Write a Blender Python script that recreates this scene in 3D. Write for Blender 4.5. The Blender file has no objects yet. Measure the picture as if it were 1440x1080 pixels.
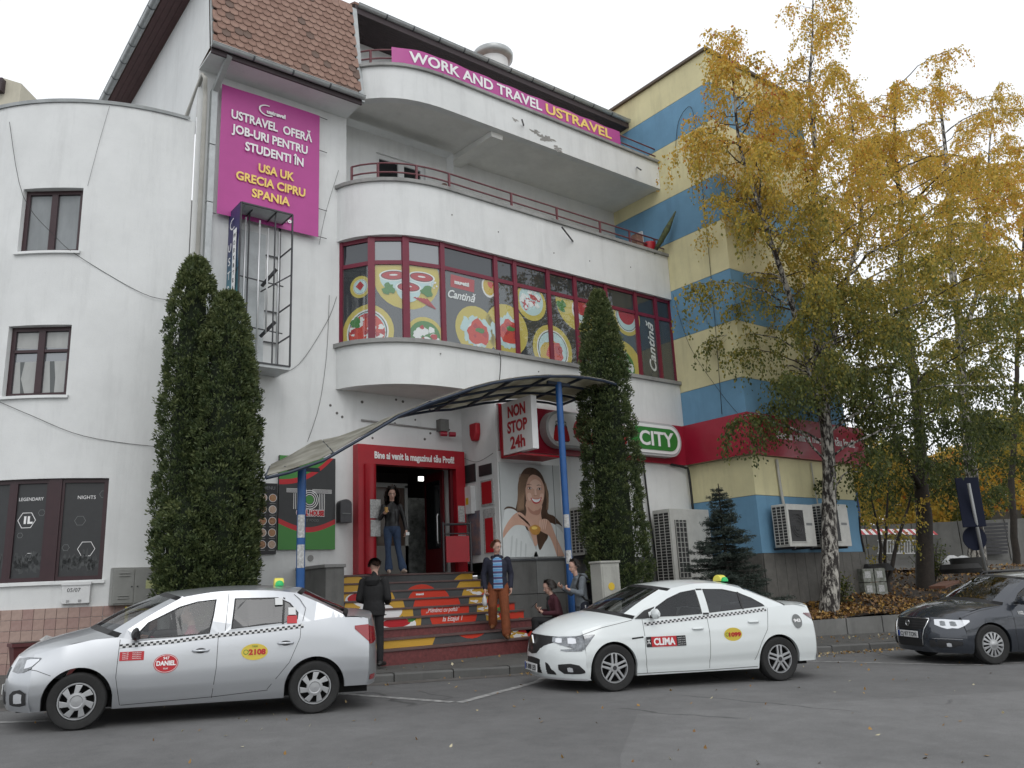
import bpy, bmesh, math, random
import numpy as np
from mathutils import Vector, Matrix
from mathutils.geometry import tessellate_polygon
random.seed(7); rng=np.random.default_rng(11)
R_=math.radians
scn=bpy.context.scene
COL=scn.collection
# ---------------------------------------------------------------- camera
F=1180.; YAW,PIT,ROL=R_(38.557),R_(13.915),R_(-2.65); CAM=Vector((0,0,1.28))
cf=Vector((math.cos(PIT)*math.sin(YAW),math.cos(PIT)*math.cos(YAW),math.sin(PIT)))
cr=Vector((math.cos(YAW),-math.sin(YAW),0)); cu=cr.cross(cf)
cr,cu=cr*math.cos(ROL)+cu*math.sin(ROL), cu*math.cos(ROL)-cr*math.sin(ROL)
cd=bpy.data.cameras.new('camera'); co=bpy.data.objects.new('camera',cd); COL.objects.link(co)
co.matrix_world=Matrix(((cr.x,cu.x,-cf.x,CAM.x),(cr.y,cu.y,-cf.y,CAM.y),(cr.z,cu.z,-cf.z,CAM.z),(0,0,0,1)))
cd.sensor_width=36; cd.sensor_fit='HORIZONTAL'; cd.lens=F/1440*36; cd.clip_start=.1; cd.clip_end=2000
scn.camera=co
# ---------------------------------------------------------------- sky, sun, exposure
w=bpy.data.worlds.new('World'); scn.world=w; w.use_nodes=True
nt=w.node_tree; nt.nodes.clear()
sky=nt.nodes.new('ShaderNodeTexSky'); sky.sky_type='NISHITA'; sky.sun_disc=False
sky.sun_elevation=R_(42); sky.sun_rotation=R_(200); sky.air_density=1; sky.dust_density=3
hs=nt.nodes.new('ShaderNodeHueSaturation'); hs.inputs['Saturation'].default_value=.25
mx=nt.nodes.new('ShaderNodeMix'); mx.data_type='RGBA'; mx.inputs[0].default_value=.8
mx.inputs[7].default_value=(11.2,11.5,11.9,1)      # even cloud cover
bg=nt.nodes.new('ShaderNodeBackground'); bg.inputs[1].default_value=.12
ow=nt.nodes.new('ShaderNodeOutputWorld')
nt.links.new(sky.outputs[0],hs.inputs['Color']); nt.links.new(hs.outputs[0],mx.inputs[6])
nt.links.new(mx.outputs[2],bg.inputs[0]); nt.links.new(bg.outputs[0],ow.inputs[0])
sl=bpy.data.lights.new('sun','SUN'); sl.energy=.55; sl.angle=R_(28); sl.color=(1,.97,.93)
so=bpy.data.objects.new('sun',sl); COL.objects.link(so)
so.rotation_euler=(Vector((-.25,-.75,-1))*-1).to_track_quat('Z','Y').to_euler()
so.rotation_euler=Vector((-.35,-.7,.9)).to_track_quat('Z','Y').to_euler()
scn.view_settings.view_transform='Standard'; scn.view_settings.look='None'
scn.view_settings.exposure=-.08; scn.view_settings.gamma=1; scn.view_settings.use_curve_mapping=False
# ---------------------------------------------------------------- helpers
US=Vector((.9135,-.4067,0)); UN=Vector((.4067,.9135,0))
def gz(x,y):
    s=(x-2.28)*US.x+(y-11.11)*US.y; n=(x-2.28)*UN.x+(y-11.11)*UN.y
    return -.022*s+.03*n
def ky(x): return 12.16-.272*(x-6.78)
def ry(x): return 11.14-.3*(x-17.15)
def bedz(x,y):
    n=max(0,min(60,y-ry(x)))*.957
    return .36+.2*min(n,5)+.03*max(0,n-5)-(.01*(x-30) if x>30 else 0)
def tree_w(o):
    m=Matrix.Identity(4)
    while o: m=(Matrix.Translation(o.location)@o.rotation_euler.to_matrix().to_4x4()@Matrix.Diagonal((*o.scale,1)))@m; o=o.parent
    return m
class MB:
    def __init__(s,M=None): s.v=[];s.f=[];s.mi=[];s.ms=[];s.M=M
    def m(s,mat):
        if mat not in s.ms: s.ms.append(mat)
        return s.ms.index(mat)
    def add(s,pts,faces,mat=None):
        b=len(s.v)
        for p in pts:
            p=Vector(p); s.v.append(s.M@p if s.M else p)
        k=s.m(mat)
        for f in faces: s.f.append([b+i for i in f]); s.mi.append(k)
        return s
    def poly(s,pts,mat=None): return s.add(pts,[list(range(len(pts)))],mat)
    def box(s,a,b,mat=None):
        x0,y0,z0=a;x1,y1,z1=b
        return s.add([(x0,y0,z0),(x1,y0,z0),(x1,y1,z0),(x0,y1,z0),(x0,y0,z1),(x1,y0,z1),(x1,y1,z1),(x0,y1,z1)],
          [(0,3,2,1),(4,5,6,7),(0,1,5,4),(1,2,6,5),(2,3,7,6),(3,0,4,7)],mat)
    def bar(s,p,q,w,h,mat=None,up=(0,0,1)):
        p=Vector(p);q=Vector(q);d=(q-p).normalized();u=Vector(up)
        if abs(d.dot(u))>.95:u=Vector((0,1,0))
        r=d.cross(u).normalized()*w/2;u=r.cross(d).normalized()*h/2
        return s.add([p-r-u,p+r-u,p+r+u,p-r+u,q-r-u,q+r-u,q+r+u,q-r+u],[(0,3,2,1),(4,5,6,7),(0,1,5,4),(1,2,6,5),(2,3,7,6),(3,0,4,7)],mat)
    def tube(s,path,r,mat=None,n=8,cap=True):
        P=[Vector(p) for p in path];rr=r if isinstance(r,(list,tuple)) else [r]*len(P)
        pts=[];pu=None
        for i,p in enumerate(P):
            d=(P[min(i+1,len(P)-1)]-P[max(i-1,0)]).normalized()
            if pu is None: pu=Vector((0,0,1)) if abs(d.z)<.9 else Vector((1,0,0))
            a=d.cross(pu).normalized(); b=a.cross(d); pu=b
            for k in range(n):
                t=2*math.pi*k/n; pts.append(p+(a*math.cos(t)+b*math.sin(t))*rr[i])
        fs=[(i*n+k,i*n+(k+1)%n,(i+1)*n+(k+1)%n,(i+1)*n+k) for i in range(len(P)-1) for k in range(n)]
        if cap: fs+=[tuple(range(n))[::-1],tuple((len(P)-1)*n+k for k in range(n))]
        return s.add(pts,fs,mat)
    def cyl(s,p,q,r,mat=None,n=16,r2=None): return s.tube([p,q],[r,r if r2 is None else r2],mat,n)
    def lathe(s,c,axis,prof,mat=None,n=32):
        c=Vector(c);ax=Vector(axis).normalized();u=Vector((0,0,1)) if abs(ax.z)<.9 else Vector((1,0,0))
        a=ax.cross(u).normalized();b=a.cross(ax);pts=[]
        for (t,r) in prof:
            for k in range(n):
                an=2*math.pi*k/n;pts.append(c+ax*t+(a*math.cos(an)+b*math.sin(an))*r)
        m=len(prof)
        return s.add(pts,[(i*n+k,(i+1)*n+k,(i+1)*n+(k+1)%n,i*n+(k+1)%n) for i in range(m-1) for k in range(n)],mat)
    def prism(s,pts,ext,mat=None,caps=True):
        P=[Vector(p) for p in pts];e=Vector(ext);n=len(P)
        fs=[(i,(i+1)%n,n+(i+1)%n,n+i) for i in range(n)]
        if caps: fs+=[tuple(range(n))[::-1],tuple(range(n,2*n))]
        return s.add(P+[p+e for p in P],fs,mat)
    def grid(s,rows,mat=None,flip=False):
        n=len(rows[0]);pts=[p for r in rows for p in r]
        fs=[(i*n+j,i*n+j+1,(i+1)*n+j+1,(i+1)*n+j) for i in range(len(rows)-1) for j in range(n-1)]
        if flip: fs=[f[::-1] for f in fs]
        return s.add(pts,fs,mat)
    def build(s,name,parent=None,local=False,smooth=False,bevel=0,fixn=False,mat=None):
        me=bpy.data.meshes.new(name); inv=Matrix.Identity(4) if (local or not parent) else tree_w(parent).inverted()
        me.from_pydata([tuple(inv@v) for v in s.v],[],s.f)
        for x in s.ms: me.materials.append(x or mat)
        me.polygons.foreach_set('material_index',s.mi)
        if fixn or bevel:
            bm=bmesh.new();bm.from_mesh(me)
            if fixn: bmesh.ops.remove_doubles(bm,verts=bm.verts,dist=1e-5); bmesh.ops.recalc_face_normals(bm,faces=bm.faces)
            bm.to_mesh(me);bm.free()
        if smooth:
            me.polygons.foreach_set('use_smooth',[True]*len(me.polygons))
            if smooth is not True: me.set_sharp_from_angle(angle=R_(smooth))
        me.update()
        o=bpy.data.objects.new(name,me);COL.objects.link(o);o.parent=parent
        if bevel:
            b=o.modifiers.new('b','BEVEL');b.width=bevel;b.segments=2;b.limit_method='ANGLE';b.angle_limit=R_(40)
        return o
def tag(o,label=None,cat=None,group=None,kind=None):
    if label:o['label']=label
    if cat:o['category']=cat
    if group:o['group']=group
    if kind:o['kind']=kind
    return o
def thing(name,label,cat,loc=(0,0,0),rz=0,group=None,rot=None):
    o=bpy.data.objects.new(name,None);COL.objects.link(o);o.location=loc;o.rotation_euler=rot or (0,0,rz);o.empty_display_size=.2
    return tag(o,label,cat,group)
def inst(src,name,parent,loc,rot=(0,0,0),mesh=None,scale=None):
    o=bpy.data.objects.new(name,mesh or src.data);COL.objects.link(o);o.parent=parent;o.location=loc;o.rotation_euler=rot
    if scale:o.scale=scale
    return o
def FR(o,r,u):
    r=Vector(r).normalized();u=Vector(u).normalized();n=r.cross(u);o=Vector(o)
    return Matrix(((r.x,u.x,n.x,o.x),(r.y,u.y,n.y,o.y),(r.z,u.z,n.z,o.z),(0,0,0,1)))
_tc={}
def text(s,size,M,mat,parent,name='lettering',align='CENTER',bold=0,sx=1,shear=0,space=1,local=False,th=.002,width=None):
    c=bpy.data.curves.new('t','FONT');c.body=s;c.size=size;c.align_x=align;c.offset=bold;c.extrude=th;c.shear=shear;c.space_character=space;c.resolution_u=3
    t=bpy.data.objects.new('t',c);COL.objects.link(t);dg=bpy.context.evaluated_depsgraph_get();me=bpy.data.meshes.new_from_object(t.evaluated_get(dg))
    bpy.data.objects.remove(t);bpy.data.curves.remove(c)
    if width:
        xs=[v.co.x for v in me.vertices]; sx=width/(max(xs)-min(xs))
    me.transform(Matrix.Diagonal((sx,1,1,1)));
    me.transform((Matrix.Identity(4) if (local or not parent) else tree_w(parent).inverted())@M)
    me.materials.clear();me.materials.append(mat)
    o=bpy.data.objects.new(name,me);COL.objects.link(o);o.parent=parent;return o
# clipping of flat print against rectangles
def clip(poly,u0,u1,v0,v1):
    def cl(P,f,it):
        out=[]
        for i in range(len(P)):
            a,b=P[i-1],P[i];fa,fb=f(a),f(b)
            if (fa>=0)!=(fb>=0): t=fa/(fa-fb);out.append((a[0]+(b[0]-a[0])*t,a[1]+(b[1]-a[1])*t))
            if fb>=0: out.append(b)
        return out
    for f in (lambda p:p[0]-u0,lambda p:u1-p[0],lambda p:p[1]-v0,lambda p:v1-p[1]):
        if len(poly)<3:return []
        poly=cl(poly,f,0)
    return poly if len(poly)>2 else []
def disc(u,v,r,ry_=None,n=28,a0=0,a1=2*math.pi):
    ry_=ry_ or r
    return [(u+r*math.cos(a0+(a1-a0)*i/n),v+ry_*math.sin(a0+(a1-a0)*i/n)) for i in range(n)]
def blob(u,v,r,rnd,n=18,j=.25,ry_=None):
    ry_=ry_ or r;ph=[rnd.uniform(0,6.28) for _ in range(3)]
    out=[]
    for i in range(n):
        a=2*math.pi*i/n;k=1+j*(math.sin(3*a+ph[0])*.5+math.sin(5*a+ph[1])*.4+math.sin(8*a+ph[2])*.3)
        out.append((u+r*k*math.cos(a),v+ry_*k*math.sin(a)))
    return out
def ring(u,v,r,w,n=28):
    o=disc(u,v,r,n=n);i=disc(u,v,r-w,n=n)
    return [[o[k],o[(k+1)%n],i[(k+1)%n],i[k]] for k in range(n)]
def art(mb,polys,fn,rect=None):
    for L,mat,P in polys:
        if rect: P=clip(P,*rect)
        if len(P)>2: mb.poly([fn(u,v,.0012+L*.0012) for u,v in P],mat)
# ---------------------------------------------------------------- materials
def mat(name,c,rough=.6,metal=0,var=0,vs=3,bump=0,bs=40,spec=None,c2=None,coat=0,vz=1,emit=0,det=6,coord='Object'):
    m=bpy.data.materials.new(name);m.use_nodes=True;n=m.node_tree.nodes;l=m.node_tree.links;b=n['Principled BSDF']
    b.inputs['Base Color'].default_value=(*c,1);b.inputs['Roughness'].default_value=rough;b.inputs['Metallic'].default_value=metal
    if spec is not None:b.inputs['Specular IOR Level'].default_value=spec
    if coat:b.inputs['Coat Weight'].default_value=coat;b.inputs['Coat Roughness'].default_value=.04
    if emit:b.inputs['Emission Color'].default_value=(*c,1);b.inputs['Emission Strength'].default_value=emit
    if var or bump or c2:
        tc=n.new('ShaderNodeTexCoord');mp=n.new('ShaderNodeMapping');mp.inputs['Scale'].default_value=(1,1,vz);l.new(tc.outputs[coord],mp.inputs[0])
    if var or c2:
        t=n.new('ShaderNodeTexNoise');t.inputs['Scale'].default_value=vs;t.inputs['Detail'].default_value=det;t.inputs['Roughness'].default_value=.65;l.new(mp.outputs[0],t.inputs[0])
        r=n.new('ShaderNodeValToRGB');r.color_ramp.elements[0].position=.3;r.color_ramp.elements[1].position=.7
        lo=c2 or tuple(x*(1-var) for x in c);hi=c if c2 else tuple(min(1,x*(1+var*.5)) for x in c)
        r.color_ramp.elements[0].color=(*lo,1);r.color_ramp.elements[1].color=(*hi,1);l.new(t.outputs['Fac'],r.inputs[0]);l.new(r.outputs[0],b.inputs['Base Color'])
    if bump:
        t2=n.new('ShaderNodeTexNoise');t2.inputs['Scale'].default_value=bs;t2.inputs['Detail'].default_value=4;l.new(tc.outputs[coord],t2.inputs[0])
        bp=n.new('ShaderNodeBump');bp.inputs['Strength'].default_value=bump;bp.inputs['Distance'].default_value=.01;l.new(t2.outputs['Fac'],bp.inputs['Height']);l.new(bp.outputs[0],b.inputs['Normal'])
    return m
def plaster(name,c,dirt=.12,streak=.1,rough=.85):
    m=mat(name,c,rough,bump=.25,bs=60,var=0);n=m.node_tree.nodes;l=m.node_tree.links;b=n['Principled BSDF'];tc=[x for x in n if x.type=='TEX_COORD'][0]
    def noise(sc,vec,d=5):
        mp=n.new('ShaderNodeMapping');mp.inputs['Scale'].default_value=vec;l.new(tc.outputs['Object'],mp.inputs[0])
        t=n.new('ShaderNodeTexNoise');t.inputs['Scale'].default_value=sc;t.inputs['Detail'].default_value=d;t.inputs['Roughness'].default_value=.7;l.new(mp.outputs[0],t.inputs[0]);return t.outputs['Fac']
    def rng_(x,a,b_,o0,o1):
        r=n.new('ShaderNodeMapRange');r.inputs[1].default_value=a;r.inputs[2].default_value=b_;r.inputs[3].default_value=o0;r.inputs[4].default_value=o1;l.new(x,r.inputs[0]);return r.outputs[0]
    a=rng_(noise(.9,(1,1,1)),.35,.7,1-dirt,1.0);s=rng_(noise(3,(1,1,.12)),.5,.75,1.0,1-streak);f=rng_(noise(25,(1,1,1),3),.62,.75,1.0,1-streak*.6)
    def mul(x,y):
        k=n.new('ShaderNodeMath');k.operation='MULTIPLY';l.new(x,k.inputs[0]);l.new(y,k.inputs[1]);return k.outputs[0]
    v=mul(mul(a,s),f);mm=n.new('ShaderNodeMix');mm.data_type='RGBA';mm.blend_type='MULTIPLY';mm.inputs[0].default_value=1;mm.inputs[6].default_value=(*c,1)
    l.new(v,mm.inputs[7]);l.new(mm.outputs[2],b.inputs['Base Color']);return m
def glass(name,tint=(.02,.025,.03),trans=.0,fres=1.6,rough=.02):
    m=bpy.data.materials.new(name);m.use_nodes=True;n=m.node_tree.nodes;l=m.node_tree.links;n.clear()
    o=n.new('ShaderNodeOutputMaterial');fr=n.new('ShaderNodeMapRange');lw=n.new('ShaderNodeLayerWeight');lw.inputs[0].default_value=.5;pw=n.new('ShaderNodeMath');pw.operation='POWER';pw.inputs[1].default_value=4;l.new(lw.outputs['Facing'],pw.inputs[0]);l.new(pw.outputs[0],fr.inputs[0]);fr.inputs[3].default_value=((fres-1)/(fres+1))**2*1.15;fr.inputs[4].default_value=1
    g=n.new('ShaderNodeBsdfGlossy');g.inputs['Roughness'].default_value=rough;g.inputs[0].default_value=(.95,.97,1,1)
    d=n.new('ShaderNodeBsdfDiffuse');d.inputs[0].default_value=(*tint,1)
    base=d.outputs[0]
    if trans:
        t=n.new('ShaderNodeBsdfTransparent');t.inputs[0].default_value=(trans,trans*1.03,trans*1.02,1);x=n.new('ShaderNodeMixShader');x.inputs[0].default_value=.9;l.new(d.outputs[0],x.inputs[1]);l.new(t.outputs[0],x.inputs[2]);base=x.outputs[0]
    x=n.new('ShaderNodeMixShader');l.new(fr.outputs[0],x.inputs[0]);l.new(base,x.inputs[1]);l.new(g.outputs[0],x.inputs[2]);l.new(x.outputs[0],o.inputs[0]);return m
WHITE=plaster('white_plaster',(.74,.755,.75),.1,.12)
SOFF=plaster('soffit_plaster',(.78,.78,.75),.15,.08)
GREYW=plaster('grey_cap_plaster',(.36,.36,.35),.35,.3)
YEL=plaster('yellow_paint',(.72,.665,.40),.14,.16); BLU=plaster('blue_paint',(.16,.33,.49),.16,.14)
RED=mat('red_fascia',(.34,.012,.035),.35,var=.12,vs=2,coat=.15)
REDP=mat('portal_red',(.36,.006,.016),.42,var=.1,vs=4)
BURG=mat('burgundy_frame',(.17,.012,.035),.4,var=.12,vs=6)
WINE=mat('wine_brown_frame',(.035,.012,.016),.4,var=.15,vs=8)
SOFR=mat('brown_red_soffit_boards',(.10,.045,.045),.6,var=.25,vs=6); DRKS=mat('dark_soffit_boards',(.045,.030,.034),.6,var=.25,vs=6)
ZINC=mat('zinc_sheet',(.42,.44,.44),.38,.5,var=.18,vs=5); DZ=mat('dark_zinc',(.11,.12,.13),.45,.4,var=.2,vs=5)
PIPE=mat('grey_pipe',(.45,.44,.40),.5,var=.15,vs=4)
MAG=mat('magenta_vinyl',(.44,.055,.27),.4,var=.06,vs=3); WT=mat('white_print',(.82,.82,.82),.5); YT=mat('yellow_print',(.86,.62,.16),.5)
BLK=mat('black_print',(.012,.012,.014),.5); DGR=mat('dark_grey_print',(.03,.032,.034),.45,var=.15,vs=8); GRN=mat('green_print',(.05,.22,.04),.45)
RDP=mat('red_print',(.46,.012,.02),.45); ORN=mat('orange_red_print',(.62,.045,.02),.5); YPL=mat('mustard_print',(.62,.42,.03),.5); CYN=mat('pale_cyan_print',(.55,.72,.74),.5)
SKIN=mat('skin',(.50,.29,.21),.5,var=.08,vs=20); HAIRB=mat('brown_hair',(.06,.032,.02),.5,var=.3,vs=30,vz=.2)
STEEL=mat('dark_steel',(.07,.07,.075),.45,.6,var=.2,vs=10); LST=mat('light_steel',(.62,.63,.64),.35,.4)
BLUP=mat('blue_post_paint',(.012,.085,.27),.4,var=.15,vs=6)
GRAN=plaster('grey_granite',(.15,.15,.145),.35,.3,.7); GRAN2=plaster('light_granite',(.21,.215,.21),.3,.25,.7)
CONC=plaster('grey_concrete',(.22,.22,.21),.35,.3)
GL=glass('window_glass',(.10,.11,.115),0,2.4); GLD=glass('dark_window_glass',(.012,.014,.016),0,1.5); GLT=glass('clear_glass',(.02,.02,.02),.75,1.5)
def asphalt(name,c,scale=1):
    m=mat(name,c,.88,bump=.5,bs=220);n=m.node_tree.nodes;l=m.node_tree.links;b=n['Principled BSDF'];tc=[x for x in n if x.type=='TEX_COORD'][0]
    def nz(s,d=6,r=.7):
        t=n.new('ShaderNodeTexNoise');t.inputs['Scale'].default_value=s;t.inputs['Detail'].default_value=d;t.inputs['Roughness'].default_value=r;l.new(tc.outputs['Object'],t.inputs[0]);return t.outputs['Fac']
    def mr(x,a,b_,o0,o1):
        r=n.new('ShaderNodeMapRange');r.inputs[1].default_value=a;r.inputs[2].default_value=b_;r.inputs[3].default_value=o0;r.inputs[4].default_value=o1;l.new(x,r.inputs[0]);return r.outputs[0]
    def mul(x,y):
        k=n.new('ShaderNodeMath');k.operation='MULTIPLY';l.new(x,k.inputs[0]);l.new(y,k.inputs[1]);return k.outputs[0]
    big=mr(nz(.35),.3,.7,.78,1.15);mid=mr(nz(3.5),.3,.7,.86,1.1);fine=mr(nz(160,2),.3,.7,.62,1.35)
    vo=n.new('ShaderNodeTexVoronoi');vo.feature='DISTANCE_TO_EDGE';vo.inputs['Scale'].default_value=.42
    wob=n.new('ShaderNodeMix');wob.data_type='VECTOR';wob.inputs[0].default_value=.25;t=n.new('ShaderNodeTexNoise');t.inputs['Scale'].default_value=1.3;t.inputs['Detail'].default_value=5;l.new(tc.outputs['Object'],t.inputs[0])
    l.new(tc.outputs['Object'],wob.inputs[4]);l.new(t.outputs['Color'],wob.inputs[5]);l.new(wob.outputs[1],vo.inputs[0])
    cr_=mr(vo.outputs[0],.002,.009,.55,1.0)
    vis=mr(nz(.22,2),.56,.62,1.0,0.0);k=n.new('ShaderNodeMath');k.operation='MAXIMUM';l.new(cr_,k.inputs[0]);l.new(vis,k.inputs[1])
    v=mul(mul(big,mid),mul(fine,k.outputs[0]));mm=n.new('ShaderNodeMix');mm.data_type='RGBA';mm.blend_type='MULTIPLY';mm.inputs[0].default_value=1;mm.inputs[6].default_value=(*c,1)
    l.new(v,mm.inputs[7]);l.new(mm.outputs[2],b.inputs['Base Color']);return m
ASP=asphalt('road_asphalt',(.142,.142,.142)); ASP2=asphalt('pavement_asphalt',(.10,.098,.092)); KERB=plaster('kerb_concrete',(.14,.14,.135),.3,.3)
SOIL=mat('soil',(.05,.035,.025),.95,c2=(.025,.02,.015),vs=6,bump=.8,bs=30)
# ---------------------------------------------------------------- ground, road, kerb, pavement
mb=MB()
def gp(x,y,h=0): return (x,y,gz(x,y)+h)
mb.poly([gp(-80,-80),gp(140,-80),gp(140,90),gp(-80,90)],ASP); tag(mb.build('road'),kind='structure')
ASP3=asphalt('patched_asphalt',(.165,.165,.165));mb=MB();mb.grid([[(*p,gz(*p)+.003) for p in r] for r in (((7.55,7.4),(5.75,5.9),(4.2,4.3),(2.2,2.0)),((30,-2.6),(22,-6),(16,-10),(10,-14)))],ASP3);tag(mb.build('road_patch'),kind='structure')
mb=MB();xs=[-14+2*i for i in range(48)]
rows=[[gp(x,ky(x)+.14,.13) for x in xs],[gp(x,ky(x)+2.0,.16) for x in xs],[gp(x,max(26 if x<13.2 else ry(x)+.1,ky(x)+2.2),.2) for x in xs]]
mb.grid(rows,ASP2); mb.grid([[gp(x,ky(x)-.30,.004) for x in xs],[gp(x,ky(x)-.004,.006) for x in xs]],mat('gutter_dirt',(.07,.062,.055),.95,c2=(.13,.125,.12),vs=5,det=9));tag(mb.build('pavement'),kind='structure')
kb=tag(bpy.data.objects.new('kerb',None),kind='structure');COL.objects.link(kb)
kd=Vector((1,-.272,0)).normalized();L=.98;x=-10.;k0=None;rnd=random.Random(3);i=0
while x<44:
    if k0 is None:
        m_=MB();m_.add([(0,0,-.2),(L-.018,0,-.2),(L-.018,.14,-.2),(0,.14,-.2),(0,.02,.13),(L-.018,.02,.13),(L-.018,.14,.135),(0,.14,.135),(0,0,.105),(L-.018,0,.105)],
            [(0,1,9,8),(8,9,5,4),(4,5,6,7),(0,8,4,7,3),(1,2,6,5,9),(2,3,7,6)],KERB);k0=m_.build('kerb_stone',kb);o=k0
    else: o=inst(k0,'kerb_stone',kb,(0,0,0))
    o.location=(x,ky(x),gz(x,ky(x))+rnd.uniform(-.006,.006));o.rotation_euler=(0,R_(1.6)+rnd.uniform(-.004,.004),math.atan2(kd.y,kd.x)+rnd.uniform(-.006,.006));x+=kd.x*L
# garden bed, retaining kerb, terrain behind
mb=MB();xs=np.linspace(13.0,75,63);rows=[]
for f in np.linspace(0,1,22):
    rows.append([(x,ry(x)+.13+(60-.0*x)*f**1.6,bedz(x,ry(x)+.13+60*f**1.6)+.03*math.sin(x*3.1+f*40)+.02*math.sin(x*7+f*90)) for x in xs])
mb.grid(rows,SOIL);tag(mb.build('planting_bed',smooth=True),kind='structure')
rt=thing('retaining_kerb','low dark concrete edging holding the leafy bed beside the pavement','retaining wall',(15,ry(15),0))
x=13.0
while x<40:
    a=Vector((x,ry(x),0));b=Vector((x+.97,ry(x+.97),0));z0=gz(*a.xy)+.1
    MB().prism([(a.x,a.y,z0-.3),(b.x,b.y,z0-.3),(b.x,b.y,.37),(a.x,a.y,.37)],(.04,.14,0),CONC).build('edging_block',rt,fixn=True);x+=1.0
# painted parking lines
LN=mat('worn_white_line_paint',(.42,.42,.41),.8,c2=(.12,.12,.12),vs=9,det=10)
def line(name,pts,wd,label,group=None):
    mb=MB()
    for (a,b) in zip(pts[:-1],pts[1:]):
        a=Vector((*a,0));b=Vector((*b,0));d=(b-a).normalized();r=Vector((-d.y,d.x,0))*wd/2
        n=max(2,int((b-a).length/.4));rows=[[],[]]
        for i in range(n+1):
            p=a.lerp(b,i/n);
            for q,s in ((0,-1),(1,1)): c=p+r*s;rows[q].append((c.x,c.y,gz(c.x,c.y)+.005))
        mb.grid(rows,LN,flip=False)
    return tag(mb.build(name),label,'road marking',group)
line('parking_line',[(3.2,13.0),(5.8,11.48),(6.5,9.72)],.13,'worn white parking line bending between the silver and the white taxi')
line('parking_line',[(6.55,9.62),(8.6,10.5),(9.6,11.3)],.12,'short white line running in under the front bumper of the white taxi')
line('parking_line',[(11.9,10.2),(13.84,9.22),(15.07,6.95),(16.4,6.4)],.1,'thin white parking line between the white taxi and the dark car')
line('parking_line',[(1.1,12.6),(2.2,11.9),(2.35,11.6)],.12,'white line piece under the front bumper of the silver taxi')
# ================================================================ main white building
CV=[(7.72,15.6),(7.80,15.38),(7.95,15.12),(8.13,14.92),(8.35,14.73),(8.6,14.57),(8.85,14.46),(9.12,14.38),(9.4,14.33),(9.7,14.305),(10,14.3),(17.13,14.3)]
def cvp(u,off=0):
    for a,b in zip(CV[:-1],CV[1:]):
        L=math.hypot(b[0]-a[0],b[1]-a[1])
        if u<=L or b is CV[-1]:
            t=u/L;d=((b[0]-a[0])/L,(b[1]-a[1])/L);return (a[0]+d[0]*u+d[1]*off,a[1]+d[1]*u-d[0]*off)
        u-=L
def band(name,par,z0,z1,m,off=0,th=.2,soff=None,u0=0,pts=None):
    P=pts or CV;out=[];inn=[]
    for i,p in enumerate(P):
        a=P[max(i-1,0)];b=P[min(i+1,len(P)-1)];d=Vector((b[0]-a[0],b[1]-a[1])).normalized();n=Vector((d.y,-d.x))
        if i==len(P)-1:n=Vector((0,-1))
        if i==0:n=Vector((-1,0)) if not pts else n
        out.append((p[0]+n.x*off,p[1]+n.y*off));inn.append((p[0]-n.x*(th-off),p[1]-n.y*(th-off)))
    mb=MB();mb.grid([[(x,y,z0) for x,y in inn],[(x,y,z0) for x,y in out],[(x,y,z1) for x,y in out],[(x,y,z1) for x,y in inn],[(x,y,z0) for x,y in inn]],m)
    return mb.build(name,par,smooth=30)
B=thing('white_building','white plastered corner building with curved balconies above the striped staircase and supermarket entrance','building',(10,15.6,0))
mb=MB()
def wallY(mb,y,x0,x1,z0,z1,holes,m,t=.3):
    xs=sorted({x0,x1,*[h[0] for h in holes],*[h[1] for h in holes]});zs=sorted({z0,z1,*[h[2] for h in holes],*[h[3] for h in holes]})
    for a,b in zip(xs[:-1],xs[1:]):
        for c,d in zip(zs[:-1],zs[1:]):
            if any(h[0]<=a and b<=h[1] and h[2]<=c and d<=h[3] for h in holes): continue
            mb.poly([(a,y,c),(b,y,c),(b,y,d),(a,y,d)],m)
    for h in holes:
        a,b,c,d=h;mb.add([(a,y,c),(b,y,c),(b,y,d),(a,y,d),(a,y+t,c),(b,y+t,c),(b,y+t,d),(a,y+t,d)],[(0,1,5,4),(1,2,6,5),(2,3,7,6),(3,0,4,7)],m)
wallY(mb,15.6,4.62,10.89,-.5,12.0,[(8.5,10.55,1.75,4.12),(7.92,10.89,5.75,8.8),(7.95,10.89,10.0,12.0)],WHITE)
wallY(mb,14.3,10.89,17.13,1.93,5.55,[],WHITE)
mb.add([(10.89,14.3,1.93),(10.89,15.6,1.93),(10.89,15.6,5.6),(10.89,14.3,5.6)],[(3,2,1,0)],WHITE)
mb.build('wall',B)
# side gable wall (faces left)
mb=MB();mb.add([(4.62,15.62,10.5),(4.62,26,10.5),(4.62,26,14.2),(4.62,15.3,14.2),(4.62,14.98,12.1),(4.62,15.6,12.0)],[(0,1,2,3,4,5)],WHITE)
mb.add([(4.62,26,-1),(17,26,-1),(17,26,14.2),(4.62,26,14.2)],[(3,2,1,0)],WHITE);mb.build('gable_wall',B)
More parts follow.
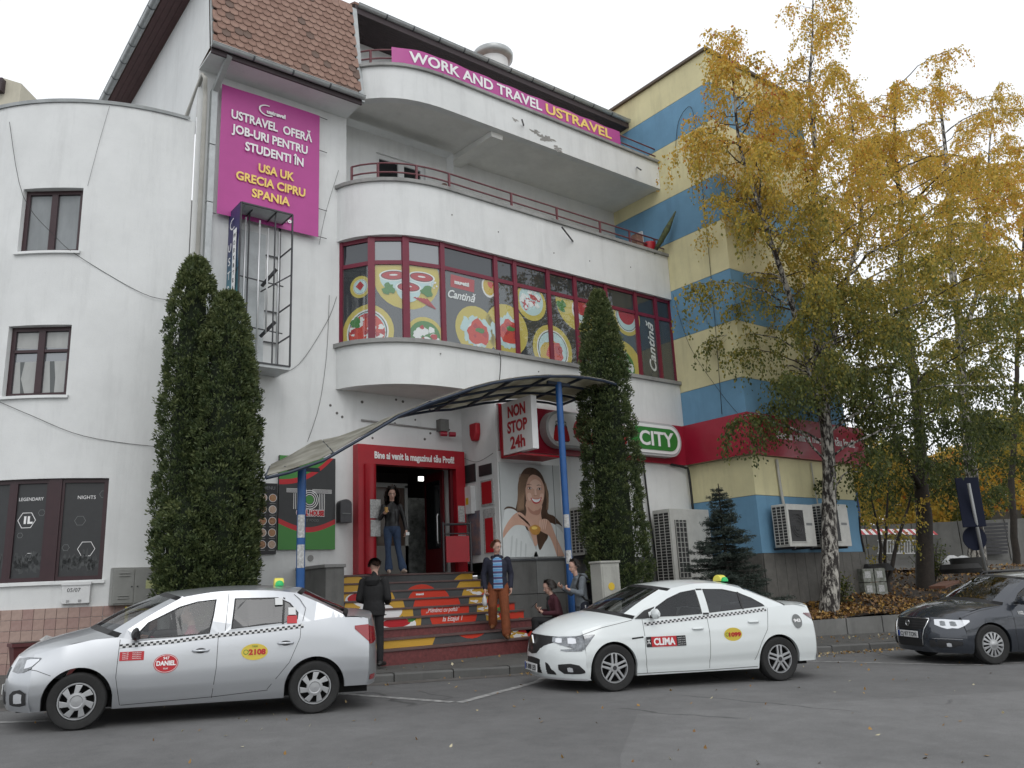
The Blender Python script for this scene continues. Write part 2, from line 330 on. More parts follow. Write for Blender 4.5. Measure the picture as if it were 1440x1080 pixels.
# balconies
band('first_floor_apron',B,5.55,6.5,WHITE);band('window_sill',B,6.44,6.53,GREYW,off=.07,th=.3)
band('balcony_parapet',B,8.87,10.12,WHITE);band('parapet_cap',B,10.12,10.2,GREYW,off=.06,th=.3)
C3=[(p[0]+.0,p[1]+.03) for p in CV]
band('balcony_parapet',B,12.2,13.0,WHITE,pts=None,off=-.02);band('parapet_cap',B,13.0,13.07,GREYW,off=.05,th=.3)
def slab(name,z,m,ya,inner=.06,th=.16,x0=None):
    mb=MB();P=[(x,y+inner) for x,y in CV];top=[(x,y,z) for x,y in P]+[(17.13,ya,z),(7.72,ya,z)]
    mb.prism(top,(0,0,th),m);return mb.build(name,B,fixn=True)
slab('entrance_soffit',5.56,SOFF,15.6);slab('floor_slab',8.88,SOFF,16.2);slab('floor_slab',12.22,SOFF,16.35)
MB().prism([(11.28,14.5,12.06),(11.62,14.5,12.06),(11.55,16.2,12.06),(11.15,16.2,12.06)],(0,0,.18),SOFF).build('soffit_beam',B,fixn=True)
# recessed upper walls
mb=MB();wallY(mb,16.2,7.9,17.13,9.0,12.25,[(9.05,10.45,9.9,11.75),(12.0,14.2,9.9,10.78),(15.2,16.6,9.9,10.85)],WHITE,.12)
wallY(mb,16.25,7.9,17.13,12.35,14.75,[(8.9,9.5,12.4,14.1)],WHITE,.12)
mb.add([(7.92,15.6,8.9),(7.92,16.2,8.9),(7.92,16.2,12.3),(7.92,15.6,12.3)],[(3,2,1,0)],WHITE);mb.build('recessed_wall',B)
def casement(par,M,w,h,fm,gm,cols,fw=.07,dep=.07,rows=None,nm='window'):
    """frame in local coords: x right, y up, z out; origin lower-left"""
    mb=MB(M);mb.box((0,0,-dep),(w,fw,0),fm);mb.box((0,h-fw,-dep),(w,h,0),fm);mb.box((0,fw,-dep),(fw,h-fw,0),fm);mb.box((w-fw,fw,-dep),(w,h-fw,0),fm)
    for c in cols: mb.box((c-fw*.75,fw,-dep),(c+fw*.75,h-fw,.01),fm)
    for (a,b,y) in rows or []: mb.box((a,y-fw/2,-dep),(b,y+fw/2,0),fm)
    f=mb.build(nm,par)
    e=[fw]+[c for c in cols]+[w-fw]
    for a,b in zip(e[:-1],e[1:]):
        g=MB(M);g.box((a-.01,fw-.01,-dep*.75),(b+.01,h-fw+.01,-dep*.6),gm);g.build('pane',f)
    return f
WHF=mat('white_pvc_frame',(.68,.69,.69),.4,var=.08,vs=9)
casement(B,FR((9.05,16.26,9.9),(1,0,0),(0,0,1)),1.4,1.85,WHF,GLD,[.72],.11)
casement(B,FR((12.0,16.26,9.9),(1,0,0),(0,0,1)),2.2,.88,WHF,GLD,[.75,1.5],.1);casement(B,FR((15.2,16.26,9.9),(1,0,0),(0,0,1)),1.4,.95,WHF,GLD,[.7],.1)
casement(B,FR((8.9,16.3,12.4),(1,0,0),(0,0,1)),.6,1.7,WHF,GLD,[],.09,nm='balcony_door')
for x in (10.98,13.72): MB().cyl((x,16.2,11.3 if x<12 else 10.98),(x,16.12,11.3 if x<12 else 10.98),.13,mat('vent_grille_brown',(.16,.08,.06),.6),20).build('wall_vent',B)
# ---- glazing strip with printed food
US_=[0.06,0.86,1.63,2.50,3.51,3.965,4.53,5.56,6.44,7.51,8.60,9.38,9.98]
Z0,Z1,ZT=6.53,8.87,8.28
def gl_pt(i,t,off=0): # chord point in pane i
    a=cvp(US_[i]);b=cvp(US_[i+1]);d=Vector((b[0]-a[0],b[1]-a[1]));L=d.length;d/=L
    return Vector((a[0]+d.x*L*t+d.y*off,a[1]+d.y*L*t-d.x*off,0)),L
A=[];rr=random.Random(5);YPW=mat('window_yellow_print',(.62,.50,.10),.5);GLS=glass('strip_dark_glass',(.035,.04,.045),0,1.7);GLX=glass('strip_outer_glass',(.3,.3,.3),.97,1.62)  # yellow print and strip glass paled: reflection haze put into their colours
def plate(u,z,r,fill,inn=.78):
    A.append((1,YPW,disc(u,z,r)));
    if inn: A.append((2,WT,disc(u,z,r*inn)));A.append((3,BLK,disc(u,z,r*inn*.93)));A.append((4,CYN,disc(u,z,r*inn*.89)))
def bits(u,z,r,m,n,s,L=6,j=.3):
    for k in range(n):
        a=rr.uniform(0,6.28);q=r*math.sqrt(rr.random());A.append((L+k*.12,m,blob(u+q*math.cos(a),z+q*math.sin(a),s*rr.uniform(.7,1.3),rr,12,j)))
plate(.53,7.78,.25,0,.7);A.append((6,RDP,blob(.53,7.8,.11,rr,4,.1)))
plate(.71,6.74,.62,0,.82);A.append((5,ORN,disc(.7,6.72,.44)));bits(.7,6.72,.38,WT,22,.06);bits(.7,6.75,.4,RDP,10,.05,9);A.append((9,GRN,blob(.42,6.98,.12,rr)))
A.append((1,YPW,disc(1.66,7.98,.76)))
for (u,z) in ((1.33,7.98),(2.0,7.98),(1.68,7.72)):
    A.append((3+(z<7.9)*4,CYN,disc(u,z,.30,.34,a0=math.pi,a1=2*math.pi,n=16)+[(u+.3,z)]));A.append((4+(z<7.9)*4,WT,disc(u,z+.01,.31,.13)));A.append((5+(z<7.9)*4,BLK,disc(u,z+.01,.27,.105)));A.append((6+(z<7.9)*4,RDP,disc(u,z+.01,.255,.09)));A.append((7+(z<7.9)*4,WT,disc(u,z+.02,.09,.02)))
for u in (1.22,2.12): A.append((12,GRN,blob(u,7.68,.13,rr,16,.35)))
for k in range(5): A.append((10,RDP,[(1.8+k*.07,7.5),(1.84+k*.07,7.52),(2.2+k*.03,7.34-k*.01),(2.18+k*.03,7.33-k*.01)]))
bits(2.25,7.85,.1,WT,9,.02,10)
A.append((1,YPW,disc(2.05,6.66,.43)));A.append((2,GRN,disc(2.05,6.64,.36)));bits(2.05,6.66,.27,WT,14,.075,4);bits(2.05,6.62,.25,RDP,6,.06,6)
for u in (3.38,4.25):
    A.append((1,YPW,disc(u+(.0),6.98+.14*(u>4),.56 if u<4 else .62)));bits(u,6.95+.15*(u>4),.34,CYN,30,.11,3,.4);bits(u,6.95+.15*(u>4),.3,WT,12,.06,7,.4);A.append((9,ORN,blob(u+.05,6.92+.15*(u>4),.29,rr,20,.2)));bits(u+.05,6.92+.15*(u>4),.2,RDP,8,.05,10);A.append((12,GRN,blob(u+.1,6.98+.18*(u>4),.13,rr,12,.2,.06)))
A.append((1,WT,disc(3.78,8.08,.2,.26)));A.append((2,YPL,disc(3.78,8.08,.16,.21)));A.append((3,ORN,blob(3.83,8.14,.08,rr)))
A.append((2,RDP,[(2.72,7.88),(3.36,7.86),(3.38,8.16),(2.74,8.18)]));
A.append((1,YPW,disc(5.02,7.93,.46)));A.append((2,CYN,disc(5.02,7.97,.37)));bits(5.02,7.97,.28,RDP,14,.07,4);bits(5.02,7.97,.3,WT,14,.055,6)
plate(5.62,6.84,.62,0,.80);A.append((6,YPL,blob(5.55,6.72,.33,rr,20,.12)));A.append((8,ORN,blob(5.68,6.78,.25,rr,18,.2)));A.append((9,RDP,blob(5.8,6.85,.12,rr)))
A.append((1,YPW,disc(6.55,8.2,.75)));A.append((3,WT,disc(6.65,8.0,.33)));A.append((4,BLK,disc(6.65,8.0,.28)));A.append((5,CYN,disc(6.65,8.0,.26)));A.append((6,RDP,disc(6.65,8.08,.2)));A.append((6,GRN,blob(5.98,8.02,.15,rr,14,.35)))
plate(8.25,8.1,.5,0,.8);A.append((6,RDP,disc(8.25,8.2,.3)));A.append((1,YPW,disc(7.95,6.72,.72)));A.append((2,GRN,disc(7.9,6.7,.5)));bits(7.9,6.7,.4,WT,12,.09,4);A.append((1,YPW,disc(9.1,6.4,.0001)))
for i in range(12):
    last=i==11
    if i in(4,): continue
    j0,j1=i,i+1
    if i==3: j1=5
    a=Vector((*cvp(US_[j0]),0));b=Vector((*cvp(US_[j1]),0));d=(b-a);L=d.length;d/=L;n=Vector((d.y,-d.x,0));
    M=FR(a-n*.12,d,(0,0,1));f=MB(M);w=.055
    f.box((w,Z0,-.04),(L-w,Z0+.05,.03),BURG);f.box((w,Z1-.09,-.04),(L-w,Z1,.03),BURG);f.box((w,ZT-.045,-.04),(L-w,ZT+.045,.035),BURG)
    wd=w if i!=2 and i!=1 else .075
    f.box((-wd,Z0,-.05),(wd,Z1,.05),BURG)
    if i==11:f.box((L-.05,Z0,-.05),(L+.06,Z1,.05),BURG)
    if i==3:f.box((3.965-US_[3]-.012,Z0+.05,-.02),(3.965-US_[3]+.012,ZT-.045,.01),DZ)
    wf=f.build('window',B)
    MB(M).box((w,Z0+.05,-.012),(L-w,ZT-.045,-.004),GL if i in(2,9) else GLS).build('pane',wf);MB(M).poly([(w,Z0+.05,.018),(L-w,Z0+.05,.018),(L-w,ZT-.045,.018),(w,ZT-.045,.018)],GLX).build('outer_glass',wf);MB(M).box((w,ZT+.045,-.012),(L-w,Z1-.09,-.004),GL if i in(1,2) else GLS).build('pane',wf)
    u0,u1=US_[j0],US_[j1];k=(u1-u0)/L
    f=MB(M);art(f,A,lambda u,v,o:((u-u0)/k,v,-.004+o),(u0+w,u1-w,Z0+.055,ZT-.05))
    if f.v:f.build('food_print',wf)
    if i==0: MB(M).box((0.0,Z0,-.4),(.02,Z1,-.35),BLK)
    if i==3:
        text('musetti',.13,FR(M@Vector((.52,7.97,.012)),d,(0,0,1)),WT,wf,bold=.008);text('Cantină',.26,FR(M@Vector((.48,7.62,.012)),d,(.02,0,1)),WT,wf,bold=.006,shear=.35,width=.75)
    if i==11 or i==10:
        pass
    if i==10: text('Cantină',.34,FR(M@Vector((.62,6.7,.012)),(.0,0,1),(-1,0,0)),WT,wf,bold=.006,shear=.35,align='LEFT',width=1.38)
# dark room behind the glazing
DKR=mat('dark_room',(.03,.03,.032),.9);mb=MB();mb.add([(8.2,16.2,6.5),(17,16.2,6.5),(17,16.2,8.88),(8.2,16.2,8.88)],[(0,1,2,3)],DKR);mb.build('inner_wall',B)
# ---- railings
RAIL=mat('old_rose_railing_paint',(.17,.055,.065),.5,var=.3,vs=12)
def rail(z,hs,label,u0,u1,posts,off=-.1,r=.02):
    t=thing('balcony_railing',label,'railing',(*cvp(u0,off),z))
    us=np.linspace(u0,u1,40)
    for h in hs: MB().tube([(*cvp(u,off),z+h) for u in us],r,RAIL,8).build('rail',t,smooth=True)
    for u in posts: p=cvp(u,off);MB().box((p[0]-.022,p[1]-.022,z),(p[0]+.022,p[1]+.022,z+hs[0]),RAIL).build('post',t)
rail(10.2,(.42,.2),'rose painted metal railing on the middle balcony, lowest of the two',.35,10.0,(.35,1.0,1.9,2.75,4.55,6.0,7.5,8.6,9.6))
rail(13.07,(.42,.2),'rose painted metal railing on the top balcony carrying the pink banner strip',.3,10.05,(.3,.85,2.5,4.5,6.5,8.3,10.0))
# ---- roof : mansard tiles, gutters, soffits
S=[]
mn=MB();mn.prism([(4.66,14.85,12.07),(7.86,14.85,12.07),(7.86,15.33,14.75),(4.66,15.33,14.75)],(0,.12,-.05),mat('roof_underlay',(.05,.03,.025),.9));mans=mn.build('mansard_roof',B,fixn=True)
TILE=[mat('roof_tile_%s'%c,k,.8,var=.35,vs=14,bump=.3) for c,k in (('brown',(.25,.15,.115)),('pink',(.29,.18,.14)),('mossy',(.15,.10,.08)))]
sl_=Vector((0,.48,2.68)).normalized();nrm=Vector((0,-2.68,.48)).normalized()
tw=.178;tl=.30;ex=.165
def tmesh(m):
    mb=MB();P=[(-tw/2+.003,tl,0)]+[(-tw/2+.003,.07,0)]+[(tw/2*math.cos(a)*.97,.07+.07*math.sin(a),0) for a in np.linspace(math.pi,2*math.pi,7)[1:-1]]+[(tw/2-.003,.07,0),(tw/2-.003,tl,0)]
    mb.prism(P,(0,0,.026),m);return mb.build('roof_tile',mans,local=True,fixn=True)
tm=[tmesh(t) for t in TILE];used=[0,0,0]
nr=int(2.7/ex);base=Matrix(((1,0,0),(0,sl_.y,nrm.y),(0,sl_.z,nrm.z))).to_4x4()
inv=tree_w(mans).inverted();cnt=0
for r in range(nr):
    for c in range(18):
        x=4.72+tw*c+(tw/2 if r%2 else 0)
        if x>7.84: continue
        p=Vector((x,14.84,12.05))+sl_*(ex*r)+nrm*.045;k=rnd.choices((0,1,2),(5,4,1.6 if r<6 else .5))[0]
        M=inv@(Matrix.Translation(p)@Matrix.Rotation(rnd.uniform(-.015,.015),4,nrm)@base.copy()@Matrix.Rotation(R_(-6),4,'X'))
        o=tm[k] if not used[k] else inst(tm[k],'roof_tile',mans,(0,0,0));used[k]=1;o.matrix_basis=M;cnt+=1
def gutter(name,a,b,r,m,par):
    a=Vector(a);b=Vector(b);d=(b-a).normalized();s=d.cross(Vector((0,0,1))).normalized();mb=MB();rows=[]
    for th in np.linspace(0,math.pi,9): rows.append([a+s*math.cos(th)*r+Vector((0,0,-math.sin(th)*r)),b+s*math.cos(th)*r+Vector((0,0,-math.sin(th)*r))])
    mb.grid(rows,m);mb.tube([a+s*r,b+s*r],.012,m,6);n=int((b-a).length/.75)
    o=mb.build(name,par,smooth=40)
    for i in range(1,n):
        p=a.lerp(b,i/n);q=MB();rr_=[]
        for th in np.linspace(-.2,math.pi,8): rr_.append([p+s*math.cos(th)*(r+.006)+Vector((0,0,-math.sin(th)*(r+.006)))-d*.02,p+s*math.cos(th)*(r+.006)+Vector((0,0,-math.sin(th)*(r+.006)))+d*.02])
        q.grid(rr_,DZ);q.build('gutter_bracket',o)
    return o
gutter('gutter',(4.6,14.8,12.1),(7.98,14.8,12.1),.075,ZINC,B);gutter('gutter',(8.05,15.25,14.83),(17.1,15.25,14.83),.08,ZINC,B);gutter('gutter',(4.62,15.6,14.83),(8.05,15.6,14.83),.08,ZINC,B)
gutter('gutter',(4.03,26,14.3),(4.03,14.9,14.3),.09,ZINC,B)
MB().box((4.62,14.86,11.93),(7.95,14.9,12.06),DRKS).box((4.62,14.9,11.96),(7.95,15.6,11.99),WHITE).build('mansard_eave',B)
mb=MB();nb=14
for i in range(nb): # boarded soffit
    y=15.3+i*.075;mb.box((8.02,y+.004,14.62),(17.1,y+.071,14.64),DRKS)
mb.build('roof_soffit',B);MB().box((8.0,15.27,14.6),(17.1,15.295,14.82),DRKS).box((4.6,15.62,14.6),(8.0,15.66,14.85),DRKS).build('fascia_board',B)
mb=MB()
for i in range(4):
    x=4.12+i*.122;mb.box((x+.003,14.95,14.2),(x+.119,26,14.22),SOFR)
mb.build('side_soffit',B)
mb=MB();mb.prism([(4.03,14.9,14.34),(4.03,26,14.34),(8.0,26,17.5),(8.0,15.9,15.2)],(0,0,.06),TILE[0]);mb.prism([(8.0,15.3,14.86),(17.12,15.3,14.86),(17.12,22,17.6),(8,22,17.6)],(0,0,.06),TILE[0]);mb.build('roof_slope',B,fixn=True)
# box downpipe at the mansard end
MB().bar((7.98,14.93,12.05),(7.98,15.3,14.7),.12,.06,ZINC).build('corner_flashing',B);MB().bar((4.64,14.86,12.05),(4.64,15.3,14.6),.05,.05,ZINC).build('verge_flashing',B)
# round chimney
ch=thing('roof_chimney','round white sheet metal chimney with a flared rim poking over the roof edge','chimney',(13.4,17,15.2))
MB().lathe((13.4,17,14.9),(0,0,1),[(0,.44),(1.55,.44)],WHITE,28).build('stack',ch,smooth=True);MB().lathe((13.4,17,16.4),(0,0,1),[(0,.44),(.06,.58),(.2,.60),(.24,.58),(.2,.4)],ZINC,28).build('rim',ch,smooth=True)
# downpipes
dp=thing('downpipe','square grey zinc downpipe running down beside the pink banner','downpipe',(4.98,15.5,0));
MB().bar((4.98,14.86,12.0),(4.93,15.5,11.55),.13,.10,ZINC,up=(1,0,0)).build('offset_bend',dp);z=11.55
while z>0.4:
    MB().box((4.86,15.47,z-1.25),(4.98,15.59,z-.01),ZINC).build('pipe_section',dp);z-=1.26
dp2=thing('downpipe','pale plastic waste pipe in the corner between the curved wall and the banner wall','downpipe',(4.75,15.53,0))
MB().tube([(4.74,15.5,.2),(4.74,15.5,11.3),(4.7,15.42,11.5),(4.66,15.3,11.6),(4.64,15.4,11.75),(4.6,16.2,11.2),(4.55,17.4,10.3)],.045,PIPE,10).build('pipe',dp2,smooth=True)
# rods on parapets
for (a,b,l) in (((13.55,14.28,9.75),(12.9,13.95,9.85),'thin steel bracket rod sticking out of the middle balcony front'),((16.2,14.3,12.6),(15.9,13.9,12.25),'steel flag rod on the right end of the top balcony'),((12.15,14.3,12.55),(11.85,14.0,12.45),'steel rod beside the flaking plaster of the top balcony')):
    tag(MB().tube([a,b],.02,STEEL,8).build('bracket_rod'),l,'bracket')
FL=plaster('exposed_render_patch',(.36,.35,.33),.4,.2)
for k,(x,z,r) in enumerate(((12.55,12.5,.14),(12.8,12.42,.18),(13.0,12.45,.15),(11.9,12.62,.08),(13.25,12.28,.12),(13.3,12.22,.1))):
    MB().poly([(u,14.317-.0008*k,v) for u,v in blob(x,z,r,rr,22,.7,r*.45)],FL).build('flaked_plaster',B)
# ---- plinth of granite slabs under the shop front
PL=thing('granite_plinth','dark grey granite slab plinth below the shop front wall','plinth',(14,14.2,0))
MB().box((10.9,14.24,-.4),(17.13,14.6,1.9),CONC).build('backing',PL)
xs=[10.9,11.75,12.55,13.3,14.1,14.95,15.7,16.4,17.12]
for i,(a,b) in enumerate(zip(xs[:-1],xs[1:])):
    for j,(c,d) in enumerate(((-.3,.55),(.56,1.22),(1.23,1.92))):
        MB().box((a+.006,14.2-.004*((i+j)%2),c+.004),(b-.006,14.238,d-.004),GRAN2 if (i,j)==(1,2) else GRAN).build('granite_slab',PL)
MB().box((10.88,14.17,1.92),(17.13,14.3,1.96),DZ).build('ledge',PL)
# ---- entrance portal
EP=thing('entrance_portal','glossy red entrance frame with white welcome lettering above the open shop door','doorway',(9.4,15.4,1.76))
mb=MB();mb.box((8.12,15.38,4.0),(10.79,15.6,4.40),REDP);mb.box((8.12,15.36,1.76),(8.3,15.6,4.0),REDP);mb.box((10.55,15.38,1.76),(10.79,15.6,4.0),REDP);mb.build('frame',EP)
MB().cyl((8.38,15.36,1.76),(8.38,15.36,3.98),.13,REDP,24).build('column',EP,smooth=40)
text('Bine ai venit la magazinul tău Profi!',.2,FR((9.5,15.37,4.12),(1,0,0),(0,0,1)),WT,EP,bold=.006,width=2.0)
PAP=mat('paper_notice',(.6,.61,.6),.7,c2=(.25,.25,.25),vs=25)
for x,z,wd,h in ((8.43,3.05,.24,.38),(8.43,2.66,.22,.33),(10.66,3.0,.17,.36),(10.66,2.3,.2,.5)): MB().box((x-wd/2,15.215 if x<9 else 15.37,z-h/2),(x+wd/2,15.225 if x<9 else 15.38,z+h/2),PAP).build('notice',EP)
DS=mat('door_dark_red_metal',(.10,.008,.012),.35,var=.2,vs=6)
mb=MB();mb.box((8.52,15.5,1.76),(8.6,15.58,4.1),DS);mb.box((10.47,15.5,1.76),(10.54,15.58,4.1),DS);mb.box((8.52,15.5,4.02),(10.54,15.58,4.1),DS);mb.build('door_frame',EP)
# interior lobby
LB=thing('shop_lobby','dim shop lobby seen through the open door with a grey inner door','room',(9.5,17,1.76))
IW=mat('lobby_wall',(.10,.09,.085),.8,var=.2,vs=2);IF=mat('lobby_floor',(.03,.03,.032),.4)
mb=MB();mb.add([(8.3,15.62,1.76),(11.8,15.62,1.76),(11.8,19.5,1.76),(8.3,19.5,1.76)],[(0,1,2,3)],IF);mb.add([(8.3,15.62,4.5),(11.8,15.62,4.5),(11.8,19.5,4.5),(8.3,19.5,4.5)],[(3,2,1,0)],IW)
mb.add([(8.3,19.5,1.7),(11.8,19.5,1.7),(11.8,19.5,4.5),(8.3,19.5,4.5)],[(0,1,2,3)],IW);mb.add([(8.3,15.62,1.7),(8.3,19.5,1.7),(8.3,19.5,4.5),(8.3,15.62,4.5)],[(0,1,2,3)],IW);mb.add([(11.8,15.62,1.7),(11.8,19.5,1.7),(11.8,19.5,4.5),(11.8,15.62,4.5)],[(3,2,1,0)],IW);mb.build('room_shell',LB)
mb=MB();GF=mat('grey_inner_frame',(.28,.29,.28),.5);mb.box((8.75,16.6,1.76),(8.83,16.66,3.75),GF);mb.box((9.95,16.6,1.76),(10.03,16.66,3.75),GF);mb.box((8.75,16.6,3.7),(10.03,16.66,3.8),GF);mb.box((8.75,16.6,1.76),(10.03,16.66,2.4),mat('inner_door_panel',(.16,.16,.15),.6));mb.build('inner_door',LB)
MB().box((8.83,16.62,2.4),(9.95,16.64,3.7),mat('inner_glass',(.07,.05,.04),.1)).build('inner_door_glass',LB)
mb=MB();mb.box((10.35,17.5,1.76),(11.2,17.9,3.6),mat('shelf_pale_goods',(.35,.37,.36),.6,c2=(.05,.05,.05),vs=7));mb.build('shelf',LB)
for x in (10.6,10.95): MB().box((x,17.0,3.95),(x+.12,17.05,4.05),mat('lit_lamp',(1,1,.95),.5,emit=4)).build('ceiling_lamp',LB)
mb=MB();mb.box((10.42,15.75,1.78),(10.47,16.5,4.0),DS);mb.build('open_door_leaf',EP)
MB().box((10.405,15.85,2.3),(10.418,16.4,3.8),GLD).build('door_glass',EP);MB().tube([(10.38,15.9,2.4),(10.36,15.9,2.45),(10.36,15.9,3.0),(10.38,15.9,3.05)],.014,LST,8).build('door_handle',EP)
# ---- stairs
ST=thing('entrance_stairs','granite entrance stairs with printed food stickers on the risers','stairs',(9.2,13,0))
TRD=plaster('stair_tread_stone',(.15,.095,.09),.3,.2,.6);RIS=mat('stair_riser_grey',(.075,.078,.08),.6,var=.15,vs=6);GRR=mat('red_granite',(.22,.06,.06),.45,c2=(.09,.03,.03),vs=18,det=9)
def zk(k): return 1.75-(8-k)*.165
SA=[];YST=mat('stair_yellow',(.60,.35,.045),.5)
def sdisc(L,m,x,h,r,ry2=None): SA.append((L,m,disc(x,h,r,ry2)))
sdisc(1,ORN,9.37,.57,.56,.52)
sdisc(1,YST,7.98,.50,.66,.80);sdisc(2,WT,7.93,.84,.42,.16);sdisc(3,RDP,7.93,.86,.37,.12);sdisc(4,WT,8.0,.60,.40,.17);sdisc(5,WT,8.1,.36,.42,.17);sdisc(6,RDP,8.1,.40,.3,.08);SA.append((7,GRN,blob(8.42,.45,.1,rr,14,.4,.05)));SA.append((7,GRN,blob(8.45,.28,.1,rr,14,.4,.04)))
for k in range(5): SA.append((8+k*.1,BLK,blob(8.0+rr.uniform(-.3,.3),rr.uniform(.3,.9),.09,rr,12,.6,.012)))
sdisc(1,YST,10.72,.52,.60,.79)
for k in range(44): SA.append((3+k*.05,WT,blob(10.6+rr.uniform(-.42,.5),rr.uniform(-.05,.95),.09,rr,10,.7,.028)))
SA.append((7,ORN,blob(10.84,.44,.36,rr,26,.15,.46)));SA.append((7,RDP,blob(10.7,.2,.24,rr,20,.3,.14)))
for k in range(16): SA.append((8+k*.1,BLK,blob(10.82+rr.uniform(-.3,.3),.45+rr.uniform(-.35,.35),.05,rr,8,.8,.010)))
SA.append((10,GRN,blob(10.75,.5,.2,rr,14,.4,.06)));SA.append((10,GRN,blob(10.92,.28,.18,rr,14,.4,.05)))
for k in range(9):
    y=13.0+.29*k;z1=zk(k);z0=.15 if k==0 else zk(k-1);xr=11.1 if y<14.24 else 10.88;xl=7.28 if k<8 else 7.3
    y2=15.6 if k==8 else y+.29+.02
    s=thing('stair_step',None,None);s.parent=ST;s.location=(0,0,0);inv0=tree_w(ST).inverted();s.location=(inv0@Vector((9.2,y,z1)))
    MB().box((xl,y-.025,z1-.035),(xr,y2,z1),TRD).build('tread',s,bevel=.004)
    gr=k in(0,2);MB().box((xl+.01,y,z0-.3 if k==0 else z0),(xr-.01,y+.02,z1-.035),GRR if gr else RIS).build('riser',s)
    if not gr:
        for (xa,xb) in ((xl+.02,8.8),(8.8,9.95),(9.95,xr-.02)):
            m2=MB();art(m2,[(L*.4,m_,P) for L,m_,P in SA],lambda u,v,o:(u,y-o*.3,z0+(v-(k*.165-.165))),(xa,xb,k*.165-.165,k*.165-.035))
            if m2.v:m2.build('sticker_print',s)
    if k==6: text('musetti',.06,FR((9.15,y-.006,z0+.05),(1,0,0),(0,0,1)),WT,s,bold=.003)
    if k==4: text('„Mănânci cu poftă”',.125,FR((9.3,y-.006,z0+.045),(1,0,0),(0,0,1)),WT,s,shear=.3,width=.78)
    if k==3: text('la Etajul 1',.13,FR((9.33,y-.006,z0+.04),(1,0,0),(0,0,1)),WT,s,shear=.3,width=.46)
BK=thing('stair_cheek_block','rough grey concrete cheek block at the left end of the stairs','concrete block',(7.0,14.5,.2))
MB().box((6.9,14.3,-.1),(7.27,15.55,1.9),CONC).box((6.86,14.26,1.86),(7.29,15.55,1.92),GREYW).build('block',BK,bevel=.01);MB().box((6.95,13.1,-.1),(7.27,14.3,1.1),CONC).build('lower_block',BK,bevel=.01)
# low plinth along the banner wall
MB().box((4.6,15.5,-.4),(7.0,15.6,1.55),GRAN).build('base_course',B)
# ---- landing rail sign (red panel)
RP=thing('red_barrier_panel','red panel barrier standing at the right end of the landing','barrier',(10.2,15.0,1.76))
mb=MB();mb.tube([(10.05,15.2,1.76),(10.05,15.2,2.8)],.025,STEEL,8);mb.tube([(10.62,15.0,1.76),(10.62,15.0,2.8)],.025,STEEL,8);mb.tube([(10.05,15.2,2.75),(10.62,15.0,2.75)],.025,STEEL,8);mb.tube([(10.05,15.2,2.55),(10.62,15.0,2.55)],.015,STEEL,8);mb.build('frame',RP)
MB().prism([(10.1,15.17,1.95),(10.58,15.0,1.95),(10.58,15.0,2.5),(10.1,15.17,2.5)],(0,.02,0),REDP).build('panel',RP,fixn=True)
# ================================================================ curved building on the left
CB=thing('curved_building','white building on the left with a rounded front wall and brown framed windows','building',(4.49,19.4,0))
cx,cy,Rc=4.49,19.4,3.795
def cp(a,z,off=0): a=R_(a);return Vector((cx+(Rc+off)*math.cos(a),cy+(Rc+off)*math.sin(a),z))
wins=[(-133.6,-117.1,7.7,8.96),(-133.7,-117.1,4.99,6.28),(-140,-105.2,1.80,3.52)]
angs=sorted({*np.arange(-230,-88.1,4).tolist(),-88.3,*[w_[0] for w_ in wins],*[w_[1] for w_ in wins],-125,-121,-129,-113,-109});zs=sorted({-.5,1.36,10.75,*[w_[2] for w_ in wins],*[w_[3] for w_ in wins]})
mb=MB()
for a,b in zip(angs[:-1],angs[1:]):
    for c,d in zip(zs[:-1],zs[1:]):
        if any(w_[0]<=a and b<=w_[1] and w_[2]<=c and d<=w_[3] for w_ in wins): continue
        mb.poly([cp(a,c),cp(b,c),cp(b,d),cp(a,d)],WHITE if c>=1.36 or a<-210 else WHITE)
for w_ in wins:
    aa=[a for a in angs if w_[0]<=a<=w_[1]]
    for z in (w_[2],w_[3]): mb.grid([[cp(a,z) for a in aa],[cp(a,z,-.14) for a in aa]],WHITE)
    for a in (w_[0],w_[1]): mb.poly([cp(a,w_[2]),cp(a,w_[3]),cp(a,w_[3],-.14),cp(a,w_[2],-.14)],WHITE)
mb.build('wall',CB,fixn=True,smooth=20)
mb=MB();aa=np.arange(-230,-88,3.5);mb.grid([[cp(a,10.74,.03) for a in aa],[cp(a,10.8,.05) for a in aa],[cp(a,10.83,.0) for a in aa],[cp(a,10.83,-.25) for a in aa]],ZINC);mb.build('coping',CB,smooth=30);
mb=MB();mb.poly([cp(a,10.7) for a in aa]+[(4.6,24,10.7)],DZ);mb.build('flat_roof',CB)
def cw(a0,a1,z0,z1,split,fm,gm,lab,off=-.1,arch=0,fw=.075):
    # planar casement across the chord
    A0=cp(a0,z0,off);A1=cp(a1,z0,off);d=A1-A0;return casement(CB,FR(A0,d,(0,0,1)),d.length,z1-z0,fm,gm,[s*d.length for s in split],fw),FR(A0,d,(0,0,1)),d.length
f1,M1,L1=cw(-133.6,-117.1,7.7,8.96,(.5,),WINE,GL,'');f2,M2,L2=cw(-133.7,-117.1,4.99,6.28,(.5,),WINE,GL,'')
CUR=mat('curtain',(.35,.35,.33),.8,c2=(.12,.12,.12),vs=5);
MB(M2).box((.05,.82,-.035),(L2-.05,.87,.0),WINE).build('glazing_bar',f2)
CU2=mat('curtain_light',(.42,.43,.42),.8,var=.15,vs=4,vz=.3);CU3=mat('curtain_shade',(.13,.14,.14),.8,var=.2,vs=5,vz=.3)
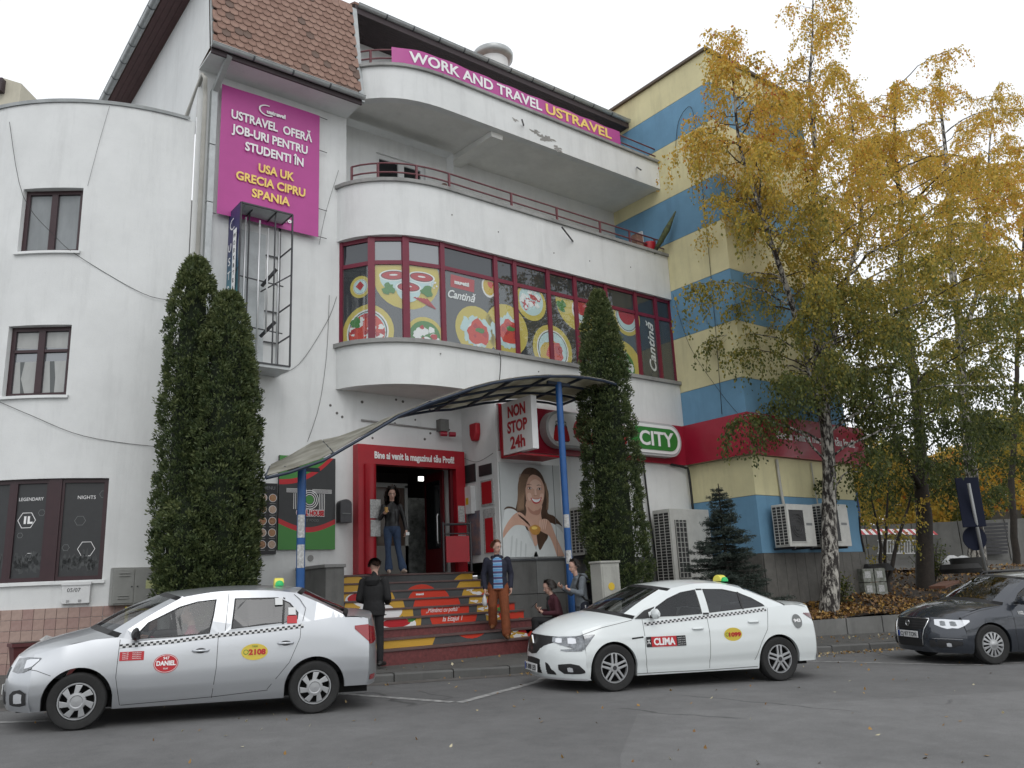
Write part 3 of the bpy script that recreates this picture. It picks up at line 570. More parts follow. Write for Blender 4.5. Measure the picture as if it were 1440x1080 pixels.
for (MM,ff,LL,H) in ((M1,f1,L1,1.26),(M2,f2,L2,1.29)):
    for s_ in (0,1):
        a_=.09+s_*(LL*.5-.02);b_=a_+LL*.5-.17;q=MB(MM);z_=-.0405
        if H>1.27:
            q.poly([(a_,.08,z_),(b_,.08,z_),(b_,.66,z_),(a_,.66,z_)],CU2);q.poly([(a_,.92,z_),(b_,.90,z_),(b_,1.2,z_),(a_,1.2,z_)],CU2)
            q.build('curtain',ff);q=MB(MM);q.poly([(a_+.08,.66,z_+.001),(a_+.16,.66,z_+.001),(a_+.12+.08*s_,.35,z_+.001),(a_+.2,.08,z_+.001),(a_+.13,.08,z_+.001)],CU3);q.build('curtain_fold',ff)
        else:
            q.poly([(a_,.08,z_),(b_,.08,z_),(b_,1.17,z_),(a_,1.17,z_)],mat('net_curtain',(.27,.29,.30),.8,var=.2,vs=3,vz=.3));q.build('curtain',ff)

for w_,l in ((wins[0],0),(wins[1],0),(wins[2],0)):
    aa=np.linspace(w_[0]-.6,w_[1]+.6,8);MB().grid([[cp(a,w_[2]+.004,-.1) for a in aa],[cp(a,w_[2]-.01,.05) for a in aa],[cp(a,w_[2]-.06,.055) for a in aa],[cp(a,w_[2]-.06,.0) for a in aa]],WHITE if l==0 else GREYW).build('window_sill',CB,smooth=30)
# club window in three chords
LG=mat('faint_grey_print',(.16,.17,.17),.5);LG2=mat('silhouette_print',(.075,.08,.08),.5,c2=(.03,.033,.035),vs=6)
for (a0,a1) in ((-140,-128.5),(-128.5,-119.0),(-116.8,-105.2)):
    A0=cp(a0,1.80,-.06);A1=cp(a1,1.80,-.06);d=A1-A0;L=d.length;M=FR(A0,d,(0,0,1));f=casement(CB,M,L,1.72,WINE,DGR,[],.07,.05);q=MB(M);P=[]
    def hexr(u,v,r,w_=.008,n=6,mm=LG):
        hq=MB(M);art(hq,[(1,mm,s) for s in ring(u,v,r,w_,n)],lambda u,v,o:(u,v,-.03+o),(.08,L-.08,.08,1.64));hq.v and hq.build('hexagon_print',f)
    if a0==-116.8:
        hexr(L*.45,1.0,.09);hexr(L*.2,.55,.06);hexr(L*.62,.52,.14,.01,6,WT);hexr(L*.9,1.45,.07)
        text('NIGHTS',.085,M@Matrix.Translation((L*.55,1.37,-.03)),WT,f,width=.28)
    elif a0==-128.5:
        hexr(L*.4,1.03,.15,.012,6,WT);hexr(L*.1+.1,.78,.05);hexr(L*.55,.42,.07,.008,6,WT);hexr(L*.78,1.15,.06,.008)
        text('LEGENDARY',.08,M@Matrix.Translation((L*.47,1.36,-.03)),WT,f,width=.4);text('1L',.16,M@Matrix.Translation((L*.42,.98,-.03)),WT,f,bold=.01)
    for k in range(14): P.append((1,LG2,blob(.12+(L-.24)*k/13,.28+rr.uniform(-.03,.12),.05,rr,14,.7,.1)))
    art(q,P,lambda u,v,o:(u,v,-.03+o),(.08,L-.08,.08,1.64))
    if q.v:tag(q.build('crowd_print',f),kind='stuff')
A0=cp(-119.0,1.8,-.05);A1=cp(-116.8,1.8,-.05);d=A1-A0;MB(FR(A0,d,(0,0,1))).box((-.03,0,-.06),(d.length+.03,1.72,.015),WINE).build('mullion',CB)
# tile cladding, each tile separate
TL=[mat('cladding_tile_%d'%i,c,.45,c2=c2,vs=9,det=8) for i,(c,c2) in enumerate((((.42,.29,.25),(.30,.20,.17)),((.38,.26,.23),(.28,.17,.15)),((.44,.32,.27),(.31,.22,.19))))]
tp=[None]*3;ta=2.6
for r in range(8):
    for c in range(12):
        a=-91.5-ta*(c+.5)
        if r==7 and a>-200: pass
        k=rnd.randrange(3);z=1.28-.17*r-.0
        if tp[k] is None: wd=2*Rc*math.sin(R_(ta/2));tp[k]=MB().box((-wd/2+.003,-.012,-.082),(wd/2-.003,.012,.082),TL[k]).build('cladding_tile',CB,local=True);o=tp[k]
        else:o=inst(tp[k],'cladding_tile',CB,(0,0,0))
        p=cp(a,z,.014);o.location=p-Vector((4.49,19.4,0));o.rotation_euler=(0,0,R_(a+90))
for r in range(8):
    for c in range(12,22):
        k=rnd.randrange(3);a=-91.5-ta*(c+.5);o=inst(tp[k],'cladding_tile',CB,cp(a,1.28-.17*r,.014)-Vector((4.49,19.4,0)),(0,0,R_(a+90)))
# ================================================================ striped building
SB=thing('striped_building','tall block painted in wide yellow and blue stripes behind the birch tree','building',(19.4,12.3,0))
zs=[(-.6,1.9,None),(1.9,3.28,BLU),(3.28,4.26,YEL),(4.26,5.26,YEL),(5.26,6.22,BLU),(6.22,7.72,YEL),(7.72,9.1,BLU),(9.1,10.5,YEL),(10.5,11.8,BLU),(11.8,13.4,YEL),(13.4,14.55,BLU),(14.55,15.5,YEL)]
X1=21.62
for a,b,m in zs:
    mb=MB()
    if m is None:
        continue
    g=.012;mb.box((17.135,12.3,a+g),(X1,24,b),m);mb.build('painted_band',SB)
MB().box((17.15,12.32,-.6),(X1-.015,23.9,15.45),DZ).build('core_wall',SB)
mb=MB();mb.box((17.05,12.2,15.5),(X1+.1,24,15.58),mat('brown_coping',(.10,.075,.055),.6));mb.build('coping',SB)
mb=MB();x=17.135
PN=mat('ribbed_plinth_panel',(.11,.105,.095),.7,var=.25,vs=5,bump=.3,bs=20)
while x<X1-.01:
    MB().box((x+.006,12.27,-.6),(min(x+.42,X1)-.006,12.3,1.9),PN).build('plinth_panel',SB);x+=.42
y=12.3
while y<14.1: MB().box((17.105,y+.006,-.6),(17.135,y+.42-.006,1.9),PN).build('plinth_panel',SB);y+=.42
# red wrap around fascia
RF=thing('red_fascia_band','long red sign band wrapping round the striped building with small white lettering','fascia sign',(17.1,12.1,4.3))
pts=[(10.92,14.22),(16.98,14.22),(16.98,12.18),(22.2,12.18),(22.42,12.24),(22.52,12.45),(22.52,13.6)]
mb=MB();mb.grid([[(x,y,4.27) for x,y in pts],[(x,y,5.3) for x,y in pts]],RED);mb.grid([[(x,y,4.27) for x,y in pts],[(min(x+.0,22.3),y+.14 if x>17 else y+.1,4.27) for x,y in pts]],RED);mb.grid([[(x,y,5.3) for x,y in pts],[(x,y+.14,5.3) for x,y in pts]],RED)
rf=mb.build('panel',RF,smooth=30);text('Bine ai venit la magazinul tău Profi!',.3,FR((19.9,12.17,4.72),(1,0,0),(0,0,1)),WT,RF,bold=.006,width=3.6)
MB().cyl((22.5,12.9,2.9),(22.5,12.9,3.6),.15,BLUP,16).build('barber_pole_end',RF)
# ================================================================ banners, signs, posters
def sheet(name,par,p0,w,h,m,wav=.02,nx=14,ny=16,r=(1,0,0),seed=1):
    q=random.Random(seed);p0=Vector(p0);r=Vector(r);n=r.cross(Vector((0,0,1)));rows=[];ph=[q.uniform(0,6) for _ in range(4)]
    for j in range(ny+1):
        row=[]
        for i in range(nx+1):
            u=i/nx;v=j/ny;d=wav*(math.sin(u*5+v*4+ph[0])+.6*math.sin(u*11-v*7+ph[1])+.5*math.sin(v*13+u*3+ph[2]))*(4*u*(1-u)+.25)
            row.append(p0+r*w*u+Vector((0,0,h*v))+n*(.03+d))
        rows.append(row)
    return MB().grid(rows,m).build(name,par,smooth=True)
bn=thing('pink_banner','large magenta vinyl banner with white and yellow job offer text on the white wall','banner',(6.13,15.5,8.8))
sheet('vinyl_sheet',bn,(5.06,15.5,8.82),2.17,2.9,MAG,.009)
def bt(s,z,x,wd,sz,m): text(s,sz,FR((x,15.446,z),(1,0,0),(0,0,1)),m,bn,bold=.008,width=wd)
bt('USTRAVEL  OFERĂ',11.0,6.15,1.78,.27,WT);bt('JOB-URI PENTRU',10.68,6.13,1.66,.27,WT);bt('STUDENTI ÎN',10.36,6.22,1.28,.27,WT)
bt('USA UK',9.96,6.25,.78,.26,YT);bt('GRECIA CIPRU',9.66,6.16,1.5,.26,YT);bt('SPANIA',9.36,6.15,.82,.26,YT);bt('www.ustravel.ro',8.98,6.12,1.0,.13,WT)
bt('ustravel',11.36,6.22,.42,.12,WT);q=MB(FR((6.03,15.446,11.42),(1,0,0),(0,0,1)));
for s_ in ring(0,0,.13,.025)[6:24]: q.poly([(x*1.5,y,.0) for x,y in s_],WT)
q.build('logo_arc',bn)
for (x,z) in ((7.23,11.72),(7.23,10.9),(7.24,8.85),(5.06,8.82),(7.24,9.5)): MB().tube([(x,15.5,z),(x+.22*(1 if x>6 else -.4),15.55,z+.02)],.008,STEEL,6).build('hook',bn)
# top strip banner follows the railing
b2=thing('pink_strip_banner','long magenta strip banner with white WORK AND TRAVEL text tied to the top balcony railing','banner',(12,14.2,13.1))
us=np.linspace(1.35,8.45,50)
MB().grid([[(*cvp(u,.0),13.1+.015*math.sin(u*9)) for u in us],[(*cvp(u,.0),13.5+.012*math.sin(u*7)) for u in us]],MAG).build('vinyl_strip',b2,smooth=True)
def curvtext(s,u0,u1,z,size,m,par,off=.012):
    dummy=thing('x',None,None);o=text(s,size,Matrix.Identity(4),m,dummy,bold=.01,width=u1-u0,align='LEFT',th=.001);me=o.data
    xs=[v.co.x for v in me.vertices];x0=min(xs)
    for v in me.vertices:
        u=u0+v.co.x-x0;p=cvp(u,off+v.co.z*1);v.co=Vector((p[0],p[1],z+v.co.y))
    inv=tree_w(par).inverted();me.transform(inv);o.parent=par;bpy.data.objects.remove(dummy);return o
curvtext('WORK AND TRAVEL',1.75,5.62,13.17,.38,WT,b2);curvtext('USTRAVEL',5.75,8.1,13.17,.38,YT,b2)
# light box cage with purple side
cg=thing('lightbox_cage','rusty empty sign cage with white tubes and a purple torn side panel on the wall','sign',(5.9,15.3,5.6))
x0,x1,y0,y1,z0,z1=5.36,6.42,14.95,15.57,5.72,8.92
q=MB()
for x in (x0,x1):
    for y in (y0,y1): q.bar((x,y,z0),(x,y,z1),.03,.03,STEEL)
for z in (z1,8.2,7.0,6.35,z0+.0):
    for (a,b) in (((x0,y1),(x1,y1)),((x1,y0),(x1,y1))): q.bar((*a,z),(*b,z),.024,.024,STEEL)
for z in (z1,z0): q.bar((x0,y0,z),(x1,y0,z),.03,.03,STEEL);q.bar((x0,y0,z),(x0,y1,z),.03,.03,STEEL)
q.bar((5.66,y0+.2,z1),(5.66,y1,z1-.03),.02,.02,STEEL);q.bar((6.1,y0,z1),(6.1,y1,z1-.03),.02,.02,STEEL)
for x,y in ((5.66,15.3),(6.1,15.05)): q.bar((x,y,z0),(x,y,z1),.024,.024,STEEL)
q.bar((x0,15.2,7.5),(x1,15.35,7.5),.02,.02,STEEL);q.bar((x0,15.2,6.5),(x1,15.35,6.5),.02,.02,STEEL)
q.bar((x0,y0,7.6),(x0,y1,7.35),.03,.06,STEEL);q.bar((5.95,15.3,7.4),(6.15,15.05,7.72),.05,.05,STEEL);q.bar((5.95,15.3,6.35),(6.15,15.05,6.62),.05,.05,STEEL);q.bar((x1,y0,7.62),(5.95,15.35,7.3),.02,.02,STEEL)
q.build('cage_frame',cg)
LSH=mat('pale_lightbox_sheet',(.52,.55,.56),.5,var=.2,vs=3)
for (x,y,a,b) in ((5.55,15.2,z0+.05,8.75),(5.8,15.1,z0+.05,8.7),(6.0,15.15,6.4,8.6),(6.25,15.2,z0+.1,8.6),(5.9,15.35,z0,8.4)): MB().cyl((x,y,a),(x,y,b),.018,LST,8).build('fluorescent_tube',cg,smooth=True)
MB().box((x0+.03,15.52,z0),(6.1,15.56,z1-.3),LSH).build('back_sheet',cg);MB().box((x0,y0,z0-.07),(x1,15.57,z0-.01),LSH).build('bottom_tray',cg)
MB().box((x0+.02,y0+.02,z1),(x1-.02,15.57,z1+.02),LSH).build('top_sheet',cg)
m=bpy.data.materials.new('purple_teal_print');m.use_nodes=True;n_=m.node_tree.nodes;l_=m.node_tree.links;tc=n_.new('ShaderNodeTexCoord');sp=n_.new('ShaderNodeSeparateXYZ');rp=n_.new('ShaderNodeValToRGB')
l_.new(tc.outputs['Generated'],sp.inputs[0]);l_.new(sp.outputs[2],rp.inputs[0]);l_.new(rp.outputs[0],n_['Principled BSDF'].inputs['Base Color']);rp.color_ramp.elements[0].color=(.10,.36,.38,1);rp.color_ramp.elements[1].color=(.045,.04,.13,1);rp.color_ramp.elements[1].position=.75;rp.color_ramp.elements[0].position=.3
rows=[]
for j in range(13):
    z=z0-.05+(z1-z0+.05)*j/12;tw_=.02*math.sin(j*1.3)
    rows.append([(x0-.02+tw_*i/4,y1-(y1-y0)*i/4*(1 if j>4 else .82+.045*j),z) for i in range(5)])
MB().grid(rows,m,flip=False).build('side_panel',cg,smooth=True)
Ms=FR((x0-.05,y1-.1,0),(0,-1,0),(0,0,1))
MB(Ms).box((.28,6.5,0),(.45,8.4,.004),WT).build('white_strip',cg)
for i,c in enumerate('USTRAVEL'): text(c,.24,Ms@Matrix.Translation((.12,8.0-.29*i,.006)),WT,cg)
for i,c in enumerate('WORK&TRAVEL'): text(c,.13,Ms@Matrix.Translation((.365,8.22-.155*i,.006)),BLK,cg)
q=MB(Ms@Matrix.Translation((.25,8.55,.006)))
for s_ in ring(0,0,.12,.025)[6:24]: q.poly([(x*1.3,y,.0) for x,y in s_],WT)
q.build('logo_arc',cg)
# ---- menu board, grill poster, letter box
def board(name,label,cat,x0,x1,z0,z1,m,y=15.56,th=.03):
    t=thing(name,label,cat,((x0+x1)/2,y,z0));MB().box((x0,y-th,z0),(x1,y+.03,z1),m).build('board',t);return t
mp_=board('menu_board','black menu board with round food photos beside the left cypress','menu board',6.09,6.47,2.18,3.52,BLK);FOOD=[mat('food_photo_%s'%n,c,.5,c2=c2,vs=30) for n,c,c2 in (('bun',(.42,.24,.12),(.16,.06,.03)),('meat',(.36,.2,.16),(.5,.42,.3)),('salad',(.3,.26,.12),(.4,.1,.05)))]
q=MB(FR((6.09,15.53,2.18),(1,0,0),(0,0,1)));P=[]
for r in range(5):
    for c in range(2):
        u=.1+.19*c;v=.18+.22*r;P.append((1,WT,disc(u,v,.078,n=18)));P.append((2,FOOD[(r+c)%3],disc(u,v,.07,n=18)));P.append((1,LG,[(u-.06,v-.115),(u+.06,v-.115),(u+.06,v-.1),(u-.06,v-.1)]))
art(q,P,lambda u,v,o:(u,v,o));q.build('food_photos',mp_);text('MENU',.09,FR((6.3,15.528,3.4),(1,0,0),(0,0,1)),LG,mp_)
tt=board('grill_poster','green, red and black grill house poster with double line lettering behind the left blue post','poster',6.50,7.69,2.26,4.08,DGR)
q=MB(FR((6.50,15.53,2.26),(1,0,0),(0,0,1)));P=[];W_,H_=1.19,1.82
arc1=[(W_*i/16,.60-.17*math.sin(math.pi*i/16)) for i in range(17)];arc0=[(x,z-.1) for x,z in arc1]
P.append((1,RDP,arc1+arc0[::-1]));P.append((1,GRN,arc0+[(W_,0),(0,0)]));
a2=[(W_*i/16,1.25+.62*(i/16)**2.2) for i in range(17)];a3=[(x,z+.1) for x,z in a2];P.append((1,RDP,a2+a3[::-1]));P.append((1,GRN,a3+[(0,H_)]))
for (c,s) in ((.36,1),(.90,1)):
    for k in range(4):
        P.append((2,WT,[(c-.21+.035*k*0,1.17-.022*k),(c+.21,1.17-.022*k),(c+.21,1.178-.022*k),(c-.21,1.178-.022*k)]));P.append((2,WT,[(c-.06+.036*k,.78),(c-.05+.036*k,.78),(c-.05+.036*k,1.09),(c-.06+.036*k,1.09)]))
for r_ in (.19,.15,.11): 
    for s_ in ring(.635,.97,r_,.013): P.append((3,WT,s_))
P.append((3,GRN,disc(.635,.97,.085)))
art(q,[(L,m_,clip(pp,0,W_,0,H_) if L==1 else pp) for L,m_,pp in P],lambda u,v,o:(u,v,o));q.build('poster_print',tt)
text('GRILL HOUSE',.14,FR((7.15,15.52,2.92),(1,0,0),(0,0,1)),WT,tt,bold=.02,width=.60);text('GRILL HOUSE',.14,FR((7.15,15.515,2.92),(1,0,0),(0,0,1)),RDP,tt,bold=.008,width=.58);text('FAST FOOD',.07,FR((7.15,15.525,2.8),(1,0,0),(0,0,1)),LG,tt)
lb=thing('letter_box','small black rounded metal letter box on the wall left of the red portal','letter box',(7.86,15.5,2.8))
MB().prism([(7.74,15.4,2.78),(8.0,15.4,2.78),(8.0,15.4,3.15)]+[(7.87+.13*math.cos(a),15.4,3.15+.1*math.sin(a)) for a in np.linspace(0,math.pi,9)[1:-1]]+[(7.74,15.4,3.15)],(0,.2,0),STEEL).build('box',lb,fixn=True,bevel=.01);MB().box((7.78,15.385,2.95),(7.96,15.4,2.97),LG).build('slot',lb)
tag(MB().cyl((7.2,15.6,2.1),(7.2,15.58,2.1),.06,GREYW,16).build('round_vent_cap'),'round grey vent cap low on the wall under the green grill poster','vent')
# ---- side wall clutter  (plane x=10.89, facing left)
def sw(y,z): return FR((10.885,y,z),(0,-1,0),(0,0,1))
def sboard(name,label,cat,ya,yb,z0,z1,m,th=.03):
    t=thing(name,label,cat,(10.88,(ya+yb)/2,z0));MB().box((10.89-th,yb,z0),(10.888,ya,z1),m).build('board',t);return t
sboard('dark_ad_panel','small dark advert panel high on the side wall, left of its neighbour','poster',15.5,15.1,3.7,4.1,DGR);sboard('dark_ad_panel','narrow dark advert strip above the red poster on the side wall','poster',14.95,14.5,3.78,4.02,DGR)
t=sboard('red_poster','torn red offer poster on the side wall beside the smiling woman poster','poster',14.9,14.45,3.12,3.68,PAP);MB().box((10.852,14.5,3.16),(10.858,14.86,3.64),RDP).build('red_print',t)
t=sboard('red_poster','lower torn red offer poster, half hidden behind the man in orange trousers','poster',14.85,14.42,2.1,3.05,PAP);MB().box((10.852,14.5,2.12),(10.858,14.78,2.85),RDP).build('red_print',t)
sboard('colour_poster','blue and brown colour poster on the side wall near the door','poster',15.42,15.0,2.1,3.05,mat('mixed_poster',(.05,.12,.2),.5,c2=(.35,.2,.16),vs=4))
t=sboard('cash_terminal_box','white wall box with a yellow sticker on the side wall','wall box',15.45,15.15,3.0,3.6,WHF,.12);MB().box((10.765,15.25,3.2),(10.772,15.35,3.35),YPL).build('sticker',t)
rl=thing('red_alarm_lamp','red shield shaped alarm siren hanging on the upper side wall','alarm',(10.8,15.0,4.6))
q=MB(sw(14.98,4.78));q.prism([(-.13,.2,0),(.13,.2,0),(.13,-.05,0),(.07,-.2,0),(-.07,-.2,0),(-.13,-.05,0)],(0,0,.14),REDP);q.build('shell',rl,fixn=True,bevel=.03)
fl=thing('flood_light','grey flood light box with red lamps on the wall above the entrance','lamp',(10.4,15.5,4.8));MB().box((10.2,15.42,4.85),(10.42,15.6,5.12),CONC).build('housing',fl);MB().cyl((10.2,15.45,4.78),(10.35,15.4,4.78),.055,RED,12).cyl((10.42,15.42,4.78),(10.56,15.38,4.78),.055,RED,12).build('red_lamp',fl,smooth=40)
cbx=mat('cable_black',(.015,.015,.015),.6)
def cable(label,pts,r=.008,m=None,name='cable',cat='cable',group=None):
    m=m or cbx;r=r*.55 if r<.02 else r;P=[Vector(p) for p in pts];out=[]
    for i in range(len(P)-1):
        p0,p1,p2,p3=P[max(i-1,0)],P[i],P[i+1],P[min(i+2,len(P)-1)]
        for k in range(5):
            t=k/5;out.append(.5*((2*p1)+(p2-p0)*t+(2*p0-5*p1+4*p2-p3)*t*t+(3*p1-p0-3*p2+p3)*t**3))
    out.append(P[-1]);return tag(MB().tube(out,r,m,6).build(name,smooth=True),label,cat,group)
cable('cable loop hanging across the wall above the entrance',[(8.3,15.57,4.95),(9.3,15.57,4.92),(10.2,15.57,4.9)],.02,GREYW)
cable('thin black cable along the side wall above the posters',[(10.86,15.55,4.3),(10.86,15.0,4.12),(10.86,14.4,4.22)])
cable('black cable hanging in front of the first floor apron',[(11.0,14.27,6.55),(11.03,14.2,6.3),(10.95,14.22,5.6)],.018)
def wallp(x,z,y=15.58): return (x,y,z)
cable('thin wire sagging from the pink banner down to the balcony corner',[wallp(7.3,8.7),wallp(7.45,9.5),wallp(7.75,10.6)],.006);cable('thin wire from the sign cage sagging to the balcony apron',[wallp(6.35,5.65),wallp(6.9,6.0),wallp(7.5,7.0),wallp(7.72,7.6)],.008);cable('thin black wire running down the wall left of the curved balcony',[wallp(7.55,7.6),wallp(7.5,6.3),wallp(7.35,5.2),wallp(7.1,4.4)],.007)
cable('wire sagging under the middle window of the curved building',[cp(-134,4.9,.03),cp(-125,4.62,.03),cp(-112,4.25,.03),cp(-95,4.1,.03),(4.9,15.57,4.15)],.009);cable('wire sagging from the top window of the curved building',[cp(-140,10.4,.03),cp(-133,8.8,.05),cp(-123,7.95,.05),cp(-116,7.55,.03),cp(-100,6.95,.03),cp(-91,6.9,.03)],.009)
cable('thin wire down the upper front of the curved building',[cp(-112,10.7,.02),cp(-114,9.9,.02),cp(-116,9.0,.02)],.005)
for k,(y_,r_) in enumerate(((14.2,.03),(14.2,.03))): pass
YC=[[(17.1,13.6,13.2),(17.1,13.4,13.9),(17.09,12.95,14.1),(17.09,12.85,13.2),(17.09,12.85,11),(17.09,12.9,8),(17.09,13.0,5.4)],[(17.09,14.2,9.0),(17.09,13.8,7.4),(17.09,13.0,6.0),(17.09,12.5,5.3)]]
cable('grey cable bending over the railing and down the striped side wall',YC[0],.014);cable('thin diagonal cable across the striped side wall',YC[1],.01)
# ---- woman poster
wp=thing('smiling_woman_poster','large poster of a smiling long haired woman in white holding a bun','poster',(11.7,14.27,1.98))
PB=mat('poster_pale_backdrop',(.50,.53,.53),.5,var=.06,vs=2);MB().box((10.92,14.262,1.99),(12.62,14.298,4.02),PB).build('backdrop',wp)
PSK=mat('poster_skin',(.60,.37,.28),.5,var=.1,vs=3);PHR=mat('poster_hair',(.105,.058,.035),.5,c2=(.04,.022,.015),vs=6,vz=.3);PWH=mat('poster_white_top',(.66,.70,.70),.5,var=.07,vs=5);PBN=mat('poster_bun',(.55,.28,.07),.5,var=.2,vs=9);PSD=mat('poster_skin_tan',(.42,.22,.16),.5)
P=[]
def sm(Q,k=4):
    n=len(Q);o=[]
    for i in range(n):
        p0,p1,p2,p3=[np.array(Q[(i+j-1)%n]) for j in range(4)]
        for j in range(k): t=j/k;o.append(tuple(.5*((2*p1)+(p2-p0)*t+(2*p0-5*p1+4*p2-p3)*t*t+(3*p1-p0-3*p2+p3)*t**3)))
    return o
PHL=mat('poster_hair_light',(.30,.19,.12),.5);PSL=mat('poster_skin_light',(.72,.50,.40),.5);PGS=mat('poster_grey_fold',(.52,.56,.56),.5)
def pa(L,m,Q,s_=True): P.append((L,m,sm(Q) if s_ else Q))
pa(1,PHR,[(.36,.95),(.44,1.25),(.46,1.55),(.55,1.78),(.68,1.92),(.85,1.96),(1.02,1.92),(1.15,1.80),(1.24,1.6),(1.31,1.38),(1.27,1.1),(1.26,.95),(1.45,.88),(1.66,.66),(1.5,.72),(1.3,.62),(1.1,.45),(.6,.6),(.5,.85)])
pa(2,PSK,[(.66,1.2),(1.08,1.15),(1.06,.95),(1.08,.7),(1.0,.4),(.86,.22),(.78,.4),(.62,.75),(.66,1.0)])
pa(3,PSD,[(.70,1.08),(.86,.98),(1.04,1.1),(1.05,.98),(.95,.9),(.76,.95)])
pa(3,PWH,[(-.05,-.1),(-.05,.42),(.04,.86),(.1,1.0),(.26,1.03),(.44,.98),(.5,.86),(.62,.62),(.72,.42),(.84,.2),(.86,-.1)]);pa(3,PWH,[(.84,-.1),(.90,.2),(.98,.5),(1.06,.68),(1.3,.74),(1.5,.66),(1.66,.5),(1.75,.2),(1.75,-.1)])
for k in range(4): pa(3.5,PGS,[(.2+.13*k,.02),(.26+.12*k,.4-.05*k),(.22+.12*k,.42-.05*k),(.17+.13*k,.03)])
pa(4,PHR,[(.05,1.0),(.14,1.07),(.30,1.06),(.44,.98),(.50,.86),(.42,.95),(.3,1.02),(.15,1.03)])
pa(4,PHR,[(.92,.56),(1.05,.66),(1.2,.56),(1.22,.42),(1.12,.30),(.98,.14),(.92,.3)])
pa(6,PSK,[(.65,1.6),(.63,1.42),(.66,1.25),(.74,1.11),(.86,1.03),(.96,1.01),(1.06,1.08),(1.15,1.24),(1.19,1.42),(1.18,1.6),(1.08,1.74),(.92,1.80),(.76,1.76)])
pa(6.5,PSL,[(.80,1.62),(.95,1.70),(1.1,1.62),(1.08,1.5),(.95,1.48),(.82,1.5)]);pa(6.5,PSL,[(.70,1.36),(.80,1.38),(.82,1.26),(.74,1.22)]);pa(6.5,PSL,[(1.06,1.36),(1.15,1.38),(1.14,1.26),(1.06,1.24)]);pa(6.6,PSL,[(.91,1.5),(.945,1.5),(.965,1.34),(.92,1.32)])
pa(7,PHR,[(.60,1.05),(.585,1.4),(.62,1.66),(.74,1.82),(.90,1.90),(1.08,1.84),(1.20,1.66),(1.25,1.42),(1.2,1.08),(1.16,1.2),(1.2,1.45),(1.17,1.6),(1.08,1.74),(.94,1.81),(.8,1.76),(.70,1.62),(.655,1.42),(.66,1.2)])
for k in range(9): u=.40+.022*k;pa(8,PHL,[(u,1.0+.02*k),(u+.05,1.4),(u+.10+.01*k,1.76),(u+.115+.01*k,1.77),(u+.062,1.4),(u+.012,1.0)])
for k in range(4): u=1.22+.016*k;pa(8,PHL,[(u,1.05),(u+.02,1.3),(u-.02,1.6),(u-.012,1.6),(u+.03,1.3),(u+.01,1.05)])
for u,v in ((.775,1.49),(1.05,1.485)): P+=[(8,PSD,sm([(u-.075,v),(u,v+.035),(u+.075,v),(u,v-.03)])),(9,WT,sm([(u-.055,v),(u,v+.02),(u+.055,v),(u,v-.018)])),(10,PHR,disc(u,v,.024)),(10.5,PHR,[(u-.06,v+.008),(u,v+.028),(u+.06,v+.008),(u,v+.018)]),(10,PHR,sm([(u-.085,v+.07),(u-.02,v+.095),(u+.08,v+.075),(u+.0,v+.082)]))]
P+=[(8,PSD,sm([(.87,1.33),(.92,1.315),(.99,1.335),(.93,1.34)])),(8,RDP,sm([(.79,1.275),(.86,1.265),(.95,1.26),(1.03,1.275),(1.10,1.30),(1.04,1.19),(.95,1.155),(.86,1.17)])),(9,WT,sm([(.815,1.265),(.9,1.25),(1.0,1.255),(1.07,1.28),(1.02,1.205),(.94,1.185),(.87,1.20)]))]
pa(8,PSK,[(.0,.40),(.02,.56),(.16,.76),(.34,.92),(.48,.95),(.60,.88),(.74,.74),(.78,.64),(.70,.62),(.6,.66),(.46,.68),(.3,.66),(.14,.54)]);pa(8,PSK,[(.96,.60),(1.0,.74),(1.1,.82),(1.24,.80),(1.34,.68),(1.44,.45),(1.62,.10),(1.7,-.1),(1.5,-.1),(1.38,.2),(1.26,.44),(1.1,.52)])
for k in range(4):
    pa(9,PSL,[(.42+.035*k,.93-.03*k),(.56+.05*k,.83-.03*k),(.72+.02*k,.70-.025*k),(.70+.02*k,.685-.025*k),(.54+.04*k,.80-.03*k),(.40+.035*k,.91-.03*k)]);pa(9.3,PSD,[(.44+.035*k,.905-.03*k),(.6+.04*k,.785-.03*k),(.70+.02*k,.69-.025*k),(.59+.04*k,.775-.03*k)])
    pa(9,PSL,[(1.00+.06*k,.77+.01*k),(1.04+.06*k,.79),(1.02+.05*k,.62),(.99+.05*k,.60)]);pa(9.3,PSD,[(1.045+.06*k,.78),(1.055+.06*k,.78),(1.035+.05*k,.60),(1.028+.05*k,.60)])
P.append((10,PBN,sm(blob(.87,.58,.15,random.Random(2),12,.08,.11))));P.append((11,YT,sm(blob(.85,.62,.08,random.Random(4),10,.1,.035))))
q=MB(FR((10.93,14.262,2.0),(1,0,0),(0,0,1)));art(q,[(L,m_,clip(pp,0,1.68,0,2.0)) for L,m_,pp in P],lambda u,v,o:(u*1.02,v*.99,o*.8));q.build('portrait_print',wp)
MB().box((12.62,14.255,1.97),(12.66,14.298,4.05),WHF).box((12.42,14.25,1.99),(12.425,14.262,4.02),LG).build('edge_trim',wp)
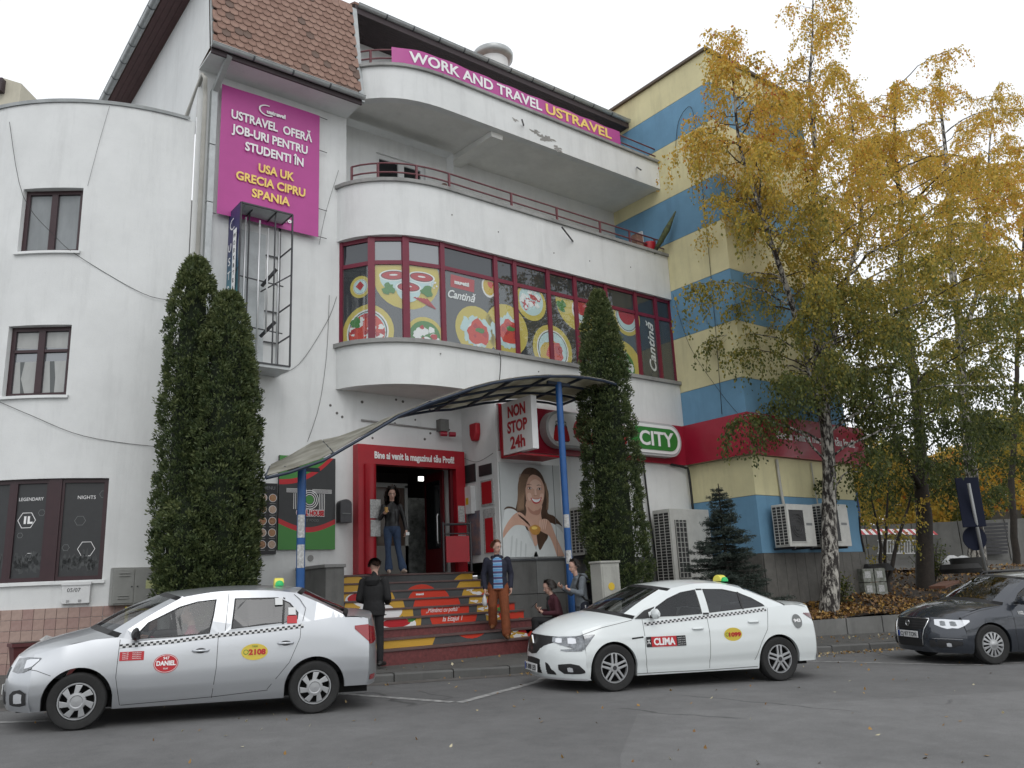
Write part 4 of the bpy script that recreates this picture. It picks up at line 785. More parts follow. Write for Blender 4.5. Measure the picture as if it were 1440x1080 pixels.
# ---- non stop sign box, shop sign
ns=thing('non_stop_sign','square white light box sign with red NON STOP 24h lettering at the corner','sign',(11.35,13.75,4.2))
MB().box((10.97,13.16,4.14),(11.13,14.17,5.28),WT).build('light_box',ns,bevel=.01);MB().box((10.95,14.17,4.1),(11.15,14.235,5.28),REDP).build('wall_edge',ns)
M=FR((10.967,14.17,4.14),(0,-1,0),(0,0,1))
for s_,y,sz,wd in (('NON',.79,.34,.60),('STOP',.45,.34,.68),('24h',.10,.36,.50)): text(s_,sz,M@Matrix.Translation((.52,y,.004)),RDP,ns,bold=.012,width=wd)
MB().box((10.95,13.6,4.08),(12.1,14.22,4.12),REDP).build('red_base',ns)
ps=thing('shop_sign','long rounded white light sign with a red purse emblem and a green CITY field','sign',(14.2,14.0,4.4))
def stad(x0,x1,z0,z1,y): 
    r=(z1-z0)/2;c=(z0+z1)/2;return [(x0+r+r*math.cos(t),y,c+r*math.sin(t)) for t in np.linspace(math.pi/2,1.5*math.pi,13)]+[(x1-r+r*math.cos(t),y,c+r*math.sin(t)) for t in np.linspace(-math.pi/2,math.pi/2,13)]
SGB=mat('sign_grey_rim',(.45,.46,.46),.4);MB().prism(stad(12.05,16.6,4.40,5.24,13.98),(0,.22,0),SGB).build('case',ps,fixn=True);MB().prism(stad(12.12,16.53,4.46,5.18,13.96),(0,.03,0),WT).build('face',ps,fixn=True)
MB().prism(stad(14.7,16.42,4.54,5.1,13.945),(0,.02,0),mat('sign_green',(.03,.20,.035),.4)).build('green_field',ps,fixn=True);text('CITY',.5,FR((15.62,13.938,4.65),(1,0,0),(0,0,1)),WT,ps,bold=.012,width=1.25)
MB().prism([(x,13.95,z) for x,_,z in stad(12.86,14.62,4.52,5.12,0)],(0,.02,0),RDP).build('red_field',ps,fixn=True);text('PROFI',.5,FR((13.85,13.938,4.64),(1,0,0),(0,0,1)),WT,ps,bold=.014,width=1.25)
q=MB(FR((12.48,13.95,4.52),(1,0,0),(0,0,1))@Matrix.Diagonal((.88,.88,1,1)));P=[(1,BLK,[(-.27,.06),(-.23,-.0),(.23,0),(.27,.06),(.2,.42),(-.2,.42)]),(2,RDP,sm([(-.27,.10),(-.21,.02),(.21,.02),(.27,.10),(.16,.4),(-.16,.4)])),(3,BLK,[(-.17,.43),(.17,.43),(.17,.45),(-.17,.45)]),(3,BLK,[(-.18,.4),(-.16,.4),(-.16,.52),(-.18,.52)]),(3,BLK,[(.16,.4),(.18,.4),(.18,.52),(.16,.52)]),(3,BLK,[(-.18,.51),(.18,.51),(.18,.53),(-.18,.53)]),(3,BLK,disc(0,.56,.035)),(3,WT,disc(-.04,.28,.045)),(3,WT,disc(.06,.28,.045)),(4,BLK,disc(-.03,.28,.02)),(4,BLK,disc(.07,.28,.02)),(3,WT,disc(.02,.18,.09,.06,a0=math.pi,a1=2*math.pi,n=12))]
art(q,P,lambda u,v,o:(u,v,o));q.build('purse_emblem',ps)
# ---- canopy
cn=thing('entrance_canopy','curved translucent canopy on a blue steel frame carried by two blue posts','canopy',(8.8,13.2,.3))
PR=[(4.94,3.14),(5.3,3.24),(5.87,3.46),(6.3,3.72),(6.75,3.99),(7.28,4.32),(7.85,4.59),(8.36,4.79),(8.89,5.0),(9.35,5.15),(9.81,5.27),(10.3,5.38),(10.8,5.46),(11.3,5.52),(11.82,5.55),(12.3,5.545),(12.65,5.51)]
YN,YF=12.3,14.12
def itp0(L,x):
    if x<=L[0][0]:return L[0][1]
    for (a,b),(c,d) in zip(L[:-1],L[1:]):
        if x<=c: return b+(d-b)*(x-a)/(c-a)
    return L[-1][1]
def pz(x):
    for (a,b),(c,d) in zip(PR[:-1],PR[1:]):
        if x<=c: return b+(d-b)*(x-a)/(c-a)
    return PR[-1][1]
def sk(x,y): return x+.80*(y-YN)/(YF-YN)*max(0,1-(x-4.94)/6.5)
def drop(x): return itp0([(4.9,-.45),(5.87,-.62),(6.4,-.42),(7.1,-.25),(8.4,-.06),(9.4,.14),(10.6,.14),(12.6,.1)],x)
PCm=bpy.data.materials.new('weathered_polycarbonate');PCm.use_nodes=True;n_=PCm.node_tree.nodes;l_=PCm.node_tree.links;b_=n_['Principled BSDF'];b_.inputs['Roughness'].default_value=.5
tn=n_.new('ShaderNodeTexNoise');tn.inputs['Scale'].default_value=2.2;tn.inputs['Detail'].default_value=8;tcn=n_.new('ShaderNodeTexCoord');l_.new(tcn.outputs['Object'],tn.inputs[0]);rr2=n_.new('ShaderNodeValToRGB');rr2.color_ramp.elements[0].position=.35;rr2.color_ramp.elements[1].position=.65;rr2.color_ramp.elements[0].color=(.38,.36,.29,1);rr2.color_ramp.elements[1].color=(.66,.65,.58,1);l_.new(tn.outputs['Fac'],rr2.inputs[0]);l_.new(rr2.outputs[0],b_.inputs['Base Color'])
tl_=n_.new('ShaderNodeBsdfTranslucent');l_.new(rr2.outputs[0],tl_.inputs[0]);mxs=n_.new('ShaderNodeMixShader');mxs.inputs[0].default_value=.55;l_.new(b_.outputs[0],mxs.inputs[1]);l_.new(tl_.outputs[0],mxs.inputs[2]);l_.new(mxs.outputs[0],n_['Material Output'].inputs[0])
CF=mat('canopy_frame_blue_black',(.018,.03,.055),.5,var=.3,vs=8)
xr_=[4.94,6.05,7.0,7.95,8.9,9.85,10.8,11.72,12.65];yr_=[YN,YN+.62,YN+1.22,YF]
for a,b in zip(xr_[:-1],xr_[1:]):
    for c,d in zip(yr_[:-1],yr_[1:]):
        xx=np.linspace(a+.012,b-.012,6);q=MB();s=rnd.uniform(-.012,.012)
        drop2=lambda x,y:drop(x)*(y-YN)/(YF-YN)
        for h_ in (.03,.038): q.grid([[(sk(x,c),c+.01,pz(x)-drop2(x,c)+h_) for x in xx],[(sk(x,d),d-.01,pz(x)-drop2(x,d)+h_+s) for x in xx]],PCm);q.build('roof_panel',cn,smooth=True)
for y in yr_: MB().tube([(sk(x,y),y,pz(x)-drop2(x,y)-.01) for x,z in PR],.028,CF,6).build('arched_rib',cn)
for x in xr_: MB().bar((x,YN,pz(x)),(sk(x,YF),YF,pz(x)-drop2(x,YF)),.04,.05,CF).build('cross_bar',cn)
for x,y,zt,nm in ((5.72,12.75,3.40,0),(11.27,12.6,5.45,1)):
    c=MB().cyl((x,y,gz(x,y)+.1),(x,y,zt),.068,BLUP,16).build('post',cn,smooth=40)
    MB().box((x-.3,y-.03,zt-.06),(x+.3,y+.03,zt),CF).box((x-.1,y-.1,gz(x,y)+.12),(x+.1,y+.1,gz(x,y)+.15),STEEL).build('post_bracket',cn)
    for k,z in enumerate((2.45,1.98) if nm==0 else (2.6,1.9)):
        v=(CAM-Vector((x,y,z)));v.z=0;v.normalize();s_=Vector((-v.y,v.x,0));rows=[[Vector((x,y,z+dz))+(v*math.cos(t)+s_*math.sin(t))*.0705 for t in np.linspace(-.9,.9,7)] for dz in ((-.18,.0,.18) if nm==0 else (-.13,0,.13))]
        MB().grid(rows,PAP).build('paper_notice',cn)
# ---- air conditioners
ACW=mat('ac_housing',(.50,.50,.47),.5,var=.15,vs=4);ACD=mat('ac_grille_dark',(.03,.03,.03),.6)
def ac(label,o,r,w,d,h,group='outdoor air conditioning units',grid_side=True,fan=True,feet=.12):
    o=Vector(o);M=FR(o,r,(0,0,1));t=thing('air_conditioner',label,'air conditioner',o,0,group)
    MB(M).box((0,0,-d),(w,h,0),ACW).build('housing',t,bevel=.012)
    if fan:
        x0_,x1_,y0_,y1_=w*.07,w*.60,h*.12,h*.86
        q=MB(M);q.box((x0_,y0_,-.0),(x1_,y1_,.003),ACD);q.build('fan_opening',t)
        q=MB(M);cx_,cy_=(x0_+x1_)/2,(y0_+y1_)/2
        for k in range(9): q.box((x0_,y0_+(y1_-y0_)*k/8-.003,.008),(x1_,y0_+(y1_-y0_)*k/8+.003,.014),STEEL)
        for rr_ in (.12,.2,.26): q.lathe((cx_,cy_,.016),(0,0,1),[(0,rr_-.005),(.005,rr_),(0,rr_+.005)],STEEL,22)
        q.build('fan_guard',t)
        for (a_,b_) in (((x0_-.015,y0_-.015),(x1_+.015,y0_)),((x0_-.015,y1_),(x1_+.015,y1_+.015))): MB(M).box((*a_,0),(*b_,.02),ACW).build('fan_frame',t)
        MB(M).box((w*.68,h*.5,.0),(w*.9,h*.56,.004),LG).build('maker_plate',t)
    q=MB(M);nx,ny=2,max(6,int(h/.075));q.box((-.003,h*.05,-d+.03),(.001,h*.95,-.03),ACD);q.build('side_opening',t)
    q=MB(M)
    for i in range(ny+1): z=h*.05+h*.9*i/ny;q.box((-.018,z-.006,-d+.03),(-.003,z+.006,-.03),ACW)
    for i in range(4): z=-d+.03+(d-.06)*i/3;q.box((-.02,h*.05,z-.006),(-.004,h*.95,z+.006),ACW)
    q.build('side_grille',t)
    q=MB(M);
    for x in (w*.15,w*.8): q.box((x,-.05,-d-.25),(x+.04,0,0),STEEL)
    q.build('wall_bracket',t);return t
ac('grey air conditioner half hidden behind the right cypress, next to the blue post',(12.78,13.75,2.0),(1,0,0),.95,.42,1.05)
t=ac('big grey air conditioner cabinet standing between the right cypress and the little spruce',(15.42,13.55,1.3),(1,0,0),1.45,.55,1.75,fan=False)
q=MB();q.box((15.56,13.53,1.42),(15.96,13.545,2.78),ACD);q.build('front_opening',t);q=MB()
for i in range(12): q.box((15.56,13.51,1.42+i*.118),(15.96,13.53,1.432+i*.118),ACW)
for i in range(4): q.box((15.56+i*.13,13.51,1.42),(15.572+i*.13,13.53,2.78),ACW)
q.build('front_grille',t)
ac('white air conditioner with a dark fan on the blue stripe, left of the birch trunk',(17.45,11.72,2.02),(1,0,0),1.1,.42,1.0);ac('white air conditioner on the blue stripe, behind and right of the birch trunk',(18.95,11.72,2.02),(1,0,0),1.15,.42,1.05)
for x in (18.1,19.6): cable('grey refrigerant pipe up the yellow stripe above the air conditioner at x %d'%0 if 0 else ('thick grey pipe on the yellow stripe above the left air conditioner' if x<19 else 'thin grey pipe on the yellow stripe right of the birch trunk'),[(x,12.2,2.9),(x+.01,12.25,3.5),(x,12.26,4.2)],.04 if x<19 else .02,PIPE,'pipe','pipe')
for k,(x,l_b) in enumerate(((15.15,'thick black cable bundle down the shop wall right of the cypress'),(15.4,'thinner black cable beside the thick bundle on the shop wall'))): cable(l_b,[(x,14.24,4.3),(x+.02,14.22,3.4),(x+.05,14.2,2.6),(x+.12,14.15,1.4)],.045-.02*k)
cable('black pipe bending down the corner under the red band',[(16.4,14.22,4.26),(16.9,14.2,4.2),(17.02,14.18,4.0),(17.05,14.18,2.4)],.03)
# ---- cabinets
gc=thing('gas_meter_cabinet','grey two door metal meter cabinet on the wall beside the left cypress','cabinet',(4.0,15.5,1.35))
a=cp(-103.4,0,.12);a=Vector((3.58,15.62,0));M=FR((3.6,15.5,1.36),(1,-.06,0),(0,0,1));CAB=mat('cabinet_grey_paint',(.27,.275,.26),.5,var=.12,vs=5)
MB(M).box((0,0,-.2),(.95,.62,0),CAB).build('body',gc,bevel=.008);d1=MB(M).box((.03,.03,0),(.34,.59,.014),CAB).build('door',gc,bevel=.004);d2=MB(M).box((.355,.03,0),(.92,.59,.014),CAB).build('door',gc,bevel=.004)
for dd,xs_ in ((d1,(.1,.27)),(d2,(.55,.72))):
    for z in (.1,.47):
        for k in (0,.045): MB(M).box((xs_[0],z+k,.014),(xs_[1],z+.015+k,.028),CAB).build('louvre',dd,bevel=.004)
for x in (.31,.4): MB(M).cyl((x,.3,.012),(x,.3,.026),.012,STEEL,10).build('lock',d1 if x<.35 else d2)
MB(M).box((.53,.26,.014),(.7,.4,.017),mat('warning_sticker',(.55,.56,.4),.6,c2=(.35,.38,.08),vs=20)).build('sticker',d2)
YP=mat('yellow_gas_pipe',(.42,.33,.03),.45,var=.2,vs=9);t=thing('gas_pipe','yellow gas pipe coming out of the grey meter cabinet','pipe',(4.4,15.5,0.6));MB().tube([(3.85,15.45,.2),(3.85,15.45,1.33)],.03,YP,10).build('riser',t,smooth=True);MB().tube([(4.5,15.44,1.72),(5.4,15.44,1.72)],.02,YP,10).tube([(3.85,15.44,1.28),(5.4,15.44,1.24)],.015,YP,8).build('branch',t,smooth=True)
el=thing('electric_meter_box','small pale meter box with stencilled numbers under the club window','meter box',(3.1,15.7,1.4));A0=cp(-113.9,0,.09);A1=cp(-107.6,0,.09);d=A1-A0;M=FR((A0.x,A0.y,1.42),d,(0,0,1));L=d.length
MB(M).box((0,0,-.1),(L,.33,0),WHF).build('body',el,bevel=.008);MB(M).box((-.01,.3,-.1),(L+.01,.35,.02),WHF).build('lid',el);text('05/07',.09,M@Matrix.Translation((L*.42,.19,.003)),STEEL,el,width=.2);
for x in (.1,.28): text('||||',.05,M@Matrix.Translation((x,.03,.003)),STEEL,el)
pt=thing('planter_box','dark red rectangular planter with dry soil under the tiled wall, behind the silver hood','planter',(2.55,14.9,.2))
MB().add([(2.2,14.75,.2),(3.1,14.75,.2),(3.1,15.05,.2),(2.2,15.05,.2),(2.12,14.68,.86),(3.18,14.68,.86),(3.18,15.12,.86),(2.12,15.12,.86)],[(0,3,2,1),(0,1,5,4),(1,2,6,5),(2,3,7,6),(3,0,4,7)],mat('planter_red_brown',(.10,.02,.02),.6,var=.3)).build('tub',pt);MB().box((2.1,14.66,.82),(3.2,15.14,.87),mat('planter_red_brown_rim',(.09,.02,.022),.6)).build('rim',pt)
q=MB();q.poly([(2.13,14.7,.875),(3.17,14.7,.875),(3.17,15.1,.875),(2.13,15.1,.875)],SOIL);q.build('soil',pt);MB().add(*(lambda P:(P,[(0,1,2,3),(0,3,4,5)]))([(2.5,14.8,.88),(2.7,14.75,.93),(2.85,14.85,.95),(2.75,15,.9),(2.6,15,.96),(2.5,14.95,.9)]),PAP).build('crumpled_paper',pt)
ub=thing('utility_box','pale weathered concrete utility box with a yellow warning sticker in front of the right cypress','utility box',(11.15,11.5,.1),R_(-8))
z0=gz(11.15,11.5)+.1;UBM=plaster('weathered_cream_box',(.46,.46,.42),.3,.4)
q=MB();q.box((-.2,-.17,0),(.22,.17,1.62),UBM);q.box((-.22,-.19,1.62),(.24,.19,1.66),UBM);q.build('housing',ub,local=True,bevel=.01);MB().box((-.17,-.18,.08),(.19,-.171,1.56),UBM).build('door',ub,local=True,bevel=.003);MB().cyl((.0,-.181,1.2),(.0,-.187,1.2),.07,YPL,16).build('warning_sticker',ub,local=True);MB().box((.1,-.186,.62),(.16,-.181,.68),BLK).build('code_sticker',ub,local=True)
MB().box((-.12,-.186,.3),(-.1,-.18,.5),STEEL).build('lock',ub,local=True)
# things on the middle balcony end
t=thing('rolled_umbrella','closed dark parasol leaning over the right end of the middle balcony','parasol',(16.7,14.2,10.3));MB().tube([(16.6,14.35,10.1),(16.85,14.0,10.75),(17.0,13.75,11.25)],[.05,.09,.02],mat('parasol_cloth',(.03,.03,.035),.8,c2=(.12,.15,.05),vs=8),8).build('folded_cloth',t,smooth=True)
tag(MB().box((16.05,14.4,10.2),(16.3,14.6,10.62),mat('brick_pile',(.30,.17,.13),.8,c2=(.14,.07,.05),vs=12)).build('storage_box'),'small brown box on the right end of the middle balcony','box')
tag(MB().lathe((16.6,14.45,10.15),(0,0,1),[(0,.12),(.3,.18),(.32,.17)],REDP,16).build('plant_pot',smooth=40),'red pot beside the leaning parasol on the middle balcony','pot')
tag(MB().box((17.06,15.1,10.75),(17.12,15.4,11.2),WHF).build('wall_vent_box'),'small white box on the dark blue side wall above the middle balcony','wall box')

PLG=mat('wall_plug_dark',(.12,.115,.11),.8)
for k in range(15):
    x=8.0+2.7*rnd.random();z=4.55+.95*rnd.random();MB().cyl((x,15.6,z),(x,15.592,z),.022+.012*rnd.random(),PLG,9).build('anchor_hole',B)
for x,z in ((7.75,5.2),(7.9,5.05),(8.02,4.98)): MB().cyl((x-.15,15.6,z),(x-.15,15.592,z),.028,PLG,9).build('anchor_hole',B)
for x,z in ((12.9,9.3),(15.6,9.5),(9.9,9.55),(11.2,9.45),(14.1,9.35),(9.5,6.25),(12.2,6.2)): MB().cyl((x,14.3,z),(x,14.292,z),.016,PLG,8).build('anchor_hole',B)
# ================================================================ cars
PAINTS=mat('silver_paint',(.50,.52,.545),.34,.75,coat=.8);PAINTW=mat('white_paint',(.70,.74,.74),.3,coat=.8);PAINTD=mat('dark_grey_blue_paint',(.032,.038,.050),.26,.35,coat=1)
TYR=mat('tyre_rubber',(.018,.018,.018),.75,var=.3,vs=20);HUBS=mat('hubcap_silver',(.42,.43,.44),.38,.5);ALLOY=mat('alloy_silver',(.50,.51,.52),.3,.7);ARCHD=mat('wheel_well_black',(.008,.008,.008),.9)
PLA=mat('black_plastic',(.015,.015,.016),.5);CGL=glass('car_window_glass',(.01,.014,.013),.6,1.5);CGD=glass('dark_rear_glass',(.012,.016,.017),.22,1.6);CHR=mat('chrome',(.7,.71,.72),.12,1);LENS=mat('headlight_lens',(.30,.32,.34),.12,.4,c2=(.06,.065,.07),vs=14,coat=1);LENSB=mat('headlight_bright',(.75,.77,.8),.15,.5);TAILR=mat('tail_light_red',(.28,.008,.015),.15,coat=1);TAILD=mat('tail_light_dark',(.10,.006,.01),.15,coat=1)
SEATM=mat('car_seat_grey',(.06,.06,.065),.8);INTG=mat('car_interior_dark',(.02,.021,.022),.8);GAP=mat('panel_gap',(.03,.03,.032),.7);PLT=mat('plate_white',(.62,.63,.63),.4);EUB=mat('plate_blue',(.02,.06,.3),.4)
def lerp(a,b,t): return a+(b-a)*t
def itp(L,x):
    L=sorted(L)
    if x<=L[0][0]:return L[0][1]
    for (a,b),(c,d) in zip(L[:-1],L[1:]):
        if x<=c: t=(x-a)/(c-a);return b+(d-b)*t
    return L[-1][1]
def smooth_rows(R,k=4):
    out=[];n=len(R)
    for i in range(n-1):
        p0,p1,p2,p3=[np.array(R[j]) for j in (max(i-1,0),i,i+1,min(i+2,n-1))]
        for s in range(k):
            t=s/k;out.append(tuple(.5*((2*p1)+(p2-p0)*t+(2*p0-5*p1+4*p2-p3)*t*t+(3*p1-p0-3*p2+p3)*t**3)))
    out.append(tuple(R[-1]));return out
from mathutils.geometry import delaunay_2d_cdt
def inpoly(x,y,P):
    c=False
    for i in range(len(P)):
        x1,y1=P[i-1];x2,y2=P[i]
        if (y1>y)!=(y2>y) and x<(x2-x1)*(y-y1)/(y2-y1)+x1:c=not c
    return c
def holed(outer,holes):
    vs=[];es=[]
    for L in [outer]+holes:
        b=len(vs);vs+=[Vector(p[:2]) for p in L];es+=[(b+i,b+(i+1)%len(L)) for i in range(len(L))]
    v,e,f,_,_,_=delaunay_2d_cdt(vs,es,[],0,1e-6)
    out=[]
    for t in f:
        cx_=sum(v[i].x for i in t)/len(t);cy_=sum(v[i].y for i in t)/len(t)
        if inpoly(cx_,cy_,outer) and not any(inpoly(cx_,cy_,h) for h in holes): out.append(tuple(t))
    return [(p.x,p.y) for p in v],out
class Car:
    def __init__(s,sp,name,label,cat,org,ang,group):
        s.sp=sp;x,y=org;s.root=thing(name,label,cat,(x,y,gz(x,y)),0,group)
        h=Vector((math.cos(R_(ang)),math.sin(R_(ang)),0));g=lambda v:gz(v.x,v.y)-gz(0,0)
        h.z=g(h);l=Vector((-math.sin(R_(ang)),math.cos(R_(ang)),0));l.z=g(l);h.normalize();l=(l-h*l.dot(h)).normalized();u=h.cross(l)
        s.root.rotation_euler=Matrix(((h.x,l.x,u.x),(h.y,l.y,u.y),(h.z,l.z,u.z))).to_euler()
        s.P=sp['paint'];s.R=sp['rows'];s.nose=s.R[0];s.tail=s.R[-1]
        s.build()
    def W(s,x): return itp(s.sp['W'],x)
    def zb(s,x): return itp(s.sp['zb'],x)
    def wb(s,x): return itp(s.sp['wb'],x)
    def ztop(s,x,y=None): return s.zb(x)
    def f(s,t):
        return ((t-.42)/.58)**2 if t>.42 else 0
    def endx(s,q,which):
        n=s.sp['nose_mid'] if which>0 else s.sp['tail_mid'];xe,xc,p=n;return xe+(xc-xe)*(1-abs(q)**p)
    def col(s,kind,a,n=14):
        """column of surface points from bottom to top; kind 's' side at x=a (left), 'f' front at q=a, 'r' rear at q=a"""
        sp=s.sp;pts=[]
        if kind=='s':
            zl=s.zlow(a);zt=s.zb(a);m=Vector((a,s.W(a),0));t_=Vector((a,s.wb(a),0));inw=Vector((0,-1,0))
        else:
            w=1 if kind=='f' else -1;r=s.nose if w>0 else s.tail;q=a;xe,ye,ze,xc,zc,p=r
            t_=Vector((xe+(xc-xe)*(1-abs(q)**p),ye*q,0));zt=ze+(zc-ze)*(1-abs(q)**2.5);n=sp['nose_mid'] if w>0 else sp['tail_mid'];m=Vector((s.endx(q,w),s.W(xe)*q,0));zl=sp['zf'] if w>0 else sp['zr_'];inw=Vector((-w,0,0))
        return zl,zt,m,t_,inw
    def surf(s,kind,a,z,off=0,tt=None):
        zl,zt,m,t_,inw=s.col(kind,a);
        base=s.sp['sill'];t=(z-base)/(max(zt,base+.05)-base) if tt is None else tt
        if z is None: z=zl+(zt-zl)*tt;t=(z-base)/(zt-base)
        t=max(-.1,min(1.0,t));p=m.lerp(t_,s.f(t)) if t>0 else m.copy()
        if t<.3: p=p+inw*.05*((.3-t)/.3)**2
        p=p+inw*s.crease(kind,a,z)
        p.z=z
        if off:
            e=1e-2;o=-inw
            if kind!='s':
                q=a;o=Vector((-inw.x,(.9*q/(1.02-abs(q)*.9))*.35,0)).normalized() if abs(q)>.3 else -inw
            p=p+o*off
        return p
    def crease(s,kind,a,z):
        c=s.sp.get('crease')
        if kind!='s' or not c: return 0
        zc=lerp(c[0],c[1],(a+1)/2.2);d=z-zc
        v=c[2]*max(0,1-abs(d)/.16)*(1 if d<0 else .35)
        if c[3]: zc2=lerp(c[3],c[4],(a+1)/2.2);d=z-zc2;v-=.010*math.exp(-(d/.03)**2)
        k=1-max(0,1-min(abs(a-s.sp['wx']),abs(a+s.sp['wx']))/.45)
        return v*k
    def zlow(s,x):
        R=s.sp['Ra'];z=s.sp['sill']
        for w in (s.sp['wx'],-s.sp['wx']):
            if abs(x-w)<R: z=max(z,s.sp['Rw']+math.sqrt(R*R-(x-w)**2))
        if x>s.sp['wx']: z=max(z,lerp(z,s.sp['zf'],min(1,(x-s.sp['wx'])/.4))) if abs(x-s.sp['wx'])>=R else z
        elif x<-s.sp['wx'] and abs(x+s.sp['wx'])>=R: z=s.sp['zr_']
        return z
    def side_stations(s):
        xs=set(np.linspace(s.tail[0],s.nose[0],60));R=s.sp['Ra']
        for w in (s.sp['wx'],-s.sp['wx']):
            xs={x for x in xs if abs(x-w)>R+.01};xs|={w+R*math.cos(a) for a in np.linspace(0,math.pi,25)};xs|={w-R-.004,w+R+.004}
        xs|=set(s.sp['doors']);xs={x for x in xs if s.tail[0]<=x<=s.nose[0]};return sorted(xs)
    def build(s):
        sp=s.sp;P=s.P;rt=s.root;NV=16;xs=s.side_stations();d1,B_,d2=sp['doors'][2],sp['doors'][1],sp['doors'][0]
        def colpts(kind,a,sgn):
            o=[]
            for i in range(NV+1):
                zl,zt,*_=s.col(kind,a);z=zl+(zt-zl)*(i/NV);p=s.surf(kind,a,z);p.y*=sgn;o.append(p)
            return o
        body=MB();bodyf=MB()
        for sgn in (1,-1):
            segs=[(min(xs),d2,None),(d2,B_,'rear_door'),(B_,d1,'front_door'),(d1,max(xs),None)]
            for a,b,nm in segs:
                cols=[x for x in xs if a-1e-9<=x<=b+1e-9];rows=[colpts('s',x,sgn) for x in cols]
                if nm is None: (body if a<0 else bodyf).grid(rows,P,flip=sgn>0)
                else:
                    dm=MB();dm.grid(rows,P,flip=sgn>0);d=dm.build(nm,rt,local=True,smooth=30)
                    if sgn>0:
                        hx,hz=sp['handles'][0 if nm=='front_door' else 1];c=s.surf('s',hx,hz)
                        hb=MB();hb.tube([c+Vector((-.09,-.004,0)),c+Vector((-.07,.028,0)),c+Vector((.07,.028,0)),c+Vector((.09,-.004,0))],.014,P,8);hb.build('door_handle',d,local=True,smooth=True)
                        q=MB();q.poly([s.surf('s',hx+u*.065,hz+v*.03,.0015) for u,v in ((math.cos(t),math.sin(t)) for t in np.linspace(0,2*math.pi,16,endpoint=False))],PLA if P is not PAINTW else P);q.build('handle_recess',d,local=True)
            # arch lips
            for w in (sp['wx'],-sp['wx']):
                A=[x for x in xs if abs(x-w)<=sp['Ra']+1e-6];r0=[];r1=[];r2=[]
                for x in A:
                    p=s.surf('s',x,max(s.zlow(x),.12));p.y*=sgn;r0.append(p+Vector((0,.001*sgn,0)));r1.append(p+Vector((0,-.06*sgn,-.0)));k=(Vector((w,0,sp['Rw']))-Vector((p.x,0,p.z))).normalized()*-.0;r2.append(Vector((p.x,p.y-.28*sgn,p.z)))
                bb=bodyf if w>0 else body;bb.grid([r0,r1],P);bb.grid([r1,r2],ARCHD)
        for kind in ('f','r'):
            qs=list(np.linspace(-1,1,33));rows=[colpts(kind,q,1) for q in qs];(bodyf if kind=='f' else body).grid(rows,P,flip=kind=='f')
        body.build('rear_body',rt,local=True,smooth=38);bodyf.build('front_body',rt,local=True,smooth=38)
        # top surface
        names=sp['zones'] # list of (name,i0,i1,material)
        for nm,i0,i1,m in names:
            R2=smooth_rows(s.R[i0:i1+1],4);rows=[]
            for xe,ye,ze,xc,zc,p in R2:
                row=[]
                for q in np.sin(np.linspace(-math.pi/2,math.pi/2,27)) if nm in('hood','trunk_lid') else np.linspace(-1,1,25):
                    k=abs(q);row.append((xe+(xc-xe)*(1-k**p),ye*q,ze+(zc-ze)*(1-k**sp.get('pz',2.3))))
                rows.append(row)
            mb=MB()
            if m is None:
                # glass zone with black border
                n=len(rows);k=len(rows[0]);mb.grid([r[2:-2] for r in rows[1:-1]],sp['wsg']);g=mb.build(nm,rt,local=True,smooth=True)
                b=MB();b.grid([r[:3] for r in rows],P if nm!='x' else PLA);b.grid([r[-3:] for r in rows],P);b.grid(rows[:2],PLA);b.grid(rows[-2:],PLA);b.build('pillar',rt,local=True,smooth=40)
            else:
                mb.grid(rows,m);mb.build(nm,rt,local=True,smooth=45)
        # greenhouse side
        gi0,gi1=sp['rail'];rail=[(r[0],r[1],r[2]) for r in smooth_rows(s.R[gi0:gi1+1],5)]
        rx=[(a,c) for a,b,c in rail];ryy=[(a,b) for a,b,c in rail]
        def S(x,z,off=0):
            zt=itp(rx,x);b=s.zb(x);y1=itp(ryy,x);y0=s.wb(x);t=0 if zt-b<1e-3 else max(0,min(1,(z-b)/(zt-b)))
            return Vector((x,y0+(y1-y0)*t+.02*math.sin(math.pi*t)+off,z))
        s.S=S
        def dens(P_,n=6):
            o=[]
            for i in range(len(P_)):
                a,b=P_[i],P_[(i+1)%len(P_)];L=math.hypot(a[0]-b[0],a[1]-b[1]);k=max(1,int(L/.06))
                for j in range(k): o.append((a[0]+(b[0]-a[0])*j/k,a[1]+(b[1]-a[1])*j/k))
            return o
        x0,x1=rail[-1][0],rail[0][0]
        out=[(x,s.zb(x)-.03) for x in np.linspace(x0,x1,40)]+[(a,c+.002) for a,b,c in rail[1:-1]];
        wins=[dens(w_) for w_ in sp['windows']]
        for sgn in (1,-1):
            vv,tri=holed(out,wins)
            mb=MB();mb.add([(lambda v:(v.x,v.y*sgn,v.z))(S(x,z)) for x,z in vv],tri,P);mb.build('window_frame',rt,local=True)
            for wi,w_ in enumerate(wins):
                c=(sum(p[0] for p in w_)/len(w_),sum(p[1] for p in w_)/len(w_))
                ins=[(lambda p,dx,dz,L:(p[0]+dx/L*.02,p[1]+dz/L*.02))(p,c[0]-p[0],c[1]-p[1],math.hypot(c[0]-p[0],c[1]-p[1])) for p in w_]
                a=[S(x,z,-.0) for x,z in w_];b=[S(x,z,-.006) for x,z in ins]
                for v in a+b: v.y*=sgn
                mb=MB();mb.add(a+b,[(i,(i+1)%len(a),len(a)+(i+1)%len(a),len(a)+i) for i in range(len(a))],PLA);
                wf=mb.build('side_window',rt,local=True)
                mb=MB();vv,tri=holed(ins,[]);mb.add([(lambda v:(v.x,v.y*sgn,v.z))(S(x,z,-.008)) for x,z in vv],tri,CGL if wi==0 else CGD);mb.build('glass',wf,local=True)
            for seg in sp.get('bstrips',[]):
                mb=MB();mb.poly([(lambda v:(v.x,v.y*sgn,v.z))(S(x,z,.003)) for x,z in seg],PLA);mb.build('pillar_cover',rt,local=True)
